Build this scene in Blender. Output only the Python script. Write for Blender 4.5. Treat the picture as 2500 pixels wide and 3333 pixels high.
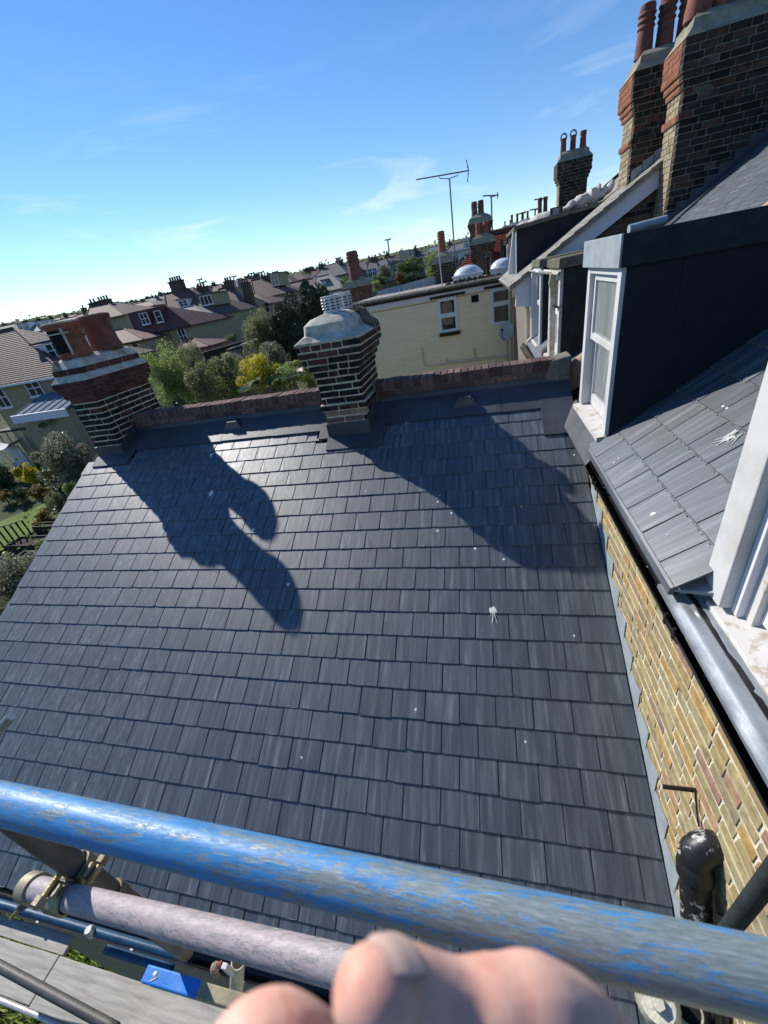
import bpy, math, random
from mathutils import Vector, Matrix, noise as mnoise
rnd = random.Random(7)
S = bpy.context.scene
C = S.collection
for o in list(bpy.data.objects):
    bpy.data.objects.remove(o)

# ------------------------------------------------------------------ camera
# world axes: X to the right along the slate courses, Y away from the lens, Z up; camera at the origin
Rm = Matrix(((0.96554743, 0.19740558, -0.16955588),
             (-0.0444319, -0.51693968, -0.85486793),
             (-0.25640586, 0.83294922, -0.49035868)))      # world -> image right, image down, forward
FPX = 1298.31
cam_d = bpy.data.cameras.new('camera')
cam = bpy.data.objects.new('camera', cam_d)
C.objects.link(cam)
S.camera = cam
cam_d.sensor_fit = 'AUTO'
cam_d.sensor_width = 36.0
cam_d.lens = FPX / 3333 * 36.0
cam_d.clip_start = 0.01
cam_d.clip_end = 3000
mw = Matrix((Rm[0], -Rm[1], -Rm[2])).transposed().to_4x4()
cam.matrix_world = mw
cam_d.dof.use_dof = True
cam_d.dof.focus_distance = 5.5
cam_d.dof.aperture_fstop = 7.0

# ------------------------------------------------------------------ sky, sun, exposure
SUN = Vector((-0.684, 0.435, 0.588)).normalized()
elev = math.asin(SUN.z)
az = math.atan2(SUN.x, SUN.y)
W = bpy.data.worlds.new('World')
S.world = W
W.use_nodes = True
nt = W.node_tree
nt.nodes.clear()
wo = nt.nodes.new('ShaderNodeOutputWorld')
bg = nt.nodes.new('ShaderNodeBackground')
sky = nt.nodes.new('ShaderNodeTexSky')
sky.sky_type = 'NISHITA'
sky.sun_disc = False
sky.sun_elevation = elev
sky.sun_rotation = az
sky.altitude = 30
sky.air_density = 1.0
sky.dust_density = 0.0
sky.ozone_density = 3.0
bg.inputs['Strength'].default_value = 0.092
# thin cirrus low over the horizon
geo = nt.nodes.new('ShaderNodeTexCoord')
mp = nt.nodes.new('ShaderNodeMapping')
mp.inputs['Scale'].default_value = (2.0, 2.6, 10.0)
mp.inputs['Rotation'].default_value = (0.12, -0.18, 0.5)
mp.inputs['Location'].default_value = (1.3, 0.35, 0.2)
nz = nt.nodes.new('ShaderNodeTexNoise')
nz.inputs['Scale'].default_value = 1.5
nz.inputs['Detail'].default_value = 7
nz.inputs['Roughness'].default_value = 0.55
nz.inputs['Distortion'].default_value = 0.6
cr = nt.nodes.new('ShaderNodeValToRGB')
cr.color_ramp.elements[0].position = 0.54
cr.color_ramp.elements[0].color = (0, 0, 0, 1)
cr.color_ramp.elements[1].position = 0.72
cr.color_ramp.elements[1].color = (1, 1, 1, 1)
sx = nt.nodes.new('ShaderNodeSeparateXYZ')
el = nt.nodes.new('ShaderNodeMapRange')
el.inputs['From Min'].default_value = 0.36
el.inputs['From Max'].default_value = 0.10
mul = nt.nodes.new('ShaderNodeMath')
mul.operation = 'MULTIPLY'
mul2 = nt.nodes.new('ShaderNodeMath')
mul2.operation = 'MULTIPLY'
mul2.inputs[1].default_value = 0.6
mixc = nt.nodes.new('ShaderNodeMixRGB')
mixc.inputs[2].default_value = (6.6, 7.2, 7.8, 1)
L = nt.links.new
L(geo.outputs['Generated'], mp.inputs['Vector'])
L(mp.outputs[0], nz.inputs['Vector'])
L(nz.outputs['Fac'], cr.inputs[0])
L(geo.outputs['Generated'], sx.inputs[0])
L(sx.outputs['Z'], el.inputs['Value'])
L(cr.outputs[0], mul.inputs[0])
L(el.outputs[0], mul.inputs[1])
L(mul.outputs[0], mul2.inputs[0])
L(mul2.outputs[0], mixc.inputs[0])
hs = nt.nodes.new('ShaderNodeHueSaturation')
hs.inputs['Saturation'].default_value = 1.22
hs.inputs['Hue'].default_value = 0.506
L(sky.outputs[0], hs.inputs['Color'])
L(hs.outputs[0], mixc.inputs[1])
L(mixc.outputs[0], bg.inputs['Color'])
L(bg.outputs[0], wo.inputs['Surface'])

sun_d = bpy.data.lights.new('sun', 'SUN')
sun_d.energy = 3.4
sun_d.angle = math.radians(0.53)
sun_d.color = (1.0, 0.95, 0.87)
sun = bpy.data.objects.new('sun', sun_d)
C.objects.link(sun)
sun.rotation_euler = SUN.to_track_quat('Z', 'Y').to_euler()
vs = S.view_settings
vs.view_transform = 'Standard'
vs.look = 'None'
vs.gamma = 1
vs.use_curve_mapping = False
vs.exposure = 0.76
S.render.engine = 'CYCLES'

# ------------------------------------------------------------------ helpers
def ray(x, y):
    return (Rm.transposed() @ Vector(((x - 1250) / FPX, (y - 1666.5) / FPX, 1.0)))
def atY(x, y, Y):
    d = ray(x, y)
    return d * (Y / d.y)
def atX(x, y, X):
    d = ray(x, y)
    return d * (X / d.x)
def atZ(x, y, Z):
    d = ray(x, y)
    return d * (Z / d.z)
def atD(x, y, cz):
    return ray(x, y) * cz
PT = math.radians(28.73)
HR = 3.75
def roof_z(y):
    return -HR + math.tan(PT) * y

MATS = {}
class NT:
    """tiny node-graph writer for one material"""
    def __init__(s, name, rough=0.8, spec=0.3, metal=0.0):
        s.m = bpy.data.materials.new(name)
        s.m.use_nodes = True
        s.t = s.m.node_tree
        s.b = s.t.nodes['Principled BSDF']
        s.b.inputs['Roughness'].default_value = rough
        s.b.inputs['Specular IOR Level'].default_value = spec
        s.b.inputs['Metallic'].default_value = metal
        MATS[name] = s.m
    def n(s, typ, **kw):
        nd = s.t.nodes.new(typ)
        for k, v in kw.items():
            setattr(nd, k, v)
        return nd
    def l(s, a, b):
        s.t.links.new(a, b)
    def coord(s, kind='Object', scale=(1, 1, 1), rnd_off=False):
        tc = s.n('ShaderNodeTexCoord')
        m = s.n('ShaderNodeMapping')
        m.inputs['Scale'].default_value = scale
        s.l(tc.outputs[kind], m.inputs['Vector'])
        if rnd_off:
            oi = s.n('ShaderNodeObjectInfo')
            mm = s.n('ShaderNodeMath', operation='MULTIPLY')
            mm.inputs[1].default_value = 57.0
            s.l(oi.outputs['Random'], mm.inputs[0])
            cb = s.n('ShaderNodeCombineXYZ')
            for i in range(3):
                s.l(mm.outputs[0], cb.inputs[i])
            s.l(cb.outputs[0], m.inputs['Location'])
        return m.outputs[0]
    def pos(s, scale=(1, 1, 1)):
        g = s.n('ShaderNodeNewGeometry')
        m = s.n('ShaderNodeMapping')
        m.inputs['Scale'].default_value = scale
        s.l(g.outputs['Position'], m.inputs['Vector'])
        return m.outputs[0]
    def noise(s, vec, scale=5, detail=4, rough=0.55, dist=0.0):
        nd = s.n('ShaderNodeTexNoise')
        nd.inputs['Scale'].default_value = scale
        nd.inputs['Detail'].default_value = detail
        nd.inputs['Roughness'].default_value = rough
        nd.inputs['Distortion'].default_value = dist
        s.l(vec, nd.inputs['Vector'])
        return nd.outputs['Fac']
    def ramp(s, fac, stops, interp='LINEAR'):
        r = s.n('ShaderNodeValToRGB')
        r.color_ramp.interpolation = interp
        els = r.color_ramp.elements
        while len(els) < len(stops):
            els.new(0.5)
        for e, (p, c) in zip(els, stops):
            e.position = p
            e.color = (*c, 1) if len(c) == 3 else c
        s.l(fac, r.inputs[0])
        return r.outputs[0]
    def mix(s, fac, a, b, typ='MIX'):
        m = s.n('ShaderNodeMixRGB', blend_type=typ)
        for i, v in ((0, fac), (1, a), (2, b)):
            if isinstance(v, (int, float)):
                m.inputs[i].default_value = v
            elif isinstance(v, tuple):
                m.inputs[i].default_value = (*v, 1)
            else:
                s.l(v, m.inputs[i])
        return m.outputs[0]
    def random(s):
        """a number per object, mixed with one per loose piece"""
        oi = s.n('ShaderNodeObjectInfo')
        g = s.n('ShaderNodeNewGeometry')
        a = s.n('ShaderNodeMath', operation='ADD')
        s.l(oi.outputs['Random'], a.inputs[0])
        s.l(g.outputs['Random Per Island'], a.inputs[1])
        f = s.n('ShaderNodeMath', operation='FRACT')
        s.l(a.outputs[0], f.inputs[0])
        return f.outputs[0]
    def col(s, c):
        if isinstance(c, tuple):
            s.b.inputs['Base Color'].default_value = (*c, 1)
        else:
            s.l(c, s.b.inputs['Base Color'])
        return s
    def bump(s, h, strength=0.3, dist=0.01):
        b = s.n('ShaderNodeBump')
        b.inputs['Strength'].default_value = strength
        b.inputs['Distance'].default_value = dist
        s.l(h, b.inputs['Height'])
        s.l(b.outputs[0], s.b.inputs['Normal'])
        return s
    def rough(s, fac, lo, hi):
        m = s.n('ShaderNodeMapRange')
        m.inputs['To Min'].default_value = lo
        m.inputs['To Max'].default_value = hi
        s.l(fac, m.inputs['Value'])
        s.l(m.outputs[0], s.b.inputs['Roughness'])
        return s

def simple(name, c, rough=0.7, spec=0.3, metal=0.0, var=0.25, scale=6.0, bump=0.15, dirt=None):
    """a plain colour broken by noise, dirt and relief"""
    s = NT(name, rough, spec, metal)
    v = s.pos()
    n1 = s.noise(v, scale, 6, 0.65)
    lo = tuple(x * (1 - var) for x in c)
    hi = tuple(min(1, x * (1 + var)) for x in c)
    cc = s.ramp(n1, [(0.3, lo), (0.7, hi)])
    if dirt:
        n2 = s.noise(v, scale * 0.45, 8, 0.7)
        cc = s.mix(s.ramp(n2, [(0.52, (0, 0, 0)), (0.68, (1, 1, 1))]), cc, dirt)
    s.col(cc)
    n3 = s.noise(v, scale * 6, 5, 0.7)
    s.bump(n3, bump, 0.01)
    s.rough(n1, max(0.05, rough - 0.1), min(1, rough + 0.1))
    return s.m

# --- slate
s = NT('slate', 0.45, 1.0)
s.b.inputs['IOR'].default_value = 1.52
v = s.coord('Object', (26, 1.6, 20), True)
n1 = s.noise(v, 1.0, 5, 0.6, 0.4)
v2 = s.coord('Object', (5, 3, 5), True)
n2 = s.noise(v2, 1.0, 5, 0.6)
streak = s.ramp(n1, [(0.28, (0.028, 0.038, 0.050)), (0.46, (0.048, 0.062, 0.076)), (0.58, (0.082, 0.099, 0.113)), (0.74, (0.19, 0.21, 0.22))])
r = s.random()
tint = s.ramp(r, [(0.0, (0.76, 0.80, 0.84)), (0.3, (0.96, 0.97, 1.0)), (0.6, (1.06, 1.07, 1.08)), (0.85, (0.97, 0.93, 0.96)), (1.0, (1.2, 1.2, 1.18))])
c = s.mix(1.0, streak, tint, 'MULTIPLY')
gn = s.ramp(n2, [(0.55, (0, 0, 0)), (0.78, (0.55, 0.55, 0.55))])
c = s.mix(gn, c, (0.04, 0.056, 0.05))
spk = s.noise(s.coord('Object', (30, 30, 30), True), 1.6, 3, 0.8)
c = s.mix(s.ramp(spk, [(0.69, (0, 0, 0)), (0.74, (0.55, 0.55, 0.55))]), c, (0.26, 0.27, 0.25))
scr = s.noise(s.coord('Object', (60, 5, 40), True), 1.0, 2, 0.5, 1.5)
c = s.mix(s.ramp(scr, [(0.70, (0, 0, 0)), (0.76, (0.5, 0.5, 0.5))]), c, (0.22, 0.23, 0.23))
s.col(c)
s.bump(s.mix(0.45, n1, s.noise(s.coord('Object', (12, 7, 12), True), 2.0, 6, 0.65)), 0.26, 0.004)
s.rough(s.mix(0.6, n2, n1), 0.66, 0.38)

def brick_mat(name, stops, soot=None, soot_lo=0.5, soot_hi=0.62, rough=0.88, bstr=0.5):
    s = NT(name, rough, 0.2)
    r = s.random()
    c = s.ramp(r, stops)
    n1 = s.noise(s.pos(), 17.0, 7, 0.75)
    pits = s.noise(s.pos(), 70.0, 4, 0.8)
    c = s.mix(s.ramp(pits, [(0.60, (0, 0, 0)), (0.72, (0.6, 0.6, 0.6))]), c, tuple(x * .45 for x in stops[0][1]))
    c = s.mix(0.75, c, s.ramp(n1, [(0.3, (0.42, 0.42, 0.42)), (0.68, (1.5, 1.45, 1.4))]), 'MULTIPLY')
    if soot:
        n2 = s.noise(s.pos(), 7.0, 7, 0.65)
        c = s.mix(s.ramp(n2, [(soot_lo, (0, 0, 0)), (soot_hi, (1, 1, 1))]), c, soot)
    s.col(c)
    n3 = s.noise(s.pos(), 55, 6, 0.75)
    s.bump(n3, bstr, 0.006)
    return s.m
brick_mat('brick_sooty', [(0.0, (0.018, 0.016, 0.017)), (0.5, (0.035, 0.03, 0.03)), (0.82, (0.06, 0.045, 0.04)), (0.93, (0.16, 0.055, 0.035)), (1.0, (0.10, 0.09, 0.05))], (0.015, 0.014, 0.016))
brick_mat('brick_sooty_red', [(0.0, (0.06, 0.03, 0.028)), (0.5, (0.10, 0.045, 0.038)), (0.85, (0.15, 0.065, 0.05)), (1.0, (0.04, 0.03, 0.03))], (0.03, 0.024, 0.022), 0.55, 0.7)
brick_mat('brick_plum', [(0.0, (0.10, 0.060, 0.055)), (0.4, (0.16, 0.095, 0.082)), (0.75, (0.21, 0.13, 0.11)), (1.0, (0.13, 0.10, 0.10))], (0.08, 0.06, 0.055), 0.58, 0.75)
brick_mat('brick_stock', [(0.0, (0.28, 0.225, 0.115)), (0.25, (0.36, 0.29, 0.145)), (0.45, (0.31, 0.265, 0.155)), (0.60, (0.25, 0.215, 0.145)), (0.72, (0.33, 0.25, 0.12)), (0.88, (0.40, 0.25, 0.09)), (0.94, (0.33, 0.21, 0.14)), (0.975, (0.29, 0.17, 0.13)), (1.0, (0.21, 0.18, 0.14))], (0.10, 0.085, 0.065), 0.62, 0.75)
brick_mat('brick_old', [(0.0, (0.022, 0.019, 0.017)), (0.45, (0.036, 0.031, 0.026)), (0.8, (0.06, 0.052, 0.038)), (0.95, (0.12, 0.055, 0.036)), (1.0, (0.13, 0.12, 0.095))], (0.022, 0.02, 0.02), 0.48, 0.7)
brick_mat('brick_old_lit', [(0.0, (0.22, 0.18, 0.11)), (0.5, (0.30, 0.25, 0.16)), (0.9, (0.36, 0.31, 0.21)), (1.0, (0.2, 0.15, 0.10))], (0.10, 0.085, 0.06), 0.58, 0.75)  # paler copy of brick_old, sunlight on the big stacks' sides put into the colour
brick_mat('brick_brown', [(0.0, (0.12, 0.085, 0.05)), (0.5, (0.17, 0.12, 0.07)), (1.0, (0.11, 0.07, 0.045))], (0.06, 0.045, 0.03), 0.58, 0.75)
brick_mat('brick_orange', [(0.0, (0.24, 0.085, 0.045)), (0.6, (0.32, 0.12, 0.065)), (1.0, (0.20, 0.08, 0.05))], (0.12, 0.06, 0.05), 0.62, 0.8)
simple('mortar_cream', (0.62, 0.57, 0.43), 0.95, 0.1, 0, 0.3, 12, 0.6, (0.16, 0.15, 0.12))
simple('mortar_grey', (0.20, 0.185, 0.155), 0.95, 0.1, 0, 0.3, 12, 0.6)
simple('mortar_dark', (0.21, 0.195, 0.165), 0.95, 0.1, 0, 0.3, 12, 0.6)
simple('cement', (0.52, 0.50, 0.42), 0.95, 0.15, 0, 0.32, 9, 0.8, (0.20, 0.195, 0.165))
simple('cement_mossy', (0.27, 0.25, 0.19), 0.95, 0.2, 0, 0.3, 7, 0.6, (0.16, 0.15, 0.06))
simple('lead', (0.058, 0.066, 0.078), 0.5, 0.5, 0.2, 0.22, 4, 0.15, (0.10, 0.105, 0.12))
simple('lead_bright', (0.33, 0.355, 0.37), 0.40, 0.5, 0.5, 0.22, 5, 0.12, (0.25, 0.27, 0.28))
simple('lead_pale', (0.30, 0.34, 0.36), 0.6, 0.4, 0.1, 0.2, 6, 0.15)
simple('terracotta', (0.25, 0.088, 0.05), 0.75, 0.3, 0, 0.4, 7, 0.25, (0.085, 0.04, 0.032))
simple('terracotta_dark', (0.17, 0.068, 0.05), 0.8, 0.3, 0, 0.35, 7, 0.2, (0.06, 0.035, 0.03))
simple('terracotta_sooty', (0.09, 0.05, 0.04), 0.85, 0.25, 0, 0.35, 7, 0.2, (0.035, 0.025, 0.022))
simple('flat_black', (0.012, 0.012, 0.013), 0.9, 0.2, 0, 0.3, 9, 0.2)
simple('white_paint', (0.60, 0.595, 0.585), 0.5, 0.4, 0, 0.06, 5, 0.08, (0.51, 0.49, 0.45))
s = NT('white_peeling', 0.6, 0.3)
v = s.pos()
n1 = s.noise(v, 14, 8, 0.72, 0.6)
n2 = s.noise(v, 3, 5, 0.6)
f = s.mix(0.5, n1, n2)
c = s.ramp(f, [(0.36, (0.34, 0.29, 0.21)), (0.47, (0.46, 0.40, 0.32)), (0.495, (0.58, 0.56, 0.53)), (0.8, (0.62, 0.61, 0.59))])
s.col(c)
s.bump(n1, 0.4, 0.004)
simple('white_upvc', (0.70, 0.71, 0.72), 0.35, 0.5, 0, 0.04, 4, 0.03)
simple('white_board', (0.70, 0.68, 0.74), 0.55, 0.35, 0, 0.05, 3, 0.05)
simple('cowl_white', (0.62, 0.60, 0.58), 0.5, 0.4, 0, 0.1, 9, 0.1, (0.45, 0.40, 0.38))
s = NT('glass', 0.04, 0.8)
s.col((0.02, 0.025, 0.03))
s.b.inputs['Transmission Weight'].default_value = 0.0
s = NT('glass_clear', 0.03, 0.7)
s.col((0.9, 0.95, 0.95))
s.b.inputs['Transmission Weight'].default_value = 0.85
s.b.inputs['IOR'].default_value = 1.2
s = NT('glass_brown', 0.12, 0.6)
s.col((0.05, 0.047, 0.045))
simple('curtain', (0.52, 0.54, 0.47), 0.9, 0.1, 0, 0.15, 8, 0.1)
simple('black_plastic', (0.012, 0.012, 0.013), 0.28, 0.5, 0, 0.2, 6, 0.06, (0.02, 0.02, 0.02))
s = NT('black_pipe_worn', 0.42, 0.45)
v = s.pos()
n1 = s.noise(v, 22, 8, 0.75, 0.8)
n2 = s.noise(v, 6, 4, 0.6)
c = s.ramp(s.mix(0.45, n1, n2), [(0.50, (0.012, 0.012, 0.014)), (0.555, (0.02, 0.02, 0.022)), (0.575, (0.45, 0.44, 0.43)), (1.0, (0.6, 0.6, 0.6))])
s.col(c)
s.bump(n1, 0.15, 0.004)
simple('felt_dark', (0.020, 0.023, 0.030), 0.85, 0.25, 0, 0.25, 5, 0.25)  # dark felt; the shaded look of the dormer cheeks is put into it too
simple('felt_green', (0.028, 0.036, 0.036), 0.9, 0.2, 0, 0.3, 9, 0.4)
simple('felt_moss', (0.15, 0.14, 0.10), 0.95, 0.15, 0, 0.4, 14, 0.7, (0.05, 0.05, 0.035))
simple('roof_felt', (0.33, 0.31, 0.28), 0.95, 0.15, 0, 0.3, 6, 0.5, (0.14, 0.14, 0.11))
# --- painted scaffold tube: blue paint worn through to galvanised steel
def worn(name, paint, steel, amt, px, rough=0.4, under=0.0):
    s = NT(name, rough, 0.5)
    n1 = s.noise(s.pos((7, 42, 42)), 2.0, 9, 0.72, 0.5)
    fine = s.noise(s.pos((26, 190, 190)), 2.0, 5, 0.7, 0.3)
    g = s.n('ShaderNodeNewGeometry')
    sp = s.n('ShaderNodeSeparateXYZ')
    s.l(g.outputs['Position'], sp.inputs[0])
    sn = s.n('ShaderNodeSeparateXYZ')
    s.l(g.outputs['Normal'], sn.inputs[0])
    mr = s.n('ShaderNodeMapRange')
    mr.inputs['From Min'].default_value = px[0]
    mr.inputs['From Max'].default_value = px[1]
    mr.inputs['To Min'].default_value = 0.025
    mr.inputs['To Max'].default_value = -0.055
    s.l(sp.outputs['X'], mr.inputs['Value'])
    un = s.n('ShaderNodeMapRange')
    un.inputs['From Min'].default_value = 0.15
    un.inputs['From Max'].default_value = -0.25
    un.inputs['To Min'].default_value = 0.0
    un.inputs['To Max'].default_value = -under  # steel colour shows more on downward faces
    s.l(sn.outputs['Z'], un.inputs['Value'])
    a = s.n('ShaderNodeMath', operation='ADD')
    s.l(s.mix(0.42, n1, fine), a.inputs[0])
    s.l(mr.outputs[0], a.inputs[1])
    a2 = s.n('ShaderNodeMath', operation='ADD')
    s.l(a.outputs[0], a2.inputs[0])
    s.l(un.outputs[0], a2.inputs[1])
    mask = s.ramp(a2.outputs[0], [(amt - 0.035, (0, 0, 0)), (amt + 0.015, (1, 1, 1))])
    n2 = s.noise(s.pos((9, 70, 70)), 6, 7, 0.75)
    st = s.ramp(n2, [(0.3, tuple(x * 0.55 for x in steel)), (0.55, steel), (0.75, tuple(x * 1.5 for x in steel))])
    pn = s.ramp(s.noise(s.pos((5, 30, 30)), 5, 6, 0.65), [(0.3, tuple(x * 0.72 for x in paint)), (0.75, tuple(min(1, x * 1.2 + .015) for x in paint))])
    s.col(s.mix(mask, st, pn))
    mm = s.n('ShaderNodeMapRange')
    mm.inputs['To Min'].default_value = 0.2
    mm.inputs['To Max'].default_value = 0.0
    s.l(mask, mm.inputs['Value'])
    s.l(mm.outputs[0], s.b.inputs['Metallic'])
    s.rough(n2, rough - 0.1, rough + 0.2)
    s.bump(s.mix(0.5, mask, n2), 0.3, 0.0015)
    return s.m
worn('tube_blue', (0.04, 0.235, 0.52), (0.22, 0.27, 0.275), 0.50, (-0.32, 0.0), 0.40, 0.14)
worn('tube_pink', (0.40, 0.33, 0.335), (0.28, 0.27, 0.27), 0.47, (-5, 5), 0.5, 0.03)
simple('tube_dark', (0.10, 0.095, 0.088), 0.55, 0.4, 0.3, 0.3, 9, 0.2)
simple('tube_rusty', (0.20, 0.16, 0.12), 0.6, 0.4, 0.2, 0.4, 11, 0.3, (0.26, 0.11, 0.04))
simple('tube_blue_shaded', (0.012, 0.06, 0.12), 0.45, 0.4, 0.1, 0.3, 8, 0.15)  # scaffold blue darkened, the shadow on the ledgers put into the colour
simple('galvanised', (0.42, 0.43, 0.42), 0.42, 0.5, 0.5, 0.15, 14, 0.1)
simple('white_tube', (0.62, 0.58, 0.56), 0.3, 0.5, 0.4, 0.12, 14, 0.05)
simple('coupler_steel', (0.30, 0.27, 0.19), 0.5, 0.4, 0.45, 0.4, 20, 0.3, (0.16, 0.10, 0.05))
simple('coupler_cream', (0.58, 0.55, 0.42), 0.45, 0.45, 0.25, 0.25, 18, 0.25, (0.28, 0.24, 0.15))
simple('brass_thread', (0.40, 0.32, 0.14), 0.4, 0.5, 0.6, 0.25, 30, 0.3)
simple('blue_paint', (0.015, 0.19, 0.62), 0.4, 0.5, 0, 0.15, 16, 0.1, (0.10, 0.28, 0.55))
s = NT('scaffold_board', 0.8, 0.25)
v = s.pos((1.2, 12, 12))
n1 = s.noise(v, 3, 7, 0.65, 0.5)
c = s.ramp(n1, [(0.3, (0.27, 0.25, 0.22)), (0.55, (0.40, 0.38, 0.34)), (0.75, (0.50, 0.475, 0.43))])
n2 = s.noise(s.pos(), 5, 6, 0.7)
c = s.mix(s.ramp(n2, [(0.6, (0, 0, 0)), (0.72, (0.7, 0.7, 0.7))]), c, (0.16, 0.145, 0.125))
s.col(c)
s.bump(n1, 0.3, 0.004)
simple('timber_tan', (0.34, 0.29, 0.19), 0.8, 0.25, 0, 0.25, 14, 0.3)
simple('timber_dark', (0.035, 0.028, 0.022), 0.8, 0.25, 0, 0.3, 9, 0.3)
simple('timber_fence', (0.17, 0.145, 0.11), 0.85, 0.2, 0, 0.3, 3, 0.2)
simple('sticker', (0.75, 0.75, 0.76), 0.5, 0.4, 0, 0.03, 8, 0.0)
simple('ink', (0.03, 0.03, 0.03), 0.6, 0.3, 0, 0.03, 8, 0.0)
simple('dropping', (0.72, 0.72, 0.68), 0.9, 0.2, 0, 0.12, 60, 0.2)
# painted brick wall of the neighbour
s = NT('cream_brickwork', 0.75, 0.25)
tc = s.n('ShaderNodeNewGeometry')
mpn = s.n('ShaderNodeMapping')
mpn.inputs['Rotation'].default_value = (math.radians(90), 0, 0)
s.l(tc.outputs['Position'], mpn.inputs['Vector'])
bt = s.n('ShaderNodeTexBrick')
bt.inputs['Scale'].default_value = 1.0
bt.inputs['Brick Width'].default_value = 0.235
bt.inputs['Row Height'].default_value = 0.078
bt.inputs['Mortar Size'].default_value = 0.007
bt.inputs['Mortar Smooth'].default_value = 0.6
bt.inputs['Color1'].default_value = (0.92, 0.76, 0.50, 1)
bt.inputs['Color2'].default_value = (0.86, 0.70, 0.46, 1)
bt.inputs['Mortar'].default_value = (0.79, 0.64, 0.42, 1)
s.l(mpn.outputs[0], bt.inputs['Vector'])
n1 = s.noise(s.pos((1, 1, 2)), 1.6, 7, 0.65)
n4 = s.noise(s.pos((5, 1, .35)), 1.5, 7, 0.7)
bc = s.mix(0.55, bt.outputs['Color'], s.ramp(n1, [(0.3, (0.92, 0.90, 0.87)), (0.7, (1.1, 1.08, 1.06))]), 'MULTIPLY')
bc = s.mix(s.ramp(n4, [(0.58, (0, 0, 0)), (0.8, (0.16, 0.16, 0.16))]), bc, (0.42, 0.34, 0.22))
s.col(bc)
n2 = s.noise(s.pos(), 30, 5, 0.7)
s.bump(s.mix(0.25, bt.outputs['Color'], n2), 0.5, 0.02)
# far brick walls and tiled roofs
def far_brick(name, a, b, d):
    s = NT(name, 0.9, 0.15)
    n1 = s.noise(s.pos((1, 1, 1)), 0.8, 8, 0.7)
    n2 = s.noise(s.pos((1, 1, 5)), 7, 4, 0.7)
    s.col(s.mix(0.5, s.ramp(n1, [(0.3, a), (0.6, b), (0.75, d)]), s.ramp(n2, [(0.3, tuple(x * .5 for x in a)), (0.7, tuple(x * 1.5 for x in b))])))
    s.bump(n2, 0.3, 0.03)
far_brick('far_stock', (0.25, 0.215, 0.135), (0.34, 0.29, 0.19), (0.20, 0.175, 0.14))
far_brick('far_brown', (0.25, 0.17, 0.115), (0.32, 0.225, 0.15), (0.19, 0.15, 0.12))
far_brick('far_render', (0.45, 0.45, 0.44), (0.55, 0.55, 0.53), (0.38, 0.38, 0.38))
far_brick('far_grey', (0.16, 0.17, 0.18), (0.22, 0.23, 0.24), (0.13, 0.14, 0.15))
def far_tile(name, a, b):
    s = NT(name, 0.75, 0.25)
    n1 = s.noise(s.pos((1, 1, 1)), 1.2, 8, 0.72)
    n2 = s.noise(s.pos((3, 3, 9)), 2.2, 4, 0.8)
    w = s.n('ShaderNodeTexWave', bands_direction='Z')
    w.inputs['Scale'].default_value = 2.6
    w.inputs['Distortion'].default_value = 0.6
    w.inputs['Detail'].default_value = 2
    s.l(s.pos(), w.inputs['Vector'])
    s.col(s.mix(0.5, s.ramp(n1, [(0.3, a), (0.7, b)]), s.ramp(n2, [(0.35, tuple(x * .55 for x in a)), (0.7, tuple(x * 1.5 for x in b))])))
    s.bump(s.mix(0.5, w.outputs['Fac'], n2), 0.7, 0.06)
far_tile('tile_brown', (0.092, 0.062, 0.050), (0.15, 0.10, 0.08))
far_tile('tile_red', (0.10, 0.045, 0.045), (0.15, 0.066, 0.062))
far_tile('tile_grey', (0.10, 0.096, 0.092), (0.16, 0.15, 0.14))
far_tile('tile_pale', (0.22, 0.205, 0.17), (0.31, 0.29, 0.25))
brick_mat('tile_orange', [(0.0, (0.22, 0.055, 0.035)), (0.6, (0.30, 0.08, 0.05)), (1.0, (0.17, 0.05, 0.04))], (0.10, 0.04, 0.03), 0.6, 0.8)
def leaf_mat(name, stops, rough=0.45, trans=0.5):
    s = NT(name, rough, 0.4)
    r = s.random()
    c = s.ramp(r, stops)
    s.col(c)
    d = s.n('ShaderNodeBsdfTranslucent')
    s.l(c, d.inputs['Color'])
    m = s.n('ShaderNodeMixShader')
    m.inputs[0].default_value = trans
    s.l(s.b.outputs[0], m.inputs[1])
    s.l(d.outputs[0], m.inputs[2])
    s.l(m.outputs[0], s.t.nodes['Material Output'].inputs['Surface'])
leaf_mat('leaf_conifer', [(0, (0.015, 0.03, 0.012)), (0.7, (0.03, 0.05, 0.02)), (1, (0.08, 0.10, 0.045))], 0.45, 0.1)
leaf_mat('leaf_dark', [(0, (0.03, 0.055, 0.02)), (0.6, (0.055, 0.09, 0.03)), (1, (0.10, 0.14, 0.05))], 0.45, 0.2)
leaf_mat('leaf_mid', [(0, (0.06, 0.11, 0.03)), (0.6, (0.10, 0.16, 0.045)), (1, (0.15, 0.21, 0.07))])
leaf_mat('leaf_fresh', [(0, (0.17, 0.24, 0.05)), (0.6, (0.28, 0.36, 0.09)), (1, (0.40, 0.46, 0.18))])
leaf_mat('leaf_olive', [(0, (0.12, 0.145, 0.055)), (0.5, (0.21, 0.235, 0.10)), (1, (0.32, 0.32, 0.16))])
leaf_mat('leaf_grey', [(0, (0.10, 0.12, 0.07)), (0.5, (0.20, 0.22, 0.14)), (1, (0.38, 0.38, 0.27))], 0.35)
leaf_mat('leaf_yellow', [(0, (0.46, 0.38, 0.02)), (0.5, (0.62, 0.52, 0.03)), (1, (0.42, 0.46, 0.06))])
leaf_mat('leaf_orange', [(0, (0.35, 0.12, 0.02)), (0.5, (0.22, 0.17, 0.03)), (1, (0.10, 0.14, 0.04))])
leaf_mat('leaf_palm', [(0, (0.08, 0.13, 0.05)), (1, (0.16, 0.21, 0.09))], 0.4)
simple('bark', (0.10, 0.085, 0.065), 0.9, 0.2, 0, 0.3, 12, 0.5)
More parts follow.
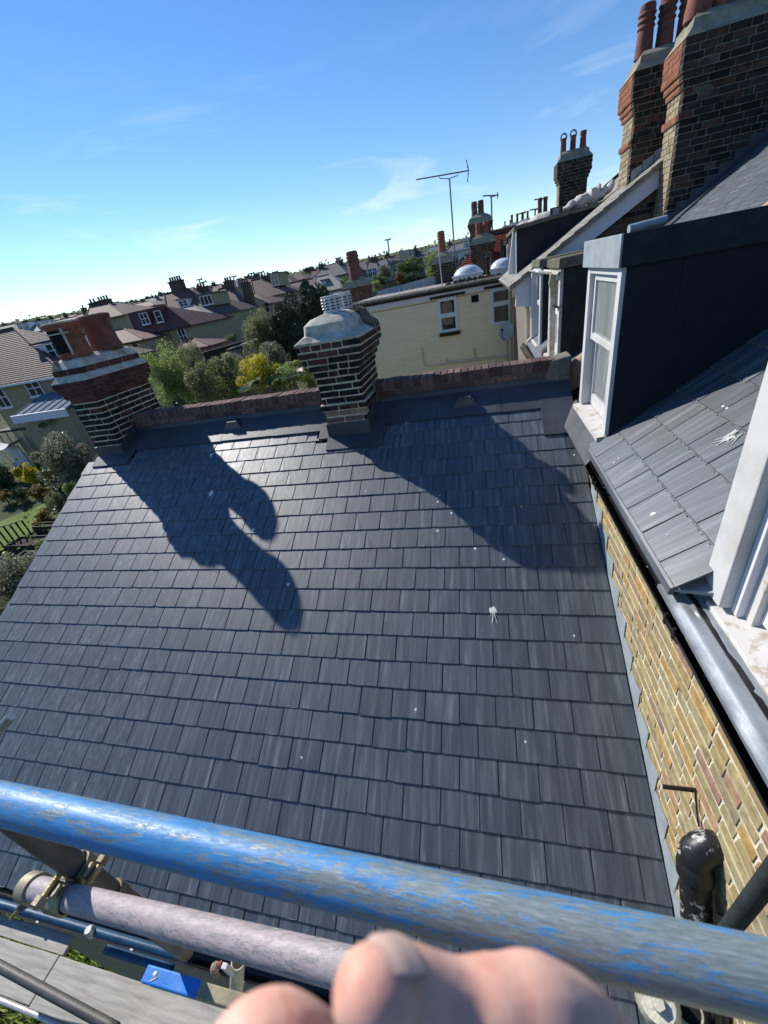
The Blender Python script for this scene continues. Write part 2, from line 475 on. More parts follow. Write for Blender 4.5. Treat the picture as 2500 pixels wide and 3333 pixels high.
simple('twig', (0.14, 0.115, 0.09), 0.9, 0.2, 0, 0.3, 2, 0.2)
s = NT('ground', 0.95, 0.15)
n1 = s.noise(s.pos(), 0.12, 8, 0.65)
n2 = s.noise(s.pos(), 1.8, 6, 0.7)
c = s.ramp(n1, [(0.35, (0.045, 0.06, 0.022)), (0.5, (0.06, 0.075, 0.03)), (0.65, (0.09, 0.08, 0.05))])
s.col(s.mix(0.5, c, s.ramp(n2, [(0.3, (0.4, 0.4, 0.4)), (0.7, (1.4, 1.4, 1.4))]), 'MULTIPLY'))
s.bump(n2, 0.6, 0.1)
s = NT('lawn', 0.9, 0.2)
n1 = s.noise(s.pos(), 1.1, 7, 0.65)
n2 = s.noise(s.pos(), 14, 5, 0.8)
c = s.ramp(n1, [(0.3, (0.085, 0.145, 0.02)), (0.7, (0.16, 0.23, 0.04))])
s.col(s.mix(0.6, c, s.ramp(n2, [(0.3, (0.5, 0.5, 0.5)), (0.7, (1.4, 1.4, 1.4))]), 'MULTIPLY'))
s.bump(n2, 0.9, 0.05)
s = NT('skin', 0.55, 0.35)
n1 = s.noise(s.pos(), 45, 5, 0.6)
n2 = s.noise(s.pos(), 420, 5, 0.7)
n3 = s.noise(s.pos((1, 1, 1)), 120, 6, 0.7, 1.5)
c = s.ramp(n1, [(0.3, (0.66, 0.31, 0.23)), (0.5, (0.73, 0.42, 0.32)), (0.72, (0.79, 0.55, 0.44))])
c = s.mix(0.35, c, s.ramp(n3, [(0.35, (0.75, 0.62, 0.58)), (0.6, (1.12, 1.1, 1.08))]), 'MULTIPLY')
s.col(c)
s.b.inputs['Subsurface Weight'].default_value = 0.5
s.b.inputs['Subsurface Radius'].default_value = (1.0, 0.45, 0.3)
s.b.inputs['Subsurface Scale'].default_value = 0.005
w = s.n('ShaderNodeTexWave', bands_direction='DIAGONAL')
w.inputs['Scale'].default_value = 700
w.inputs['Distortion'].default_value = 6
w.inputs['Detail'].default_value = 3
w.inputs['Detail Scale'].default_value = .6
s.l(s.pos(), w.inputs['Vector'])
s.bump(s.mix(0.55, s.mix(0.2, n2, w.outputs['Fac']), n3), 0.32, 0.0008)
simple('nail', (0.66, 0.46, 0.37), 0.4, 0.5, 0, 0.06, 60, 0.03)
simple('sack_white', (0.52, 0.50, 0.47), 0.8, 0.2, 0, 0.1, 6, 0.3)
simple('dome_plastic', (0.62, 0.66, 0.68), 0.25, 0.5, 0, 0.06, 4, 0.03)
simple('dish_grey', (0.40, 0.37, 0.35), 0.5, 0.4, 0, 0.08, 5, 0.05)
simple('aluminium', (0.22, 0.22, 0.24), 0.4, 0.5, 0.5, 0.1, 5, 0.03)
simple('mud', (0.07, 0.048, 0.034), 0.95, 0.1, 0, 0.4, 8, 0.6)
simple('cream_paint', (0.60, 0.53, 0.36), 0.6, 0.3, 0, 0.08, 6, 0.05)
simple('blue_roof', (0.15, 0.19, 0.24), 0.9, 0.1, 0, 0.1, 3, 0.05)
simple('paving', (0.25, 0.245, 0.235), 0.9, 0.2, 0, 0.2, 2, 0.3)
simple('cloth_pale', (0.58, 0.57, 0.55), 0.8, 0.2, 0, 0.12, 5, 0.1)
simple('blue_cloth', (0.02, 0.04, 0.20), 0.8, 0.2, 0, 0.2, 5, 0.1)
simple('pebble', (0.30, 0.22, 0.16), 0.9, 0.2, 0, 0.35, 20, 0.2)

class MB:
    """collects simple solids, then links them as one mesh object"""
    def __init__(s):
        s.v, s.f = [], []
    def add(s, vs, fs):
        k = len(s.v)
        s.v += [Vector(p) for p in vs]
        s.f += [[i + k for i in f] for f in fs]
        return s
    def box(s, x0, x1, y0, y1, z0, z1):
        if x0 > x1: x0, x1 = x1, x0
        if y0 > y1: y0, y1 = y1, y0
        if z0 > z1: z0, z1 = z1, z0
        vs = [(x, y, z) for z in (z0, z1) for y in (y0, y1) for x in (x0, x1)]
        return s.add(vs, [(0, 2, 3, 1), (4, 5, 7, 6), (0, 1, 5, 4), (2, 6, 7, 3), (0, 4, 6, 2), (1, 3, 7, 5)])
    def hexa(s, p):       # eight corners, bottom ring then top ring
        return s.add(p, [(3, 2, 1, 0), (4, 5, 6, 7), (0, 1, 5, 4), (1, 2, 6, 5), (2, 3, 7, 6), (3, 0, 4, 7)])
    def prism(s, poly, vec):
        n = len(poly)
        vec = Vector(vec)
        a = [Vector(p) for p in poly]
        b = [p + vec for p in a]
        return s.add(a + b, [list(range(n))[::-1], list(range(n, 2 * n))] + [(i, (i + 1) % n, n + (i + 1) % n, n + i) for i in range(n)])
    def path(s, pts, r, n=10, caps=True):
        pts = [Vector(p) for p in pts]
        m = len(pts)
        rs = r if isinstance(r, (list, tuple)) else [r] * m
        vs, fs = [], []
        ref = None
        for i, p in enumerate(pts):
            d = (pts[min(i + 1, m - 1)] - pts[max(i - 1, 0)]).normalized()
            if ref is None:
                ref = Vector((0, 0, 1)) if abs(d.z) < 0.9 else Vector((1, 0, 0))
            u = d.cross(ref).normalized()
            w = u.cross(d).normalized()
            ref = w
            for k in range(n):
                a = 2 * math.pi * k / n
                vs.append(p + (u * math.cos(a) + w * math.sin(a)) * rs[i])
        for i in range(m - 1):
            for k in range(n):
                fs.append((i * n + k, i * n + (k + 1) % n, (i + 1) * n + (k + 1) % n, (i + 1) * n + k))
        if caps:
            fs.append(list(range(n))[::-1])
            fs.append(list(range((m - 1) * n, m * n)))
        return s.add(vs, fs)
    def lathe(s, prof, c=(0, 0, 0), n=20, sx=1, sy=1):
        vs, fs = [], []
        m = len(prof)
        for r, z in prof:
            for k in range(n):
                a = 2 * math.pi * k / n
                vs.append((c[0] + r * sx * math.cos(a), c[1] + r * sy * math.sin(a), c[2] + z))
        for i in range(m - 1):
            for k in range(n):
                fs.append((i * n + k, i * n + (k + 1) % n, (i + 1) * n + (k + 1) % n, (i + 1) * n + k))
        fs.append(list(range(n))[::-1])
        fs.append(list(range((m - 1) * n, m * n)))
        return s.add(vs, fs)
    def loft(s, rings, caps=True):
        n = len(rings[0])
        vs = [p for r in rings for p in r]
        fs = []
        for i in range(len(rings) - 1):
            for k in range(n):
                fs.append((i * n + k, i * n + (k + 1) % n, (i + 1) * n + (k + 1) % n, (i + 1) * n + k))
        if caps:
            fs.append(list(range(n))[::-1])
            fs.append(list(range((len(rings) - 1) * n, len(rings) * n)))
        return s.add(vs, fs)
    def build(s, name, mat, parent=None, smooth=False, stuff=False, bevel=0, label=None):
        off = world_loc(parent) if parent else Vector((0, 0, 0))
        me = bpy.data.meshes.new(name)
        me.from_pydata([p - off for p in s.v], [], s.f)
        me.materials.append(MATS[mat])
        if smooth:
            me.polygons.foreach_set('use_smooth', [True] * len(me.polygons))
            me.set_sharp_from_angle(angle=math.radians(40))
        me.update()
        o = bpy.data.objects.new(name, me)
        C.objects.link(o)
        if parent:
            o.parent = parent
        if stuff:
            o['kind'] = 'stuff'
        if label:
            o['label'] = label
        if bevel:
            b = o.modifiers.new('bevel', 'BEVEL')
            b.width = bevel
            b.segments = 2
            b.limit_method = 'ANGLE'
        return o

def world_loc(o):
    v = Vector((0, 0, 0))
    while o:
        v = v + o.location
        o = o.parent
    return v
def thing(name, label, cat, loc=(0, 0, 0), group=None):
    o = bpy.data.objects.new(name, None)
    o.empty_display_size = 0.1
    C.objects.link(o)
    o.location = loc
    return tag(o, label, cat, group)
def tag(o, label, cat, group=None):
    o['label'] = label
    o['category'] = cat
    if group:
        o['group'] = group
    return o
def struct(o):
    o['kind'] = 'structure'
    return o

# shared brick meshes: a slightly battered unit block, scaled per brick
def unit_block(seed, ch=0.06):
    q = random.Random(seed)
    mb = MB()
    ring = []
    for z, i in ((-0.5, 1), (-0.5 + ch * 1.5, 0), (0.5 - ch * 1.5, 0), (0.5, 1)):
        r = []
        for sx, sy in ((-1, -1), (1, -1), (1, 1), (-1, 1)):
            r.append((sx * (0.5 - i * ch * 0.35 - q.random() * 0.012), sy * (0.5 - i * ch * 0.4 - q.random() * 0.02), z + q.uniform(-0.02, 0.02)))
        ring.append(r)
    mb.loft(ring)
    return mb
BLOCKS = {}
def block_mesh(mat):
    k = (mat, rnd.randrange(6))
    if k not in BLOCKS:
        mb = unit_block(k[1] + 11)
        me = bpy.data.meshes.new('brick')
        me.from_pydata(mb.v, [], mb.f)
        me.materials.append(MATS[mat])
        BLOCKS[k] = me
    return BLOCKS[k]
class Layer:
    """lays bricks as objects under one parent, the overflow as one joined part"""
    def __init__(s, parent, limit=298, name='brick'):
        s.p, s.limit, s.name = parent, limit, name
        s.n = 0
        s.over = {}
        s.off = world_loc(parent)
    def put(s, c, size, mat, rz=0.0, jit=0.002):
        c = Vector(c) + Vector((rnd.uniform(-jit, jit), rnd.uniform(-jit, jit), rnd.uniform(-jit, jit)))
        if s.n < s.limit:
            o = bpy.data.objects.new(s.name, block_mesh(mat))
            C.objects.link(o)
            o.parent = s.p
            o.location = c - s.off
            o.scale = size
            o.rotation_euler = (rnd.uniform(-.006, .006), rnd.uniform(-.006, .006), rz)
            s.n += 1
        else:
            mb = s.over.setdefault(mat, MB())
            cs, sn = math.cos(rz), math.sin(rz)
            u = unit_block(rnd.randrange(6) + 11)
            mb.add([(c.x + p.x * size[0] * cs - p.y * size[1] * sn, c.y + p.x * size[0] * sn + p.y * size[1] * cs, c.z + p.z * size[2]) for p in u.v], u.f)
    def done(s):
        for m, mb in s.over.items():
            mb.build('brickwork', m, s.p, stuff=True)
def run_bricks(lay, a, b, z, h, mat, dep=0.1025, nrm=(0, -1), phase=0.0, headers=0.25, gap=0.011, L0=0.215, skip=None):
    """one course between plan points a and b; nrm points out of the wall"""
    ax, ay = a
    bx, by = b
    Ln = math.hypot(bx - ax, by - ay)
    ux, uy = (bx - ax) / Ln, (by - ay) / Ln
    rz = math.atan2(uy, ux)
    t = -phase
    while t < Ln - 0.01:
        ln = L0 if rnd.random() > headers else L0 * 0.477
        t0, t1 = max(t, 0), min(t + ln, Ln)
        if Ln - t1 < 0.04:
            t1 = Ln
        if t1 - t0 > 0.03:
            m = (t0 + t1) / 2
            cx = ax + ux * m - nrm[0] * dep / 2
            cy = ay + uy * m - nrm[1] * dep / 2
            mm = mat() if callable(mat) else mat
            if not (skip and skip(cx, cy, z)):
                lay.put((cx, cy, z), (t1 - t0, dep, h), mm, rz)
        t = t1 + gap
        if t1 >= Ln:
            break
# ================================================================== SETTING
def ground_z(x, y):
    d = math.hypot(x, y)
    pts = [(0, -8.5), (32, -8.5), (60, -6.4), (100, -3.2), (150, 1.5), (220, 8.5), (300, 15.5), (450, 22), (900, 24)]
    for (a, za), (b, zb) in zip(pts, pts[1:]):
        if d <= b:
            t = (d - a) / (b - a)
            z = za + (zb - za) * t
            break
    else:
        z = 24
    if d > 70:
        z += 1.6 * mnoise.noise(Vector((x * 0.013, y * 0.013, 3.1))) * min(1, (d - 70) / 80)
    return z
mb = MB()
NA, NR = 96, 40
rad = [0.0] + [6 * (900 / 6) ** (i / (NR - 1)) for i in range(NR)]
for i, r in enumerate(rad):
    for k in range(NA):
        a = 2 * math.pi * k / NA
        x, y = r * math.cos(a), r * math.sin(a)
        mb.v.append(Vector((x, y, ground_z(x, y))))
for i in range(len(rad) - 1):
    for k in range(NA):
        mb.f.append([i * NA + k, i * NA + (k + 1) % NA, (i + 1) * NA + (k + 1) % NA, (i + 1) * NA + k])
struct(mb.build('ground', 'ground', smooth=True))
mb = MB()
gx = [-36 + 1.0 * i for i in range(15)]
mb.add([(-36, 10.2, -8.44), (-24.4, 9.2, -8.44), (-24.4, 17.2, -8.44), (-37, 19.2, -8.44)], [(0, 1, 2, 3)])
struct(mb.build('lawn', 'lawn'))

# ------------------------------------------------------------ rear extension with its slate roof
XR, XL = 0.866, -5.385
G = 0.2 * math.cos(PT)
Y0 = 0.49
ext = thing('rear_extension', 'slate roofed brick rear extension below the scaffold, its grey slates crossed by chimney shadows', 'extension', (-2.2, 2.5, -8.5))
mb = MB()
mb.box(XL + .06, .874, Y0 + .08, 4.62, -8.5, roof_z(Y0 + .08) - .10)
mb.hexa([(XL + .06, Y0 + .08, roof_z(Y0 + .08) - .099), (.874, Y0 + .08, roof_z(Y0 + .08) - .099), (.874, 4.62, roof_z(Y0) - .099), (XL + .06, 4.62, roof_z(Y0) - .099),
         (XL + .06, Y0 + .08, roof_z(Y0 + .08) - .06), (.874, Y0 + .08, roof_z(Y0 + .08) - .06), (.874, 4.62, roof_z(4.62) - .06), (XL + .06, 4.62, roof_z(4.62) - .06)])
mb.build('wall', 'far_stock', ext)
def roof_box(mb, x0, x1, y0, y1, h0, h1):
    """a slab lying in the roof slope, from h0 to h1 above it"""
    n = Vector((0, -math.sin(PT), math.cos(PT)))
    p = [Vector((x, y, roof_z(y))) for x, y in ((x0, y0), (x1, y0), (x1, y1), (x0, y1))]
    return mb.hexa([q + n * h0 for q in p] + [q + n * h1 for q in p])
mb = MB()
roof_box(mb, XL + .03, XR, Y0 + .03, 4.62, -.055, -.004)
mb.build('roof_deck', 'flat_black', ext)
# individual slates
SL = {}
def slate_mesh(k):
    if k in SL:
        return SL[k]
    q = random.Random(100 + k)
    t = 0.0072
    n = 7
    top, bot = [], []
    xs = [-0.125 + 0.25 * i / (n - 1) for i in range(n)]
    tail = [(x, q.uniform(-0.0009, 0.0009)) for x in xs]
    if k % 3 == 0:
        tail[0] = (tail[0][0] + .002, q.uniform(.002, .007))
    if k % 4 == 1:
        tail[-1] = (tail[-1][0] - .002, q.uniform(.002, .008))
    out = tail + [(0.125 + q.uniform(-.001, .0005), 0.2), (0.125, 0.42), (-0.125, 0.42), (-0.125 - q.uniform(-.001, .0005), 0.2)]
    mb = MB()
    m = len(out)
    w = [q.uniform(-.0008, .0008) for _ in out]
    lo = [(x, y, w[i]) for i, (x, y) in enumerate(out)]
    ins = [(x * .985, y + (.004 if i < n else 0), t + w[i]) for i, (x, y) in enumerate(out)]
    mid = [(x, y, t * .45 + w[i]) for i, (x, y) in enumerate(out)]
    mb.loft([lo, mid, ins])
    me = bpy.data.meshes.new('slate')
    me.from_pydata(mb.v, [], mb.f)
    me.materials.append(MATS['slate'])
    SL[k] = me
    return me
U = Vector((1, 0, 0))
V = Vector((0, math.cos(PT), math.sin(PT)))
N = Vector((0, -math.sin(PT), math.cos(PT)))
slots = []
row = 0
y = Y0
while y < 4.22:
    edge = XR - (0.127 if row % 2 else 0.0)
    xs = []
    x = edge
    if row % 2:
        xs.append((XR - 0.0635, 0.508))
    while x - 0.254 > XL - 0.01:
        xs.append((x - 0.127, 1.0))
        x -= 0.254
    rest = x - XL
    if rest > 0.05:
        xs.append((XL + rest / 2, rest / 0.254))
    for cx, sc in xs:
        slots.append((y, cx, sc))
    y += G
    row += 1
def slate_matrix(y, cx, sc, q):
    tilt = 0.040 + q.uniform(-.003, .003)
    v2 = (V * math.cos(tilt) - N * math.sin(tilt)).normalized()
    yaw = q.uniform(-.004, .004)
    u2 = (U + v2 * yaw).normalized()
    n2 = u2.cross(v2).normalized()
    v2 = n2.cross(u2)
    ln = 1.0
    for (xa, xb, yc) in ((-5.25, -4.70, 4.19), (-1.84, -1.20, 4.14)):
        if xa - .12 < cx < xb + .12:
            ln = min(ln, max(0.08, (yc - y) / (0.42 * math.cos(PT))))
    ln = min(ln, max(.1, (4.60 - y) / (0.42 * math.cos(PT))))
    o = Vector((cx, y + q.uniform(-.0009, .0009) - (.007 if q.random() < .012 else 0), 0))
    o.z = roof_z(o.y)
    o += N * (0.0150 + q.uniform(0, .0015))
    M = Matrix.Identity(4)
    for i in range(3):
        M[i][0] = u2[i] * sc * 0.992
        M[i][1] = v2[i] * ln
        M[i][2] = n2[i]
        M[i][3] = o[i]
    return M
q = random.Random(5)
def near_key(s):
    return s[0] ** 2 + s[1] ** 2 + roof_z(s[0]) ** 2
slots = [s for s in slots if not (s[1] < -4.7 and s[1] > -5.25 and s[0] > 4.1) and not (-1.8 < s[1] < -1.2 and s[0] > 4.1)]
vis = [s for s in slots]
vis.sort(key=near_key)
offE = world_loc(ext)
over = MB()
for i, sl in enumerate(vis):
    M = slate_matrix(*sl, q)
    me = slate_mesh(q.randrange(9))
    if i < 300:
        o = bpy.data.objects.new('slate', me)
        C.objects.link(o)
        o.parent = ext
        M = M.copy()
        M.translation = M.translation - offE
        o.matrix_local = M
    else:
        over.add([M @ vv.co for vv in me.vertices], [list(p.vertices) for p in me.polygons])
# the far slates keep their streaks by sharing the same material in world space
def slate_variant():
    m = MATS['slate'].copy()
    m.name = 'slate_course'
    t = m.node_tree
    for nd in t.nodes:
        if nd.type == 'MAPPING':
            nd.inputs['Rotation'].default_value = (0, 0, 0)
            for l in list(nd.inputs['Location'].links):
                t.links.remove(l)
            g = t.nodes.new('ShaderNodeNewGeometry')
            cb = t.nodes.new('ShaderNodeVectorMath')
            cb.operation = 'MULTIPLY_ADD'
            isl = t.nodes.new('ShaderNodeCombineXYZ')
            t.links.new(g.outputs['Random Per Island'], isl.inputs[0])
            t.links.new(g.outputs['Random Per Island'], isl.inputs[1])
            t.links.new(isl.outputs[0], cb.inputs[0])
            cb.inputs[1].default_value = (37, 53, 0)
            t.links.new(g.outputs['Position'], cb.inputs[2])
            t.links.new(cb.outputs[0], nd.inputs['Vector'])
    MATS['slate_course'] = m
slate_variant()
over.build('slates_beyond', 'slate_course', ext, stuff=True)
# lead work of the roof
mb = MB()
def lead_strip(mb, x0, x1, y0, y1, h=0.018, seg=0.6):
    n = max(1, int((x1 - x0) / seg))
    for i in range(n):
        a = x0 + (x1 - x0) * i / n
        b = x0 + (x1 - x0) * (i + 1) / n
        roof_box(mb, a, b - .003, y0 + rnd.uniform(-.006, .006), y1, 0.004, h + .002 * (i % 2))
for (a, b) in ((-4.72, -1.82), (-1.18, .84)):
    mb, mb2 = MB(), MB()
    lead_strip(mb, a, b, 4.30, 4.615, 0.034)
    n = 4
    for i in range(n):
        x0 = a + (b - a) * i / n
        x1 = a + (b - a) * (i + 1) / n
        zb = roof_z(4.62)
        z0 = 4.60
        mb2.hexa([(x0, 4.585, zb + .005), (x1 - .002, 4.585, zb + .005), (x1 - .002, 4.618, zb + .005), (x0, 4.618, zb + .005),
                  (x0, 4.607 - .002 * (i % 2), zb + .07), (x1 - .002, 4.607 - .002 * (i % 2), zb + .07), (x1 - .002, 4.618, zb + .07), (x0, 4.618, zb + .07)])
    mb.build('lead_apron', 'lead', ext)
    mb2.build('lead_upstand', 'lead', ext)
mb = MB()
lead_strip(mb, .55, XR, 3.98, 4.6, .036, 2)
mb.build('lead_corner', 'lead', ext)
# stepped flashing on the house wall
mb = MB()
tooth = 0.20
y = .45
while y < 3.35:
    y1 = y + tooth
    za, zb = roof_z(y), roof_z(y1)
    poly = [(.8765, y, za + .012), (.8765, y1, zb + .012), (.8765, y1, zb + .115), (.8765, y + .02, zb + .135)]
    mb.prism(poly[::-1], (-.005 - .002 * (int(y * 10) % 2), 0, 0))
    y = y1 - .004
mb.build('step_flashing', 'lead_pale', ext)
# roof-slope vents under the parapet
for cx, cy in ((-.21, 4.40), (-3.14, 4.44)):
    mb = MB()
    b = [(cx - .15, cy), (cx + .15, cy), (cx + .06, cy + .17), (cx - .06, cy + .17)]
    base = [Vector((px, py, roof_z(py))) + N * .03 for px, py in b]
    tops = [Vector((cx - .07, cy + .012, roof_z(cy) + .135)), Vector((cx + .07, cy + .012, roof_z(cy) + .135)), Vector((cx + .03, cy + .17, roof_z(cy + .17) + .04)), Vector((cx - .03, cy + .17, roof_z(cy + .17) + .04))]
    mb.hexa(base + tops)
    vt = mb.build('roof_vent', 'lead', ext, bevel=.006)
    mb = MB()
    for i in range(9):
        t = -.11 + .22 * i / 8
        h = .098 if abs(t) < .075 else .098 - (abs(t) - .075) * 1.6
        mb.box(cx + t - .003, cx + t + .003, cy - .004, cy + .004, roof_z(cy) + .035, roof_z(cy) + .03 + h)
    for k in range(3):
        z = roof_z(cy) + .045 + .022 * k
        hw = .115 - .018 * k
        mb.box(cx - hw, cx + hw, cy - .006, cy + .002, z, z + .005)
    mb.build('mesh_grille', 'cement_mossy', vt)
# bird droppings
def dropping(x, y, r, k, tail=0.0):
    q = random.Random(k)
    n = 14
    pts = [(x + math.cos(2 * math.pi * i / n) * r * q.uniform(.6, 1.2), y + math.sin(2 * math.pi * i / n) * r * q.uniform(.55, 1.2)) for i in range(n)]
    mb = MB()
    def up(px, py, h):
        fr = ((py - Y0) / G) % 1.0
        return Vector((px, py, roof_z(py))) + N * (h + .0232 - .0080 * fr)
    mb.loft([[up(px, py, -.008) for px, py in pts], [up(px, py, .0006) for px, py in pts], [up(x + (px - x) * .6, y + (py - y) * .6, .0014) for px, py in pts]])
    for i in range(int(tail * 6)):
        a = q.uniform(-2.6, -.6)
        l = r * q.uniform(1.4, 3.2)
        mb.path([up(x, y, 0), up(x + math.cos(a) * l * .7, y + math.sin(a) * l, 0)], [r * .10, r * .04], 5)
    mb.build('bird_dropping', 'dropping', ext)
def rp(px, py):
    d = ray(px, py)
    t = -HR / (d.z - math.tan(PT) * d.y)
    return d * t
for i, (px, py, r, tl) in enumerate([(1606, 1990, .032, 1), (690, 1607, .035, .6), (941, 1905, .016, 0), (828, 1727, .014, 0), (1426, 1637, .012, .3), (1470, 1673, .013, 0), (1425, 1730, .013, .3),
                                     (1547, 1788, .011, .3), (1640, 1824, .012, 0), (1697, 1652, .009, 0), (1790, 1417, .012, 0), (1868, 1485, .01, 0), (690, 1483, .022, .5), (503, 1407, .02, .5), (1192, 1602, .009, 0),
                                     (1432, 1615, .008, 0), (1323, 1378, .014, 1), (1710, 2415, .008, 0), (1355, 2310, .01, .4), (985, 2465, .008, 0.5), (1290, 1612, .006, 0), (1868, 2072, .007, 0)]):
    p = rp(px, py)
    dropping(p.x, p.y, r, i + 3, tl)
# verge and eaves
mb = MB()
roof_box(mb, XL - .02, XL + .045, Y0 + .02, 4.18, -.10, -.002)
mb.build('verge_fillet', 'mortar_grey', ext)
mb = MB()
zg = roof_z(Y0) - .06
def gutter(mb, p0, p1, out, r=.056):
    """half-round channel from p0 to p1; out points away from the wall"""
    p0, p1, out = Vector(p0), Vector(p1), Vector(out)
    rings = []
    prof = [(r * math.cos(a), r * math.sin(a)) for a in [math.pi + math.pi * i / 10 for i in range(11)]]
    prof += [((r - .005) * math.cos(a), (r - .005) * math.sin(a)) for a in [2 * math.pi - math.pi * i / 10 for i in range(11)]]
    for p in (p0, p1):
        rings.append([p + out * (r + a) + Vector((0, 0, b)) for a, b in prof])
    mb.loft(rings)
    mb.path([p0 + out * (2 * r), p1 + out * (2 * r)], .005, 6)
gutter(mb, (XL, Y0 - .0, zg), (.86, Y0 - .0, zg), (0, -1, 0))
gt = mb.build('eaves_gutter', 'black_plastic', ext, smooth=True)
mb = MB()
for i in range(7):
    x = -5.0 + i * .85
    mb.box(x - .012, x + .012, Y0 - .118, Y0 - .108, zg - .03, zg + .012)
mb.build('gutter_clip', 'galvanised', gt)

mb = MB()
mb.box(XL + .02, .86, Y0 + .005, Y0 + .035, -4.4, zg + .03)
mb.build('fascia_or_shade_board', 'timber_dark', ext)  # dark brown sheet added, shade below the gutter put into its colour

# ------------------------------------------------------------ parapet (party wall) behind the roof
par = thing('parapet_wall', 'low brick parapet along the top of the slate roof, capped with bricks on edge', 'wall', (-2, 4.73, -8.5))
lay = Layer(par)
mb = MB()
mb.box(-4.8, .87, 4.632, 4.835, -8.5, -.99)
mb.build('mortar_core', 'mortar_grey', par)
for (a, b) in ((-4.76, -1.80), (-1.22, .80)):
    x = a
    while x < b - .03:
        dark = 'brick_plum'
        lay.put((x + .0325, 4.727, -1.029 + rnd.uniform(-.003, .004)), (.066, .222, .104), dark)
        x += .0755
    run_bricks(lay, (a, 4.62), (b, 4.62), -1.124, .066, 'brick_plum', headers=0.05)
    run_bricks(lay, (a, 4.62), (b, 4.62), -1.200, .066, 'brick_plum', headers=0.05, phase=.1)
lay.done()
mb = MB()
mb.hexa([(.62, 4.60, -1.2), (.88, 4.58, -1.2), (.88, 4.85, -1.2), (.62, 4.84, -1.2), (.68, 4.605, -.985), (.88, 4.59, -.95), (.88, 4.85, -.95), (.66, 4.835, -.985)])
mb.build('mortar_patch', 'mortar_grey', par, bevel=.02)
TM = math.tan(math.radians(37))
def mz(x):
    return -1.40 + TM * (x - .80)
# ================================================================== CHIMNEYS
def ring_course(lay, x0, x1, y0, y1, z, h, mat, k, left=True, right=True, front=True, L0=.215, headers=.25, sidemat=None):
    ph = .055 if k % 2 else .163
    d = .1025
    if front:
        run_bricks(lay, (x0, y0), (x1, y0), z, h, mat, d, (0, -1), ph if k % 2 else 0, headers, L0=L0)
    if right:
        run_bricks(lay, (x1, y0 + d + .01), (x1, y1), z, h, sidemat or mat, d, (1, 0), 0 if k % 2 else .1, headers, L0=L0)
    if left:
        run_bricks(lay, (x0, y1), (x0, y0 + d + .01), z, h, sidemat or mat, d, (-1, 0), 0 if k % 2 else .1, headers, L0=L0)
def rect(x0, x1, y0, y1, z):
    return [(x0, y0, z), (x1, y0, z), (x1, y1, z), (x0, y1, z)]
def rrect(x0, x1, y0, y1, z, r, n=4):
    pts = []
    for cx, cy, a0 in ((x1 - r, y0 + r, -math.pi / 2), (x1 - r, y1 - r, 0), (x0 + r, y1 - r, math.pi / 2), (x0 + r, y0 + r, math.pi)):
        for i in range(n + 1):
            a = a0 + math.pi / 2 * i / n
            pts.append((cx + r * math.cos(a), cy + r * math.sin(a), z))
    return pts

# --- left stack
lc = thing('chimney_stack', 'left sooty brick chimney stack at the roof corner, carrying two wide terracotta pots', 'chimney', (-5, 4.7, -1.4))
lay = Layer(lc)
ax0, ax1, ay0, ay1 = -5.20, -4.78, 4.25, 5.22
P7 = .0735
z = -1.255
core = MB()
k = 0
while z < -.74:
    ring_course(lay, ax0, ax1, ay0, ay1, z + .033, .056, 'brick_sooty', k, headers=.15)
    z += P7
    k += 1
core.box(ax0 + .007, ax1 - .007, ay0 + .007, ay1 - .007, -2.2, z)
core.build('mortar_core', 'mortar_cream', lc)
core = MB()
P7 = .068
for o in (.0, .03, .06, .07):
    ring_course(lay, ax0 - o, ax1 + o, ay0 - o, ay1 + o, z + .033, .064, 'brick_sooty_red', k, headers=.2)
    core.box(ax0 - o + .008, ax1 + o - .008, ay0 - o + .008, ay1 + o - .008, z - .003, z + P7 - .003)
    z += P7
    k += 1
core.build('corbel_core', 'mortar_dark', lc)
mb = MB()
o = .07
mb.loft([rect(ax0 - o, ax1 + o, ay0 - o, ay1 + o, z), rect(ax0 - o + .004, ax1 + o - .004, ay0 - o + .004, ay1 + o - .004, z + .012), rect(ax0 - .01, ax1 + .01, ay0 - .01, ay1 + .01, z + .075)])
mb.build('cement_band', 'cement', lc)
z += .078
ring_course(lay, ax0 - .015, ax1 + .015, ay0 - .015, ay1 + .015, z + .033, .066, 'brick_sooty_red', k, headers=.1)
mb = MB()
mb.box(ax0 - .007, ax1 + .007, ay0 - .007, ay1 + .007, z, z + .068)
z += .07
mb.loft([rect(ax0 - .02, ax1 + .02, ay0 - .02, ay1 + .02, z), rect(ax0 + .02, ax1 - .02, ay0 + .06, ay1 - .05, z + .085), rect(ax0 + .1, ax1 - .1, ay0 + .14, ay1 - .12, z + .125)])
mb.build('flaunching', 'cement', lc)
mb = MB()
mb.prism([(-5.215, 4.232, z + .01), (-5.05, 4.228, z + .01), (-5.15, 4.29, z + .115), (-5.2, 4.31, z + .10)], (0, .05, 0))
mb.build('cement_lump', 'mortar_grey', lc, bevel=.01)
lay.done()
zt = z + .145
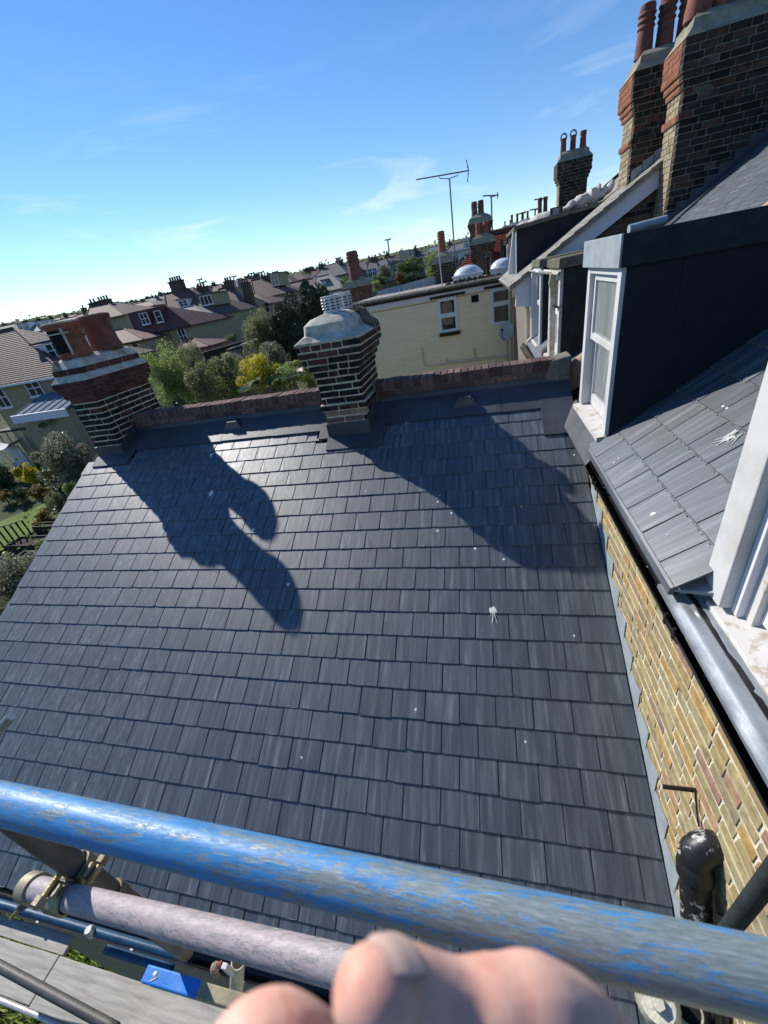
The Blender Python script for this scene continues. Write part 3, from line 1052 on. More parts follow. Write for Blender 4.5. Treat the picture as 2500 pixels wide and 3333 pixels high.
# front pot with square openings, back pot plain
mb = MB()
mb.lathe([(.185, 0), (.19, .03), (.178, .06), (.172, .30), (.19, .325), (.196, .345), (.196, .39), (.175, .40), (.165, .395), (.150, .3), (.12, .05)], (-4.965, 4.47, zt - .03), 24)
pot = mb.build('chimney_pot', 'terracotta', lc, smooth=True, label='front pot with dark openings behind pale bands')
def curved(c, r, a0, a1, z0, z1, t, n=8):
    rings = []
    for i in range(n + 1):
        a = a0 + (a1 - a0) * i / n
        ca, sa = math.cos(a), math.sin(a)
        rings.append([(c[0] + r * ca, c[1] + r * sa, z0), (c[0] + (r + t) * ca, c[1] + (r + t) * sa, z0), (c[0] + (r + t) * ca, c[1] + (r + t) * sa, z1), (c[0] + r * ca, c[1] + r * sa, z1)])
    return rings
mb = MB()
pc = (-4.965, 4.47)
mb.loft(curved(pc, .172, math.radians(222), math.radians(303), zt + .03, zt + .235, .010))
mb.loft(curved(pc, .172, math.radians(224), math.radians(296), zt + .255, zt + .31, .010))
mb.build('opening', 'flat_black', pot)
mb = MB()
mb.loft(curved(pc, .174, math.radians(200), math.radians(330), zt + .238, zt + .252, .018, 12))
mb.loft(curved(pc, .178, math.radians(305), math.radians(313), zt + .0, zt + .35, .012, 3))
mb.lathe([(.19, 0), (.203, .004), (.203, .02), (.19, .026)], (pc[0], pc[1], zt + .345), 24)
mb.build('pale_band', 'cement', pot)
mb = MB()
mb.lathe([(.20, 0), (.20, .04), (.178, .10), (.168, .30), (.178, .33), (.195, .36), (.20, .42), (.185, .43), (.16, .42), (.14, .1)], (-4.955, 4.965, zt - .03), 24)
mb.build('chimney_pot', 'terracotta_dark', lc, smooth=True, label='plain flared pot at the back')
mb = MB()
mb.box(ax0 - .012, ax1 + .012, ay0 - .014, ay0 + .1, roof_z(ay0) - .02, -1.262)
mb.prism([(ax1, ay0 - .01, roof_z(ay0) + .01), (ax1, 4.62, roof_z(4.62) + .01), (ax1, 4.62, roof_z(4.62) + .13), (ax1, ay0 - .01, roof_z(ay0) + .15)], (.013, 0, 0))
roof_box(mb, ax0 - .04, ax1 + .14, ay0 - .15, ay0, .01, .036)
roof_box(mb, ax1 - .01, ax1 + .16, ay0 - .02, 4.6, .01, .038)
mb.build('lead_flashing', 'lead', lc)

# --- middle stack
mc = thing('chimney_stack', 'middle brick chimney stack with a domed cement top and two white louvred cowls', 'chimney', (-1.5, 4.6, -1.4))
lay = Layer(mc)
bx0, bx1, by0, by1 = -1.755, -1.265, 4.20, 4.98
z = -1.265
k = 0
P7 = .0718
core = MB()
corb = {2: .028, 7: .012, 8: .04, 9: .075, 10: .10, 11: .105}
while k < 12:
    o = corb.get(k, 0.0)
    def mm():
        r = rnd.random()
        if z > -.65 and r < .35:
            return 'brick_sooty_red'
        if z < -1.15 and r < .6:
            return 'brick_plum' if r < .3 else 'brick_old_lit'
        return 'brick_sooty'
    ring_course(lay, bx0 - o, bx1 + o, by0 - o, by1 + o, z + .030, .054, mm, k, headers=.3, sidemat='brick_old')
    core.box(bx0 - o + .006, bx1 + o - .006, by0 - o + .006, by1 + o - .02, z - .004, z + P7 - .004)
    z += P7
    k += 1
core.box(bx0 + .006, bx1 - .006, by0 + .006, by1 - .02, -2.2, -1.27)
core.build('mortar_core', 'mortar_cream', mc)
lay.done()
z -= .004
o = .11
bf = 4.72
mb = MB()
mb.loft([rrect(bx0 - o, bx1 + o, by0 - o, bf, z, .02), rrect(bx0 - o, bx1 + o, by0 - o, bf, z + .015, .03),
         rrect(bx0 - .03, bx1 + .02, by0 - .03, bf, z + .075, .09), rrect(bx0 - .02, bx1 + .0, by0 - .02, bf, z + .16, .10),
         rrect(bx0 + .03, bx1 - .03, by0 + .03, bf - .005, z + .205, .13), rrect(bx0 + .14, bx1 - .10, by0 + .13, bf - .02, z + .235, .10), rrect(bx0 + .19, bx1 - .15, by0 + .19, bf - .06, z + .24, .08)])
mb.build('cement_cap', 'cement', mc, smooth=True)
mb = MB()
mb.loft([rrect(bx0 - o, bx1 + o, bf + .003, by1 + o, z, .03), rrect(bx0 - o + .02, bx1 + o - .01, bf + .003, by1 + o - .01, z + .06, .05), rrect(bx0 - .02, bx1 + .04, bf + .003, by1 + .04, z + .12, .06),
         rrect(bx0 + .02, bx1 - .0, bf + .003, by1 + .0, z + .21, .05), rrect(bx0 + .1, bx1 - .06, bf + .006, by1 - .06, z + .235, .05)])
mb.build('rough_back_cap', 'felt_moss', mc, smooth=True)
mb = MB()
mb.loft([rrect(bx1 - .13, bx1 - .02, bf - .08, bf + .12, z + .205, .03), rrect(bx1 - .12, bx1 - .04, bf - .06, bf + .10, z + .228, .03)])
simple('lichen', (0.42, 0.22, 0.03), 0.95, 0.1, 0, 0.4, 20, 0.5)
mb.build('lichen_patch', 'lichen', mc, smooth=True)
for cx, cy, r, h in ((-1.50, 4.46, .092, .178), (-1.475, 4.84, .092, .185)):
    mb = MB()
    z0 = z + .215
    mb.lathe([(r * .98, 0), (r, .02), (r * .97, .05), (r, .052), (r, h - .012), (r * 1.03, h - .01), (r * 1.03, h), (r * .9, h + .002), (r * .86, h - .01)], (cx, cy, z0), 28)
    cw = mb.build('cowl', 'cowl_white', mc, smooth=True)
    mb, md = MB(), MB()
    for lv in range(4):
        zz = z0 + .062 + lv * .027
        for i in range(9):
            a0 = 2 * math.pi * (i + .12) / 9
            a1 = 2 * math.pi * (i + .88) / 9
            rings = []
            for j in range(6):
                a = a0 + (a1 - a0) * j / 5
                bulge = .013 * math.sin(math.pi * (j + .3) / 5.6)
                ca, sa = math.cos(a), math.sin(a)
                rr = r - .002
                rings.append([(cx + rr * ca, cy + rr * sa, zz + .015), (cx + (rr + bulge + .003) * ca, cy + (rr + bulge + .003) * sa, zz + .002), (cx + rr * ca, cy + rr * sa, zz + .004)])
            mb.loft(rings)
            md.loft(curved((cx, cy), r - .001, a0 + .03, a1 - .03, zz - .009, zz + .001, .0025, 4))
    mb.build('louvre', 'cowl_white', cw)
    md.build('slot', 'flat_black', cw)
mb = MB()
mb.box(bx0 - .012, bx1 + .012, by0 - .014, by0 + .1, roof_z(by0) - .02, -1.272)
mb.prism([(bx1, by0 - .01, roof_z(by0) + .01), (bx1, 4.62, roof_z(4.62) + .01), (bx1, 4.62, roof_z(4.62) + .10), (bx1, by0 - .01, roof_z(by0) + .22)], (.013, 0, 0))
roof_box(mb, bx0 - .02, bx1 + .16, by0 - .17, by0, .01, .036)
roof_box(mb, bx1 - .01, bx1 + .17, by0 - .02, 4.6, .01, .038)
roof_box(mb, bx0 - .14, bx0 + .0, by0 - .02, 4.6, .01, .038)
mb.build('lead_flashing', 'lead', mc)

# --- big stacks on the main roofs
def louvre_pot(mb, c, r, h, rings=3):
    prof = [(r * 1.12, 0), (r * 1.05, h * .1), (r * .95, h * .5)]
    for i in range(rings):
        zz = h * (.52 + .12 * i)
        prof += [(r * .92, zz), (r * 1.08, zz + .02), (r * 1.06, zz + h * .06), (r * .92, zz + h * .085)]
    prof += [(r * .96, h * .92), (r * .88, h * .98), (r * .7, h), (r * .6, h * .97)]
    mb.lathe(prof, c, 18)
def big_stack(name_label, x0, x1, y0, y1, zb, zneck, zsh, pots, front, side, corbel='brick_orange', base=None, P=.075, potmat='terracotta_dark', rings=3, band=True, gp=None):
    t = thing('chimney_stack', name_label, 'chimney', ((x0 + x1) / 2, (y0 + y1) / 2, zb), gp)
    lay = Layer(t)
    core = MB()
    z = zb
    k = 0
    n_sh = int((zsh - zb) / P)
    kn = int((zneck - zb) / P)
    for k in range(n_sh):
        o = 0
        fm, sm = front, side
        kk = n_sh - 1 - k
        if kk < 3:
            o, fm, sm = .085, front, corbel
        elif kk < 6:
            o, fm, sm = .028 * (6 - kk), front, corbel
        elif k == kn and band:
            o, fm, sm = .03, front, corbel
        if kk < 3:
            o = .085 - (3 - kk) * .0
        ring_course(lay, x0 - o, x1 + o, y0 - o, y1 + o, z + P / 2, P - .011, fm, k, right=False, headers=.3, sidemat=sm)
        core.box(x0 - o + .008, x1 + o - .008, y0 - o + .008, y1 + o, z - .004, z + P - .004)
        z += P
    core.build('mortar_core', 'mortar_dark', t)
    lay.done()
    mb = MB()
    mb.loft([rect(x0 - .09, x1 + .09, y0 - .09, y1 + .09, z), rect(x0 - .01, x1 + .01, y0 - .01, y1 + .01, z + .10), rect(x0 + .0, x1 - .0, y0 + .0, y1 - .0, z + .17), rect(x0 + .06, x1 - .06, y0 + .1, y1 - .1, z + .235)])
    mb.build('cement_cap', 'cement_mossy', t)
    for px, py, r, h, kind in pots:
        mb = MB()
        if kind == 'l':
            louvre_pot(mb, (px, py, z + .2), r, h, rings)
        elif kind == 'hood':
            mb.lathe([(r, 0), (r * .95, h * .8), (r * 1.1, h * .82), (r * 1.1, h * .9), (r * .8, h * .9)], (px, py, z + .2), 16)
            mb.path([(px - r, py, z + .2 + h * .9), (px - r * .8, py, z + .2 + h * 1.1), (px, py, z + .2 + h * 1.2), (px + r * .8, py, z + .2 + h * 1.1), (px + r, py, z + .2 + h * .9)], .02, 6)
        else:
            mb.lathe([(r * 1.15, 0), (r * 1.12, .1), (r, .18), (r * .95, h * .78), (r * 1.12, h * .8), (r * 1.12, h * .84), (r * .97, h * .86), (r * 1.1, h * .95), (r * 1.1, h), (r * .85, h), (r * .8, h * .8)], (px, py, z + .2), 20)
        mb.build('chimney_pot', potmat, t, smooth=True)
    return t, z
s1 = 7.8 / 4.4
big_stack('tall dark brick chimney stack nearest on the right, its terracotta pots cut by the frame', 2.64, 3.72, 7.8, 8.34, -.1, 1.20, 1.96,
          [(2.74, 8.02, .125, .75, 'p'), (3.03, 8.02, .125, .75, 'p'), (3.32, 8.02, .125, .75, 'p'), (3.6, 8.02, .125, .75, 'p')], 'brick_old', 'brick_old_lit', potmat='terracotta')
fs_ = [o for o in C.objects if str(o.get('label', '')).startswith('tall dark brick')][0]
x = 2.60
while x < 3.75:
    mb = MB()
    z_ = mz(x)
    mb.prism([(x, 7.79, z_ - .02), (x + .15, 7.79, mz(x + .15) - .02), (x + .15, 7.79, mz(x + .15) + .10), (x, 7.79, mz(x + .15) + .10)], (0, -.012 - .003 * (int(x * 100) % 2), 0))
    mb.build('flashing', 'lead', fs_)
    x += .148
mb = MB()
mb.prism([(2.5, 7.55, mz(2.5) + .025), (3.8, 7.55, mz(3.8) + .025), (3.8, 7.55, mz(3.8) + .05), (2.5, 7.55, mz(2.5) + .05)], (0, .24, 0))
mb.build('soaker', 'lead', fs_)
big_stack('second dark brick chimney stack behind the nearest one, with ribbed terracotta pots', 2.42, 3.45, 9.0, 9.62, .45, 1.26, 2.03,
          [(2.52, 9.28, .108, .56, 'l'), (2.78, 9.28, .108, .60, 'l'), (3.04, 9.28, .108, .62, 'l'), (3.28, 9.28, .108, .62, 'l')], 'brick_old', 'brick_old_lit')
big_stack('smaller brick chimney stack far up the terrace, with three short pots in a row', 2.29, 3.0, 15.0, 15.5, .5, 1.55, 2.02,
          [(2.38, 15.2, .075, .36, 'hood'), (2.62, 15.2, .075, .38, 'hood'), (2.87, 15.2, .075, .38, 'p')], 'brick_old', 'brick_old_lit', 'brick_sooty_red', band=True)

# ================================================================== MAIN HOUSE ON THE RIGHT
house = thing('terraced_house', 'yellow brick house along the right edge, with slate roof, black gutter and white framed dormers', 'house', (2.5, 3, -8.5))
mb = MB()
mb.box(.8815, 5.0, -2.5, 4.62, -8.5, -1.52)
mb.build('wall', 'mortar_cream', house)
lay = Layer(house)
z = -1.66
k = 0
P = .0745
def hidden(cx, cy, cz):
    if cy < .42:
        return False
    return cz < roof_z(cy) - .02
while z > -4.3:
    y1 = 3.1
    ya = .05 if z > -3.2 else -.3
    for_y = (z + HR) / math.tan(PT)
    yb = min(3.6, for_y + .2) if z > -3.35 else .40
    if z < -3.35 and False:
        pass
    if yb - ya > .1:
        run_bricks(lay, (.877, yb), (.877, ya), z, .063, 'brick_stock', .1025, (-1, 0), (k % 2) * .112, .32, skip=hidden, gap=.013)
    z -= P
    k += 1
lay.done()
# roof deck of the main slope, up to the gable of the next house
mb = MB()
mb.prism([(.80, 1.64, mz(.80) - .03), (5.2, 1.64, mz(5.2) - .03), (5.2, 1.64, mz(5.2) - .12), (.80, 1.64, mz(.80) - .10)], (0, 6.72, 0))
mb.build('roof_deck', 'flat_black', house)
VM = Vector((math.cos(math.radians(37)), 0, math.sin(math.radians(37))))
NM = Vector((-math.sin(math.radians(37)), 0, math.cos(math.radians(37))))
UM = Vector((0, -1, 0))
def main_slate(x, yc, ln=1.0, sc=1.0, tilt=.03):
    v2 = (VM * math.cos(tilt) - NM * math.sin(tilt)).normalized()
    u2 = (UM + v2 * rnd.uniform(-.004, .004)).normalized()
    n2 = u2.cross(v2).normalized()
    v2 = n2.cross(u2)
    o = Vector((x, yc, mz(x))) + NM * (.013 + rnd.uniform(0, .001))
    M = Matrix.Identity(4)
    for i in range(3):
        M[i][0] = u2[i] * sc * .992
        M[i][1] = v2[i] * ln
        M[i][2] = n2[i]
        M[i][3] = o[i]
    return M
offH = world_loc(house)
over = MB()
cnt = 0
gm = .222 * math.cos(math.radians(37))
for r in range(22):
    x = .795 + r * gm
    y = 3.27 + (.126 if r % 2 else 0)
    while y > 1.5:
        M = main_slate(x, y - .126)
        cut = 1.0
        if r < 2 and y - .252 < 1.57:
            cut = (y - 1.57) / .253
            M = main_slate(x, (y + 1.57) / 2, 1.0, max(cut, .01))
        if (y - .252 > 1.55 or (r < 2 and cut > .12)) and r < 9:
            o = bpy.data.objects.new('slate', slate_mesh(rnd.randrange(9)))
            C.objects.link(o)
            o.parent = house
            M.translation = M.translation - offH
            o.matrix_local = M
            cnt += 1
        y -= .253
    if x > 2.3:
        y = 7.75
        while y > 3.3:
            M = main_slate(x, y - .126 + (.126 if r % 2 else 0))
            me = slate_mesh(rnd.randrange(9))
            over.add([M @ vv.co for vv in me.vertices], [list(p.vertices) for p in me.polygons])
            y -= .253
    if x < 2.4:
        y = 8.3
        while y > 4.95:
            M = main_slate(x, y - .126 + (.126 if r % 2 else 0))
            me = slate_mesh(rnd.randrange(9))
            over.add([M @ vv.co for vv in me.vertices], [list(p.vertices) for p in me.polygons])
            y -= .253
over.build('slates_above', 'slate_course', house, stuff=True)
# lichen-pale joints between the lower courses
mb = MB()
for r in range(1, 7):
    x = .795 + r * gm
    y = 3.2
    while y > 1.66:
        l = rnd.uniform(.01, .06)
        p = Vector((x - .006, y, mz(x - .006))) + NM * .0195
        w = rnd.uniform(.0012, .0032)
        mb.hexa([p + VM * -w + UM * 0 - NM * .01, p + VM * w - NM * .01, p + VM * w + UM * l - NM * .01, p - VM * w + UM * l - NM * .01,
                 p + VM * -w * .6 + NM * .003, p + VM * w * .6 + NM * .003, p + VM * w * .6 + UM * l + NM * .003, p - VM * w * .6 + UM * l + NM * .003])
        y -= l + rnd.uniform(0, .06)
mb.build('lichen_line', 'cement_mossy', house, stuff=True)
for i, (px, py, r) in enumerate([(2133, 1680, .016), (2020, 1500, .007), (2005, 1513, .007), (2360, 1330, .010), (2372, 1337, .008), (2180, 1750, .005)]):
    d = ray(px, py)
    t = (-1.40 - TM * .80) / (d.z - TM * d.x)
    p = d * t + NM * .021
    n = 12
    mb = MB()
    pts = [p + UM * (math.cos(2 * math.pi * j / n) * r * rnd.uniform(.6, 1.2)) + VM * (math.sin(2 * math.pi * j / n) * r * rnd.uniform(.6, 1.2)) for j in range(n)]
    mb.loft([[a - NM * .02 for a in pts], pts, [p + (a - p) * .6 + NM * .002 for a in pts]])
    mb.build('bird_dropping', 'dropping', house)
mb = MB()
d = ray(2395, 1425)
p = d * ((-1.40 - TM * .80) / (d.z - TM * d.x)) + NM * .022
for j in range(17):
    a = rnd.gauss(.35, .55)
    l = rnd.uniform(.02, .10)
    q0 = p + UM * rnd.uniform(-.03, .03) + VM * rnd.uniform(-.02, .03)
    mb.path([q0, q0 - VM * l * .5 * math.cos(a) + UM * l * .45 * math.sin(a), q0 - VM * l * math.cos(a) + UM * l * 1.05 * math.sin(a)], [rnd.uniform(.002, .006), .0025, .001], 5)
mb.build('bird_dropping', 'dropping', house)

# gutter of the main house
mb = MB()
gutter(mb, (.868, 3.45, -1.525), (.868, -.6, -1.525), (-1, 0, 0), .058)
gt = mb.build('gutter', 'black_plastic', house, smooth=True)
mb = MB()
mb.box(.862, .886, -.6, 3.45, -1.66, -1.46)
mb.build('fascia_or_shade_board', 'black_plastic', house)
for y in (2.86, 1.47):
    mb = MB()
    rings = []
    for yy in (y - .06, y + .06):
        rings.append([(.81 + .064 * math.cos(a), yy, -1.525 + .066 * math.sin(a)) for a in [math.pi * .93 + math.pi * 1.14 * i / 12 for i in range(13)]] +
                     [(.81 + .058 * math.cos(a), yy, -1.525 + .060 * math.sin(a)) for a in [math.pi * 2.07 - math.pi * 1.14 * i / 12 for i in range(13)]])
    mb.loft(rings)
    for yy in (y - .045, y + .045):
        mb.box(.745, .756, yy - .008, yy + .008, -1.55, -1.49)
        mb.box(.80, .861, yy - .006, yy + .006, -1.522, -1.512)
    mb.build('union_bracket', 'black_plastic', gt)
for y, h in ((2.80, .05), (1.62, .09)):
    mb = MB()
    mb.prism([(.838, y, -1.4675), (.864, y, -1.4675), (.864, y + h, -1.4675), (.838, y + h, -1.4675)], (0, 0, .0015))
    mb.box(.862, .8615, y, y + h, -1.52, -1.468)
    st = mb.build('sticker', 'sticker', gt)
    mb = MB()
    for j in range(9):
        yy = y + .006 + j * .004
        mb.box(.842, .856, yy, yy + rnd.uniform(.0009, .0024), -1.4662, -1.4655)
    mb.build('barcode', 'ink', gt)
mb = MB()
for j in range(46):
    y = rnd.uniform(.3, 3.2)
    mb.lathe([(.003, 0), (.004, .0015), (.001, .003)], (rnd.uniform(.80, .86), y, -1.5835 + abs(rnd.gauss(0, .004))), 6)
mb.build('plaster_fleck', 'dropping', gt, stuff=True)
# eaves sheet under the lowest slates
mb = MB()
mb.hexa([(.775, 1.60, -1.452), (.80, 1.60, -1.452), (.80, 3.25, -1.452), (.775, 3.25, -1.452), (.783, 1.60, -1.418), (.80, 1.60, -1.405), (.80, 3.25, -1.405), (.783, 3.25, -1.418)])
mb.build('eaves_tilt', 'slate_course', house)

def sash_window(root, xf, y0, y1, z0, z1, post, mat='white_paint', glass='glass', rail=None, depth=.14, curtain=True, sashmat=None):
    """window facing -X: posts, head, sill, two sashes set back behind the posts"""
    sashmat = sashmat or mat
    mb = MB()
    mb.box(xf, xf + depth, y0, y0 + post, z0, z1)
    mb.box(xf, xf + depth, y1 - post, y1, z0, z1)
    mb.box(xf + .004, xf + depth, y0 + post + .001, y1 - post - .001, z1 - post * .6, z1 - .001)
    mb.build('window_frame', mat, root, bevel=.004)
    mb = MB()
    mb.hexa([(xf - .05, y0 + .01, z0 - .05), (xf + depth, y0 + .01, z0 - .05), (xf + depth, y1 - .01, z0 - .05), (xf - .05, y1 - .01, z0 - .05),
             (xf - .05, y0 + .01, z0 - .018), (xf + depth, y0 + .01, z0 + .004), (xf + depth, y1 - .01, z0 + .004), (xf - .05, y1 - .01, z0 - .018)])
    mb.build('window_sill', 'white_peeling', root)
    a, b = y0 + post + .004, y1 - post - .004
    rail = rail if rail is not None else (z0 + z1) / 2
    w = post * .62
    for (za, zb, xo) in ((rail - .02, z1 - post * .6 - .003, .035), (z0 + .008, rail + .02, .075)):
        mb = MB()
        x = xf + xo
        mb.box(x, x + .036, a, a + w, za, zb)
        mb.box(x, x + .036, b - w, b, za, zb)
        mb.box(x + .001, x + .035, a + w, b - w, zb - w * .9, zb)
        mb.box(x + .001, x + .035, a + w, b - w, za, za + w * (1.0 if xo < .05 else 1.8))
        sh = mb.build('sash', sashmat, root, bevel=.003)
        mb = MB()
        mb.box(x + .016, x + .020, a + w - .003, b - w + .003, za + .003, zb - .003)
        mb.build('pane', glass, root)
    if curtain:
        mb = MB()
        n = 26
        rings = []
        for i in range(n + 1):
            yy = a + (b - a) * (.30 + .70 * i / n)
            off = .012 * math.sin(i * 1.7) + .006 * math.sin(i * 4.1)
            rings.append([(xf + .17 + off, yy, z0 + .05), (xf + .175 + off, yy, z0 + .05), (xf + .175 + off, yy, z1 - .08), (xf + .17 + off, yy, z1 - .08)])
        mb.loft(rings)
        mb.build('curtain', 'curtain', root, smooth=True)

# far dormer of this house (white sash, dark cheek)
def dormer_root(name, label=None):
    o = bpy.data.objects.new(name, None)
    C.objects.link(o)
    o.parent = house
    if label:
        o['label'] = label
    return o
dm = dormer_root('dormer', 'dormer with a white sash window and dark boarded cheek')
def cheek(mb, xf, y0, y1, zb, zt):
    xt = .80 + (zt + 1.40) / TM
    x0 = .80 + (zb + 1.40) / TM
    mb.prism([(xf, y0, zb), (xt, y0, zt), (xf, y0, zt)], (0, y1 - y0, 0))
mb = MB()
cheek(mb, .905, 3.198, 3.2035, mz(.905) + .01, -.1695)
mb.build('cheek', 'felt_dark', dm)
mb = MB()
cheek(mb, .905, 4.1415, 4.147, mz(.905) + .01, -.1695)
mb.build('cheek', 'felt_dark', dm)
mb = MB()
mb.box(1.75, 1.775, 3.186, 3.1975, mz(1.76), -.17)
mb.box(1.775, 1.785, 3.190, 3.1975, mz(1.76) + .05, -.17)
mb.build('cheek_batten', 'felt_green', dm)
for xs_ in (1.22, 2.12):
    mb = MB()
    mb.box(xs_, xs_ + .06, 3.1925, 3.1975, mz(xs_) + .03, -.172)
    mb.build('cheek_lap', 'felt_dark', dm)
sash_window(dm, .878, 3.205, 4.14, -1.295, -.168, .085, rail=-.70, glass='glass_clear')
mb = MB()
mb.box(1.45, 1.46, 3.26, 4.09, -.95, -.17)
mb.build('inner_wall', 'curtain', dm)
mb = MB()
xt = .80 + (.0 + 1.40) / TM
mb.box(.862, xt, 3.18, 4.19, -.163, .000)
mb.build('flat_roof', 'felt_dark', dm)
mb = MB()
mb.box(.846, .860, 3.166, 4.20, -.172, .012)
mb.build('fascia', 'lead_pale', dm, bevel=.004)
mb = MB()
mb.box(.8605, 1.62, 3.166, 3.178, -.170, .010)
mb.box(1.6205, xt, 3.164, 3.178, -.171, .011)
mb.build('fascia', 'felt_green', dm, bevel=.004)  # side face darker than the front, its shade put into the colour
mb = MB()
mb.path([(.93, 3.34, .028), (1.14, 3.36, .04)], .026, 12)
mb.build('lead_roll', 'lead_pale', dm, smooth=True)
mb = MB()
mb.hexa([(.74, 3.12, -1.50), (.89, 3.12, -1.36), (.89, 4.3, -1.36), (.74, 4.3, -1.50), (.745, 3.12, -1.49), (.885, 3.12, -1.325), (.885, 4.3, -1.325), (.745, 4.3, -1.49)])
mb.build('lead_apron', 'lead', dm)

# near dormer, right beside the lens
dn = dormer_root('dormer', 'near dormer with peeling white corner post and sill')
Y1N = 1.62
xf = .915
mb = MB()
mb.box(xf, xf + .13, Y1N - .145, Y1N, -1.415, -.10)
mb.build('corner_post', 'white_paint', dn, bevel=.006)
mb = MB()
mb.box(xf + .045, xf + .13, Y1N - .185, Y1N - .147, -1.425, -.10)
mb.build('frame_lining', 'white_board', dn, bevel=.003)
mb = MB()
mb.box(xf + .075, xf + .17, Y1N - .235, Y1N - .187, -1.425, -.10)
mb.build('box_frame', 'white_peeling', dn, bevel=.003)
mb = MB()
mb.box(xf + .10, xf + .16, Y1N - .30, Y1N - .237, -1.40, -.12)
mb.box(xf + .10, xf + .16, -1.0, Y1N - .30, -1.40, -1.31)
mb.box(xf + .10, xf + .16, -1.0, Y1N - .30, -.80, -.74)
sh = mb.build('sash', 'white_board', dn, bevel=.003)
mb = MB()
mb.box(xf + .125, xf + .13, -1.0, Y1N - .295, -1.315, -.12)
mb.build('pane', 'glass', dn)
mb = MB()
mb.hexa([(xf - .008, -1.0, -1.475), (xf + .19, -1.0, -1.475), (xf + .19, Y1N - .07, -1.475), (xf - .008, Y1N - .07, -1.475),
         (xf - .008, -1.0, -1.442), (xf + .19, -1.0, -1.405), (xf + .19, Y1N - .07, -1.405), (xf - .008, Y1N - .07, -1.442)])
mb.build('window_sill', 'white_peeling', dn, bevel=.005)
mb = MB()
cheek(mb, xf + .13, Y1N - .14, Y1N - .01, mz(xf + .13), -.10)
mb.build('cheek', 'felt_dark', dn)
mb = MB()
mb.box(xf - .03, 2.4, -1.0, Y1N + .02, -.098, .06)
mb.build('flat_roof', 'felt_dark', dn)
# dressed lead between sill and gutter, softly dented
mb = MB()
rings = []
NY = 60
prof = [(.945, -1.462), (.915, -1.461), (.892, -1.459), (.872, -1.464), (.852, -1.474), (.835, -1.474), (.816, -1.480), (.796, -1.492), (.782, -1.496)]
for i in range(NY + 1):
    y = -.9 + (1.72 + .9) * i / NY
    ring = []
    for j, (x, z) in enumerate(prof):
        dz = .007 * mnoise.noise(Vector((x * 22, y * 7, 1.2))) + .004 * mnoise.noise(Vector((x * 60, y * 18, 4.2)))
        ring.append((x, y, z + dz))
    ring += [(x, y, z - .02) for x, z in reversed(prof)]
    rings.append(ring)
mb.loft(rings)
mb.build('lead_apron', 'lead_bright', dn, smooth=True)
mb = MB()
mb.hexa([(.80, 1.60, -1.44), (.93, 1.52, -1.40), (.93, 1.75, -1.36), (.80, 1.73, -1.45), (.80, 1.60, -1.425), (.925, 1.52, -1.375), (.925, 1.75, -1.335), (.80, 1.73, -1.43)])
mb.build('lead_corner', 'lead_bright', dn, bevel=.006)

# mortared party-wall ridges running up the roof
for (ya, yb, x0, x1, dz, m) in ((4.66, 4.90, .80, 2.6, .24, 'terracotta_pale'), (6.62, 6.82, .85, 2.4, .12, 'mortar_grey')):
    if m == 'terracotta_pale' and m not in MATS:
        simple('terracotta_pale', (0.42, 0.27, 0.16), 0.9, 0.2, 0, 0.35, 6, 0.5, (0.36, 0.31, 0.22))
    rings = []
    for i in range(13):
        x = x0 + (x1 - x0) * i / 12
        z = mz(x) + dz + .02 * math.sin(i * 1.3)
        rings.append([(x, ya + (yb - ya) * (.5 - .5 * math.cos(math.pi * j / 7)), z - .3 + .3 * math.sin(math.pi * j / 7) ** .6) for j in range(8)])
    mb = MB()
    mb.loft(rings)
    mb.build('party_ridge', m, house, smooth=True)
# ================================================================== NEIGHBOURS ALONG THE TERRACE
nb = thing('terraced_house', 'next house up the terrace, with two narrow dark cheeked dormers behind the parapet', 'house', (1.6, 6.8, -8.5))
mb = MB()
mb.box(.90, 5, 4.92, 8.38, -8.5, -1.5)
mb.build('wall', 'far_stock', nb)
def small_dormer(y0, y1, z0, zt, mat, gut):
    mb = MB()
    cheek(mb, .935, y0 - .022, y0 - .0135, z0 - .03, zt - .002)
    mb.build('cheek', 'felt_green', nb)
    mb = MB()
    cheek(mb, .935, y1 + .0015, y1 + .01, z0 - .03, zt - .002)
    mb.build('cheek', 'felt_green', nb)
    sash_window(nb, .90, y0 - .012, y1, z0, zt, .11, mat=mat, sashmat='white_upvc', rail=(z0 + zt) / 2 + .02, curtain=False)
    xt = .80 + (zt + .1 + 1.40) / TM
    mb = MB()
    mb.hexa([(.87, y0 - .07, zt + .002), (xt, y0 - .07, zt + .002), (xt, y1 + .05, zt + .002), (.87, y1 + .05, zt + .002),
             (.875, y0 - .06, zt + .105), (xt, y0 - .06, zt + .15), (xt, y1 + .05, zt + .15), (.875, y1 + .05, zt + .105)])
    mb.build('flat_roof', 'felt_moss', nb, bevel=.015)
small_dormer(5.62, 6.45, -1.24, -.20, 'white_peeling', True)
small_dormer(7.36, 8.26, -1.30, -.20, 'white_paint', False)
mb = MB()
gutter(mb, (.885, 5.60, -.215), (.885, 6.85, -.215), (-1, 0, 0), .042)
mb.path([(.845, 5.78, -.25), (.835, 5.80, -.34), (.86, 5.86, -.40), (.87, 5.86, -1.24)], .036, 12)
mb.build('downpipe', 'white_peeling', nb, smooth=True)
mb = MB()
mb.box(.855, .90, 5.60, 5.90, -.60, -.585)
mb.build('pipe_clip', 'black_plastic', nb)
mb = MB()
mb.path([(.885, 8.18, -.25), (.885, 8.18, -1.28), (.80, 8.16, -1.36)], .034, 12)
gutter(mb, (.885, 7.34, -.225), (.885, 8.3, -.225), (-1, 0, 0), .035)
mb.build('downpipe', 'white_paint', nb, smooth=True)
mb = MB()
mb.path([(.80, 7.1, -1.52), (.74, 8.35, -1.42)], .03, 8)
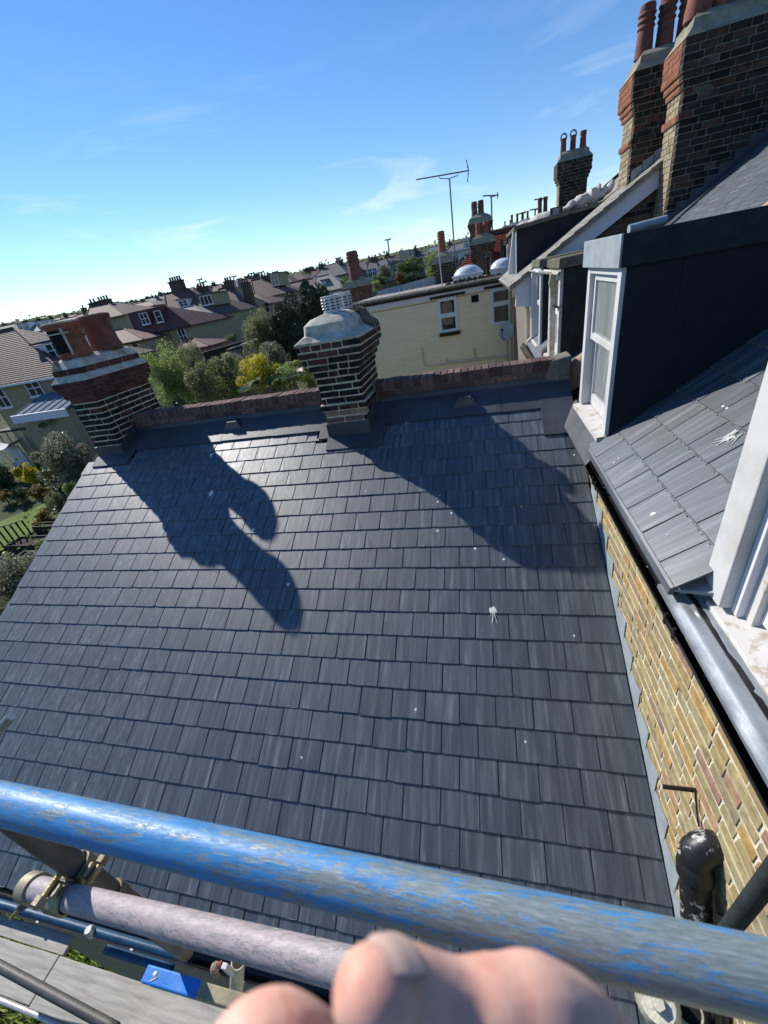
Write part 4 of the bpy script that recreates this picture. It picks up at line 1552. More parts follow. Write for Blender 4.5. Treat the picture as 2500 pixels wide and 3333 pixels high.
mb.path([(.76, 7.0, -1.56), (.70, 8.3, -1.46)], .022, 8)
mb.build('old_pipe', 'timber_dark', nb, smooth=True)

# --- gable of the house beyond, higher up the hill
gb = thing('gable_house', 'brick gable with wide pale bargeboard sloping up behind the nearest tall chimney', 'house', (2.5, 9, -8.5))
TG = math.tan(math.radians(30.6))
def gz(x):
    return -.40 + TG * (x - .59)
mb = MB()
mb.prism([(.90, 8.42, -8.5), (6, 8.42, -8.5), (6, 8.42, gz(6) - .10), (.90, 8.42, gz(.90) - .10)], (0, 4.5, 0))
mb.build('wall', 'mortar_dark', gb)
lay = Layer(gb)
z = gz(6) - .3
k = 0
while z > -1.9:
    xa = max(.90, .59 + (z + .40 + .22) / TG)
    xb = min(4.6, .80 + (z + 1.40) / TM + .2) if z > -1.3 else 1.05
    if z > -1.3:
        xb = max(xb, 1.05)
    if xa < .901:
        xa = .90
    lo = max(.90, .59 + (z + .42) / TG)
    # between the underside of the bargeboard (left end rises with z) and the roof of the nearer house
    left = lo
    right = min(5.2, max(1.06, .80 + (z + 1.40) / TM + .15))
    if right - left > .1:
        run_bricks(lay, (left, 8.41), (right, 8.41), z, .064, 'brick_old' if rnd.random() < .2 else 'brick_brown', .09, (0, -1), (k % 2) * .11, .2)
    z -= .0745
    k += 1
lay.done()
mb = MB()
mb.hexa([(.62, 8.30, gz(.62) - .29), (6, 8.30, gz(6) - .29), (6, 8.335, gz(6) - .29), (.62, 8.335, gz(.62) - .29),
         (.57, 8.30, gz(.57) - .055), (6, 8.30, gz(6) - .055), (6, 8.335, gz(6) - .055), (.57, 8.335, gz(.57) - .055)])
mb.build('bargeboard', 'white_board', gb)
mb = MB()
mb.prism([(.52, 8.24, gz(.52) - .05), (6, 8.24, gz(6) - .05), (6, 8.24, gz(6) + .02), (.50, 8.24, gz(.50) + .015)], (0, 4.8, 0))
mb.build('roof', 'tile_pale', gb)
mb = MB()
for i in range(26):
    x = .5 + i * .2
    mb.prism([(x, 8.225, gz(x) + .016), (x + .205, 8.225, gz(x + .205) + .016), (x + .205, 8.225, gz(x + .205) + .026), (x, 8.225, gz(x) + .042)], (0, .5, 0))
mb.build('verge_tile', 'tile_pale', gb)
mb = MB()
x = 2.45
i = 0
while x < 3.5:
    mb.prism([(x, 8.985, gz(x) + .03), (x + .16, 8.985, gz(x + .16) + .03), (x + .16, 8.985, gz(x + .16) + .14), (x, 8.985, gz(x) + .17)], (0, .015, 0))
    x += .15
mb.build('step_flashing', 'lead_pale', gb)
mb = MB()
mb.hexa([(.60, 8.31, gz(.6) - .36), (.98, 8.31, gz(.6) - .42), (.98, 8.40, gz(.6) - .42), (.60, 8.40, gz(.6) - .36), (.62, 8.31, gz(.62) - .26), (.98, 8.31, gz(.98) - .26), (.98, 8.40, gz(.98) - .26), (.62, 8.40, gz(.62) - .26)])
mb.build('eaves_box', 'white_board', gb)
mb = MB()
mb.path([(.80, 8.36, -.75), (.82, 8.40, -.9), (.83, 8.42, -2.4)], .035, 10)
mb.build('downpipe', 'cream_paint', gb, smooth=True)

# --- dark dormer standing on that roof
dd = thing('roof_dormer', 'tall near black dormer side with mossy felt edge, sandbags lying on top', 'dormer', (2.5, 11, -1))
YD = 9.70
dA, dB, dC = atY(1682, 745, YD), atY(1682, 897, YD), atY(1950, 668, YD)
slope = (dC.z - dA.z) / (dC.x - dA.x)
def dtop(x):
    return dA.z + slope * (x - dA.x)
mb = MB()
mb.prism([(dA.x, YD, gz(dA.x) - .02), (2.6, YD, gz(2.6) - .02), (3.6, YD, dtop(3.6)), (dA.x, YD, dA.z)], (0, 2.6, 0))
mb.build('cheek', 'felt_dark', dd)
mb = MB()
rings = []
for i in range(25):
    x = dA.x - .05 + 2.9 * i / 24
    zt = dtop(x) + .005
    w = .014 * mnoise.noise(Vector((x * 7, 0, 0)))
    rings.append([(x, YD - .06, zt - .02 + w), (x, YD + 2.7, zt - .02), (x, YD + 2.7, zt + .04), (x, YD - .03, zt + .045 + w)])
mb.loft(rings)
mb.build('flat_roof', 'felt_moss', dd)
for k_, (ya, yb, xo) in enumerate(((.02, .14, .012), (.3, .42, .05), (.8, .9, .02))):
    mb = MB()
    mb.hexa([(dA.x - xo - .10 * (k_ == 1), YD + ya, dB.z + .03), (dA.x - .002, YD + ya, dB.z + .03), (dA.x - .002, YD + yb, dB.z + .03), (dA.x - xo - .10 * (k_ == 1), YD + yb, dB.z + .03), (dA.x - xo, YD + ya, dA.z - .02), (dA.x - .002, YD + ya, dA.z - .02), (dA.x - .002, YD + yb, dA.z - .02), (dA.x - xo, YD + yb, dA.z - .02)])
    mb.build('window_frame', 'white_upvc', dd)
mb = MB()
mb.box(dA.x - .010, dA.x - .002, YD + .43, YD + .79, dB.z + .05, dA.z - .05)
mb.build('pane', 'glass', dd)
for (px, py, sx, sz, k) in ((1868, 668, .34, .10, 1), (1912, 652, .30, .13, 2), (1955, 640, .30, .11, 3)):
    p = atY(px, py, 9.95)
    sx, sz = sx * .72, sz * .72
    q = random.Random(k)
    rings = []
    for i in range(11):
        u = -1 + 2 * i / 10
        r = math.sqrt(max(0.02, 1 - u * u)) ** .7 * (1 + .18 * math.sin(i * 2 + k))
        rings.append([(p.x + u * sx, p.y + .12 * r * math.cos(a), p.z + .03 + sz * r * math.sin(a) * (1 + .25 * q.uniform(-1, 1)) + (.05 * max(0, u) if k > 1 else 0) * (math.sin(a) > .8) + .1 * u) for a in [2 * math.pi * j / 12 for j in range(12)]])
    mb = MB()
    mb.loft(rings)
    b = mb.build('sandbag', 'sack_white', None, smooth=True)
    tag(b, ['limp white sandbag at the left, lowest on the dark flat roof', 'white sandbag with a pointed ear in the middle of the dark roof', 'white sandbag with an upright tied neck at the right by the gable'][k - 1], 'sandbag', 'white sandbags on the dark dormer roof')
fl = thing('floodlight', 'black floodlight clamped on the mossy roof edge left of the sandbags', 'floodlight', atY(1812, 705, 9.8))
p = atY(1812, 692, 9.8)
mb = MB()
mb.box(p.x - .09, p.x + .09, p.y, p.y + .07, p.z - .07, p.z + .09)
mb.build('housing', 'black_plastic', fl, bevel=.01)
mb = MB()
mb.box(p.x - .07, p.x + .04, p.y - .006, p.y - .001, p.z - .05, p.z + .07)
mb.build('lens', 'lead_pale', fl)
mb = MB()
mb.box(p.x - .112, p.x - .092, p.y + .02, p.y + .05, p.z - .13, p.z + .09)
mb.box(p.x + .092, p.x + .112, p.y + .02, p.y + .05, p.z - .13, p.z + .09)
mb.box(p.x - .092, p.x + .092, p.y + .02, p.y + .05, p.z - .13, p.z - .115)
mb.build('bracket', 'black_plastic', fl)
# dark party wall climbing behind the sandbags
mb = MB()
a, b = atY(1905, 668, 13.2), atY(2075, 520, 13.2)
mb.hexa([a + Vector((0, 0, -.4)), b + Vector((0, 0, -.4)), b + Vector((0, .25, -.4)), a + Vector((0, .25, -.4)), a + Vector((0, 0, .06)), b + Vector((0, 0, .06)), b + Vector((0, .25, .06)), a + Vector((0, .25, .06))])
pw = mb.build('party_wall', 'felt_dark', None)
tag(pw, 'dark sloping party wall rising behind the sandbags to the second chimney', 'wall')
mb = MB()
for i in range(9):
    t0 = i / 9
    c = a + (b - a) * t0
    d = (b - a) / 9
    mb.hexa([c + Vector((0, -.012, -.28)), c + d + Vector((0, -.012, -.28)), c + d + Vector((0, -.001, -.28)), c + Vector((0, -.001, -.28)),
             c + Vector((0, -.012, -.20)), c + d + Vector((0, -.012, -.20 - d.z * .8)), c + d + Vector((0, -.001, -.20 - d.z * .8)), c + Vector((0, -.001, -.2))])
mb.build('step_flashing', 'lead_pale', pw)

# --- cream painted rear extension
YC = 13.0
cx = thing('cream_extension', 'flat roofed neighbour extension with cream painted brick wall and two white windows', 'extension', (-1.5, 15, -8.5))
mb = MB()
mb.box(-3.75, .86, YC, 17.2, -8.5, -.50)
mb.build('wall', 'cream_brickwork', cx)
mb = MB()
mb.box(-3.77, .88, YC - .03, YC - .002, -.635, -.50)
mb.build('fascia', 'white_board', cx)
mb = MB()
gutter(mb, (-3.8, YC - .032, -.46), (.90, YC - .032, -.46), (0, -1, 0), .055)
mb.build('gutter', 'black_plastic', cx, smooth=True)
mb = MB()
rings = []
for i in range(40):
    x = -3.8 + 4.7 * i / 39
    w = .025 * mnoise.noise(Vector((x * 6, 2, 0)))
    rings.append([(x, YC - .10 + w, -.44), (x, 17.25, -.44), (x, 17.25, -.37), (x, YC - .07 + w, -.365 + w * .6)])
mb.loft(rings)
mb.build('flat_roof', 'roof_felt', cx)
mb = MB()
rings = []
for i in range(40):
    x = -3.8 + 4.7 * i / 39
    w = .03 * mnoise.noise(Vector((x * 7, 5, 0)))
    rings.append([(x, YC - .125, -.452), (x, YC + .05, -.364), (x, YC + .03, -.35 + w * .5), (x, YC - .135 + w * .3, -.395 + w)])
mb.loft(rings)
mb.build('mossy_edge', 'felt_moss', cx)
def cream_window(px0, py0, px1, py1, split, gl, lintel, sill):
    a, b = atY(px0, py0, YC), atY(px1, py1, YC)
    x0, x1, z1, z0 = min(a.x, b.x), max(a.x, b.x), max(a.z, b.z), min(a.z, b.z)
    zs = z1 - (z1 - z0) * split
    t = .052
    mb = MB()
    for (xa, xb, za, zb) in ((x0, x0 + t, z0, z1), (x1 - t, x1, z0, z1), (x0 + t, x1 - t, z1 - t, z1), (x0 + t, x1 - t, z0, z0 + t), (x0 + t, x1 - t, zs - t * .75, zs + t * .75)):
        mb.box(xa, xb, YC - .035, YC + .03, za, zb)
    for (za, zb) in ((zs + t * .75, z1 - t), (z0 + t, zs - t * .75)):
        u = .022
        for (xa, xb, zc, zd) in ((x0 + t, x0 + t + u, za, zb), (x1 - t - u, x1 - t, za, zb), (x0 + t + u, x1 - t - u, zb - u, zb), (x0 + t + u, x1 - t - u, za, za + u)):
            mb.box(xa, xb, YC - .02, YC + .02, zc, zd)
    w = mb.build('window', 'white_upvc', cx)
    for za, zb in ((zs + t * .75, z1 - t), (z0 + t, zs - t * .75)):
        mb = MB()
        mb.box(x0 + t, x1 - t, YC - .012, YC - .006, za, zb)
        mb.build('pane', gl, w)
    if lintel:
        mb = MB()
        mb.box(lintel[0], lintel[1], YC - .045, YC - .002, z1 + .02, z1 + .085)
        mb.build('lintel', 'timber_dark', cx)
    if sill:
        mb = MB()
        mb.box(x0 - .02, x1 + .04, YC - .09, YC - .002, z0 - .10, z0 - .005)
        mb.build('sill', 'timber_dark', cx)
cream_window(1423, 975, 1493, 1075, .5, 'glass', (-1.40, -.40), True)
cream_window(1597, 942, 1664, 1050, .42, 'glass_brown', (.12, .86), False)
a = atY(1546, 972, YC)
mb = MB()
mb.box(a.x - .10, a.x + .10, YC - .012, YC - .002, a.z - .09, a.z + .09)
mb.build('vent_hole', 'flat_black', cx)
mb = MB()
p1, p2, p3, p4 = [atY(x, y, YC - .05) for x, y in ((1373, 1132), (1383, 1192), (1455, 1185), (1668, 1160))]
mb.path([p1, p2, p3], .022, 8)
mb.path([p3 + Vector((.04, 0, .03)), p4 + Vector((0, 0, .02))], .035, 8)
p5 = atY(1543, 1135, YC - .05)
mb.path([p5, Vector((p5.x, p5.y, p3.z + .04))], .035, 8)
p6 = atY(1455, 1178, YC - .05)
mb.path([p6 + Vector((0, 0, .1)), p6 - Vector((0, 0, .05))], .022, 8)
mb.path([(.80, YC - .06, -.5), (.80, YC - .06, -5)], .04, 8)
mb.build('waste_pipe', 'cream_paint', cx, smooth=True)
mb = MB()
for i in range(13):
    x = -3.0 + i * .14 + rnd.uniform(-.03, .03)
    mb.path([(x, 13.3, -.37), (x + .01, 13.3, -.37 + rnd.uniform(.08, .14))], .008, 5)
mb.build('roof_spike', 'white_paint', cx)
mb = MB()
mb.hexa([(-3.8, 17.0, -.37), (-.5, 17.0, -.37), (-.5, 17.2, -.37), (-3.8, 17.2, -.37), (-3.8, 17.0, -.22), (-.5, 17.0, -.02), (-.5, 17.2, -.02), (-3.8, 17.2, -.22)])
mb.build('rear_upstand', 'lead_pale', cx)
mb = MB()
mb.path([(.74, YC - .02, -.62), (.70, YC - .02, -1.0), (.72, YC - .03, -1.5), (.71, YC - .02, -3.2)], .008, 6)
mb.path([(-3.7, YC - .02, -.70), (-1.4, YC - .02, -.69), (.7, YC - .02, -.66)], .006, 5)
mb.build('cable', 'timber_dark', cx)
# satellite dish
ds = thing('satellite_dish', 'grey oval satellite dish on the right end of the cream wall', 'dish', atY(1660, 1085, 12.85))
p = atY(1652, 1080, 12.7)
nrm = Vector((-.55, -.75, .35)).normalized()
uu = nrm.cross(Vector((0, 0, 1))).normalized()
ww = uu.cross(nrm).normalized()
rings = []
for i in range(7):
    r = .225 * i / 6 + .002
    d = .05 * (i / 6) ** 2
    rings.append([p + nrm * d + uu * r * math.cos(2 * math.pi * j / 28) + ww * r * 1.08 * math.sin(2 * math.pi * j / 28) for j in range(28)])
back = [[q2 - nrm * .008 for q2 in r] for r in reversed(rings)]
mb = MB()
mb.loft(rings + back)
mb.build('reflector', 'dish_grey', ds, smooth=True)
mb = MB()
mb.path([p - ww * .22, p - ww * .2 + nrm * .2, p + nrm * .26], .010, 6)
mb.build('arm', 'black_plastic', ds)
mb = MB()
mb.path([p + nrm * .24, p + nrm * .32], .03, 10)
mb.build('receiver', 'black_plastic', ds)
mb = MB()
mb.path([p - nrm * .01, p - nrm * .12, Vector((p.x + .1, YC, p.z - .05))], .018, 8)
mb.build('bracket', 'black_plastic', ds)
# roof lights
for i, (px, py, w, yy, lb) in enumerate(((1523, 893, .42, 14.3, 'larger domed white rooflight left of the black vent pipe'), (1637, 879, .36, 14.0, 'smaller domed white rooflight at the right end of the cream extension roof'))):
    p = atY(px, py, yy)
    p.z = -.37
    t = thing('dome_rooflight', lb, 'rooflight', p, 'domed rooflights on the flat roof')
    mb = MB()
    mb.box(p.x - w, p.x + w, p.y - w, p.y + w, -.37, -.23)
    mb.box(p.x - w * 1.08, p.x + w * 1.08, p.y - w * 1.08, p.y + w * 1.08, -.228, -.18)
    mb.build('kerb', 'white_upvc', t, bevel=.01)
    mb = MB()
    mb.lathe([(w * .98, 0), (w * .94, .05), (w * .78, .13), (w * .5, .19), (w * .2, .215), (.01, .22)], (p.x, p.y, -.178), 24)
    mb.build('dome', 'dome_plastic', t, smooth=True)
p = atY(1590, 880, 13.7)
mb = MB()
mb.lathe([(.06, 0), (.06, .42), (.075, .44), (.075, .52), (.05, .54)], (p.x, p.y, -.37), 14)
tag(mb.build('vent_pipe', 'black_plastic', None, smooth=True), 'short black vent pipe between the two domed rooflights', 'pipe')
mb = MB()
q = random.Random(3)
for i in range(60):
    t = q.random()
    x = -.95 + 1.6 * t + q.uniform(-.05, .05)
    y = 13.35 + q.uniform(-.15, .15)
    r = q.uniform(.03, .09) * (1.2 - abs(t - .4))
    mb.lathe([(r, 0), (r * .9, r * .5), (r * .4, r * 1.1), (.004, r * 1.2)], (x, y, -.37), 6)
tag(mb.build('rubble_heap', 'mud', None), 'heap of brown earthy rubble along the flat roof edge below the rooflights', 'rubble')
mb = MB()
p = atY(1440, 930, 13.25)
mb.path([(p.x, p.y, -.37), (p.x - .02, p.y, .52)], .014, 8)
tag(mb.build('marker_rod', 'white_paint', None), 'thin white rod standing upright on the flat roof before the single pot chimney', 'rod')
for (px, py, k) in ((1098, 965, 1), (1122, 960, 2)):
    p = atY(px, py, 13.5)
    rings = [[(p.x + u * .13, p.y + .08 * math.sin(math.acos(u)) * math.cos(a), -.3 + .08 * math.sin(math.acos(max(-1, min(1, u)))) * math.sin(a) * (1 + .2 * k % 2)) for a in [2 * math.pi * j / 10 for j in range(10)]] for u in (-.98, -.7, -.3, .1, .5, .8, .98)]
    mb = MB()
    mb.loft(rings)
    tag(mb.build('plastic_bag', 'sack_white', None, smooth=True), 'white plastic bag nearer the left end of the flat roof' if k == 1 else 'crumpled white plastic bag just right of the other bag on the flat roof', 'bag', 'bags on the flat roof')

def stub_stack(label, pbase, ptop_pot, Y, w, pots, zb, zcap, mats=('brick_sooty_red', 'brick_sooty_red'), potmat='terracotta_dark', potr=.15, poth=1.0, dep=.6):
    c = atY(pbase[0], pbase[1], Y)
    x0, x1 = c.x - w / 2, c.x + w / 2
    t = thing('chimney_stack', label, 'chimney', (c.x, Y + dep / 2, zb), 'brick chimneys beyond the cream extension')
    lay = Layer(t)
    z = zb
    k = 0
    n = int((zcap - zb) / .075)
    core = MB()
    for k in range(n):
        kk = n - 1 - k
        o = (0, .03, .06, .085)[max(0, 4 - kk) - 1] if kk < 4 else 0
        ring_course(lay, x0 - o, x1 + o, Y - o, Y + dep, z + .0375, .064, mats[0], k, right=True, headers=.3, sidemat=mats[1])
        core.box(x0 - o + .008, x1 + o - .008, Y - o + .008, Y + dep, z - .004, z + .071)
        z += .075
    core.build('mortar_core', 'mortar_dark', t)
    lay.done()
    mb = MB()
    mb.loft([rect(x0 - .08, x1 + .08, Y - .08, Y + dep, z), rect(x0 + .02, x1 - .02, Y + .02, Y + dep - .1, z + .22), rect(x0 + w * .3, x1 - w * .3, Y + dep * .3, Y + dep * .6, z + .36)])
    mb.build('cement_cap', 'cement_mossy', t)
    for dx in pots:
        mb = MB()
        louvre_pot(mb, (c.x + dx, Y + dep / 2, z + .28), potr, poth, 3)
        mb.build('chimney_pot', potmat, t, smooth=True)
    return t
a = atY(1165, 985, 17.6)
stub_stack('squat brown chimney with one broken louvred pot behind the left end of the flat roof', (1165, 975), None, 17.6, .94, (0,), -1.3, .10, potr=.24, poth=.95)
stub_stack('chimney with one tall ribbed red pot standing beside the tall aerial mast', (1446, 920), None, 16.6, .62, (0,), -.5, .28, ('brick_old', 'brick_old'), 'terracotta', .13, .68)
stub_stack('tall chimney with two tapering pots high over the orange tiled roof', (1566, 800), None, 22.0, .92, (-.22, .06), -1.0, 1.62, ('brick_sooty_red', 'brick_old'), 'terracotta_dark', .13, .56, .8)
stub_stack('lower orange and brown stack with two ribbed pots just in front of the tall one', (1573, 830), None, 20.0, .86, (-.16, .14), -1.4, .76, ('brick_old', 'brick_old'), 'terracotta', .105, .47, .6)
# aerials
def aerial(label, ptop, pbase, Y, boom, grp='television aerials against the sky', base_z=None, elem=True):
    top = atY(ptop[0], ptop[1], Y)
    bz = base_z if base_z is not None else atY(pbase[0], pbase[1], Y).z
    t = thing('tv_aerial', label, 'aerial', (top.x, top.y, bz), grp)
    r = .012 * Y / 12
    mb = MB()
    mb.path([(top.x, top.y, bz), (top.x, top.y, top.z)], r * 1.5, 8)
    mb.build('mast', 'aluminium', t)
    a, b = atY(boom[0][0], boom[0][1], Y), atY(boom[1][0], boom[1][1], Y)
    mb = MB()
    mb.path([a, b], r * 1.2, 6)
    d = (b - a)
    for f in (.44, .80):
        pass
    m0, m1 = a + d * .44, a + d * .80
    mid = Vector((top.x, top.y, top.z))
    mb.path([m0, m0 + Vector((.02, 0, -.07)) * (d.length / 1.6), mid, m1 + Vector((-.02, 0, -.07)) * (d.length / 1.6), m1], r * .8, 6)
    n = 14
    for i in range(n):
        c = a + d * (.03 + .9 * i / n)
        mb.path([c + Vector((0, -.10, 0)), c + Vector((0, .10, 0))], r * .45, 4)
    mb.build('boom', 'aluminium', t)
    mb = MB()
    L2 = d.length * .16
    mb.path([b + Vector((-.06, 0, L2)), b, b + Vector((-.06, 0, -L2))], r * .9, 6)
    for i in range(4):
        z = L2 * (.3 + .22 * i)
        for sg in (1, -1):
            mb.path([b + Vector((-.04, -.12, sg * z)), b + Vector((-.04, .12, sg * z))], r * .5, 4)
    mb.build('reflector', 'aluminium', t)
aerial('tall rooftop aerial on a long mast, the biggest one against the sky', (1463, 581), (1478, 930), 16.9, ((1355, 585), (1526, 555)), base_z=-.5)
aerial('smaller aerial right of the tall chimney with two pots', (1599, 641), (1600, 760), 26, ((1571, 638), (1622, 635)))
aerial('leftmost of the three small distant aerials above the dark dormer roof', (1703, 694), (1705, 740), 40, ((1687, 697), (1711, 690)))
aerial('lower of the pair of distant aerials beside the twin pots', (1742, 683), (1741, 740), 38, ((1724, 684), (1757, 678)))
aerial('upper right distant aerial of the pair above the dark dormer roof', (1753, 652), (1753, 720), 38, ((1739, 650), (1773, 646)))
for (px, py, Y, lb) in ((1768, 700, 24, 'pair of slim pots on a domed stack just left of the floodlight'), (1710, 722, 30, 'small pair of red pots on the skyline left of the domed stack'), (1676, 733, 34, 'dark twin pots at the corner of the black dormer'), (1653, 742, 40, 'tiny twin pots furthest down the terrace skyline')):
    p = atY(px, py, Y)
    t = thing('chimney_stack', lb, 'chimney', (p.x, p.y, p.z - 2), 'small far chimneys along the terrace skyline')
    k = Y / 24
    hk = {1768: 1.1, 1710: .6, 1676: .65, 1653: .4}[px]
    mb = MB()
    mb.box(p.x - .30 * k, p.x + .30 * k, p.y, p.y + .5, p.z - 2, p.z - .0)
    mb.build('stack', 'far_brown', t)
    mb = MB()
    mb.loft([rect(p.x - .32 * k, p.x + .32 * k, p.y - .05, p.y + .55, p.z), rect(p.x - .2 * k, p.x + .2 * k, p.y + .1, p.y + .4, p.z + .12 * k)])
    mb.build('cap', 'cement', t)
    for dx in (-.12, .12):
        mb = MB()
        mb.lathe([(.09 * k * hk, 0), (.075 * k * hk, .4 * k * hk), (.09 * k * hk, .45 * k * hk), (.09 * k * hk, .55 * k * hk), (.06 * k * hk, .56 * k * hk)], (p.x + dx * k, p.y + .25, p.z + .08 * k), 10)
        mb.build('chimney_pot', 'terracotta_dark', t)
for (px, py, Y, w) in ((1775, 722, 20, .75), (1712, 742, 26, .6)):
    p = atY(px, py, Y)
    mb = MB()
    mb.lathe([(w, -.3), (w * .95, .05), (w * .75, .2), (w * .4, .3), (.02, .33)], (p.x, p.y, p.z), 20)
    tag(mb.build('stone_dome', 'cement', None, smooth=True), 'pale rounded dome under the slim twin pots' if w > .7 else 'smaller peach rounded dome left of the big one on the skyline', 'dome', 'rounded tops along the terrace skyline')
p = atY(1644, 850, 17.5)
mb = MB()
mb.path([(p.x - .12, 17.3, -.4), (p.x - .12, 17.3, .62)], .06, 12)
tag(mb.build('flue_pipe', 'black_plastic', None), 'tall black flue pipe standing before the orange tiled roof', 'pipe')
# dormer fronts seen edge-on along the terrace
for i, (px, y0, y1, Y, m) in enumerate(((1655, 790, 880, 19.5, 'cream_paint'), (1640, 810, 878, 22, 'felt_dark'))):
    a, b = atY(px, y0, Y), atY(px, y1, Y)
    t = thing('dormer', 'pale dormer front seen edge on beside the black dormer' if i == 0 else 'darker dormer front further along, left of the pale one', 'dormer', (a.x, Y, b.z), 'dormers seen edge on along the terrace')
    mb = MB()
    mb.box(a.x, a.x + 2, Y, Y + 1.2, b.z - 1, a.z)
    mb.build('wall', m, t)
    mb = MB()
    mb.box(a.x - .06, a.x + 2, Y - .05, Y + 1.3, a.z + .001, a.z + .12)
    mb.build('flat_roof', 'felt_dark', t)
    mb = MB()
    mb.box(a.x - .02, a.x - .001, Y + .2, Y + 1.0, b.z + .1, a.z - .1)
    mb.build('window_frame', 'white_upvc', t)
# orange tiled hipped roof
oh = thing('tiled_house', 'house with a bright orange red hipped tile roof behind the rooflights', 'house', (2, 25, -8.5))
YR = 21.5
pA, pB, pC, pD = atY(1478, 885, YR), atY(1672, 850, YR), atY(1600, 768, YR + 3.2), atY(1668, 752, YR + 3.2)
pT = atY(1530, 812, YR + 1.6)
mb = MB()
rows = 17
tiles = MB()
for r in range(rows):
    t0, t1 = r / rows, (r + 1.25) / rows
    l0, r0 = pA.lerp(pC, t0), pB.lerp(pD, t0)
    l1, r1 = pA.lerp(pC, t1), pB.lerp(pD, t1)
    n = int((r0 - l0).length / .21)
    for i in range(n):
        a0, a1 = l0.lerp(r0, i / n), l0.lerp(r0, (i + .93) / n)
        b0, b1 = l1.lerp(r1, i / n), l1.lerp(r1, (i + .93) / n)
        u = Vector((0, -.045, .05))
        tiles.hexa([a0 - u * .2, a1 - u * .2, b1 - u * .8, b0 - u * .8, a0 + u, a1 + u, b1, b0])
tiles.build('roof_tiles', 'tile_orange', oh, stuff=True)
mb.prism([pA, pB, pD, pC], (0, .3, -.4))
mb.build('roof', 'tile_orange', oh)
mb = MB()
mb.path([pC + Vector((0, 0, .05)), pD + Vector((0, 0, .05))], .1, 8)
for i in range(9):
    c = pC.lerp(pD, i / 8)
    mb.lathe([(.09, 0), (.08, .12), (.02, .16)], (c.x, c.y, c.z + .08), 6)
mb.build('ridge', 'tile_red', oh)
mb = MB()
mb.box(pA.x + .3, pB.x + 3, YR + .3, YR + 6, ground_z(2, 25), min(pA.z, pB.z) - .15)
mb.build('wall', 'far_brown', oh)
# ================================================================== HOUSES ACROSS THE GARDENS
def far_house(name, label, eL, eR, cz, d, rL, rR, wall='far_stock', roof='tile_brown', windows=(), dormers=(), chimneys=(), rfrac=.5, fascia=True, group='houses across the gardens', pipes=()):
    p = atD(eL[0], eL[1], cz)
    Y = p.y
    q2 = atY(eR[0], eR[1], Y)
    x0, x1 = p.x, q2.x
    ze = (p.z + q2.z) / 2
    Yr = Y + d * rfrac
    a, b = atY(rL[0], rL[1], Yr), atY(rR[0], rR[1], Yr)
    rz = max(ze + .8, (a.z + b.z) / 2)
    rx0, rx1 = a.x, b.x
    if rx1 < rx0 + .05:
        rx1 = rx0 + .05
    gz0 = min(ground_z(x, y) for x in (x0, x1) for y in (Y, Y + d)) - .5
    t = thing(name, label, 'house', ((x0 + x1) / 2, Y + d / 2, gz0), group)
    mb = MB()
    mb.box(x0 + .25, x1 - .25, Y + .25, Y + d - .25, gz0, ze - .02)
    mb.build('wall', wall, t)
    mb = MB()
    E = [Vector((x0, Y, ze)), Vector((x1, Y, ze)), Vector((x1, Y + d, ze)), Vector((x0, Y + d, ze))]
    R = [Vector((rx0, Yr, rz)), Vector((rx1, Yr, rz))]
    lo = [e - Vector((0, 0, .14)) for e in E]
    mb.add(E + R + lo, [(0, 1, 5, 4), (1, 2, 5), (2, 3, 4, 5), (3, 0, 4), (1, 0, 6, 7), (2, 1, 7, 8), (3, 2, 8, 9), (0, 3, 9, 6), (6, 9, 8, 7)])
    rf = mb.build('roof', roof, t)
    mb = MB()
    cap = .09
    mb.path([R[0] + Vector((0, 0, .03)), R[1] + Vector((0, 0, .03))], cap, 6)
    for e, r in ((E[0], R[0]), (E[1], R[1])):
        mb.path([e + Vector((0, 0, .03)), r + Vector((0, 0, .03))], cap * .9, 6)
    mb.build('ridge_tile', roof, rf)
    if fascia:
        mb = MB()
        mb.box(x0, x1, Y - .10, Y - .005, ze - .17, ze - .03)
        mb.build('gutter', 'white_board' if fascia == 'w' else 'black_plastic', t)
    for (px, py, w, h) in windows:
        c = atY(px, py, Y + .22)
        far_window(t, c, w, h, Y + .22)
    for px, ya in pipes:
        c = atY(px, ya, Y + .2)
        mb = MB()
        mb.path([(c.x, Y + .18, ze - .1), (c.x, Y + .18, gz0 + .5)], .06, 6)
        mb.build('downpipe', 'black_plastic', t)
    nrm = Vector((0, -(rz - ze), Yr - Y)).normalized()
    for (px, py, w, h, m, rm) in dormers:
        dd_ = ray(px, py)
        tt = nrm.dot(Vector((0, Y, ze))) / nrm.dot(dd_)
        c = dd_ * tt
        yy = c.y
        mb = MB()
        mb.box(c.x - w / 2, c.x + w / 2, yy, min(yy + 4, Y + d), c.z - .1, c.z + h)
        dm_ = mb.build('dormer', m, t)
        mb = MB()
        mb.box(c.x - w / 2 - .12, c.x + w / 2 + .12, yy - .15, min(yy + 4, Y + d), c.z + h + .002, c.z + h + .14)
        mb.build('dormer_roof', rm, dm_)
        far_window(t, Vector((c.x, yy, c.z + h / 2)), w - .3, h - .2, yy)
    for (px, py, w, h, n, yf) in chimneys:
        c = atY(px, py, Y + d * yf)
        mb = MB()
        mb.box(c.x - w / 2, c.x + w / 2, c.y - .35, c.y + .45, c.z - h - 2.0, c.z - .16)
        mb.box(c.x - w / 2 - .08, c.x + w / 2 + .08, c.y - .43, c.y + .53, c.z - .159, c.z)
        ch = mb.build('chimney', 'brick_far', t)
        for i in range(n):
            x = c.x - w / 2 + w * (i + .5) / n
            mb = MB()
            mb.lathe([(.15, 0), (.12, .3), (.14, .36), (.14, .48), (.1, .5)], (x, c.y + .05, c.z), 8)
            mb.build('chimney_pot', 'terracotta_dark', ch)
    return t, Y, ze
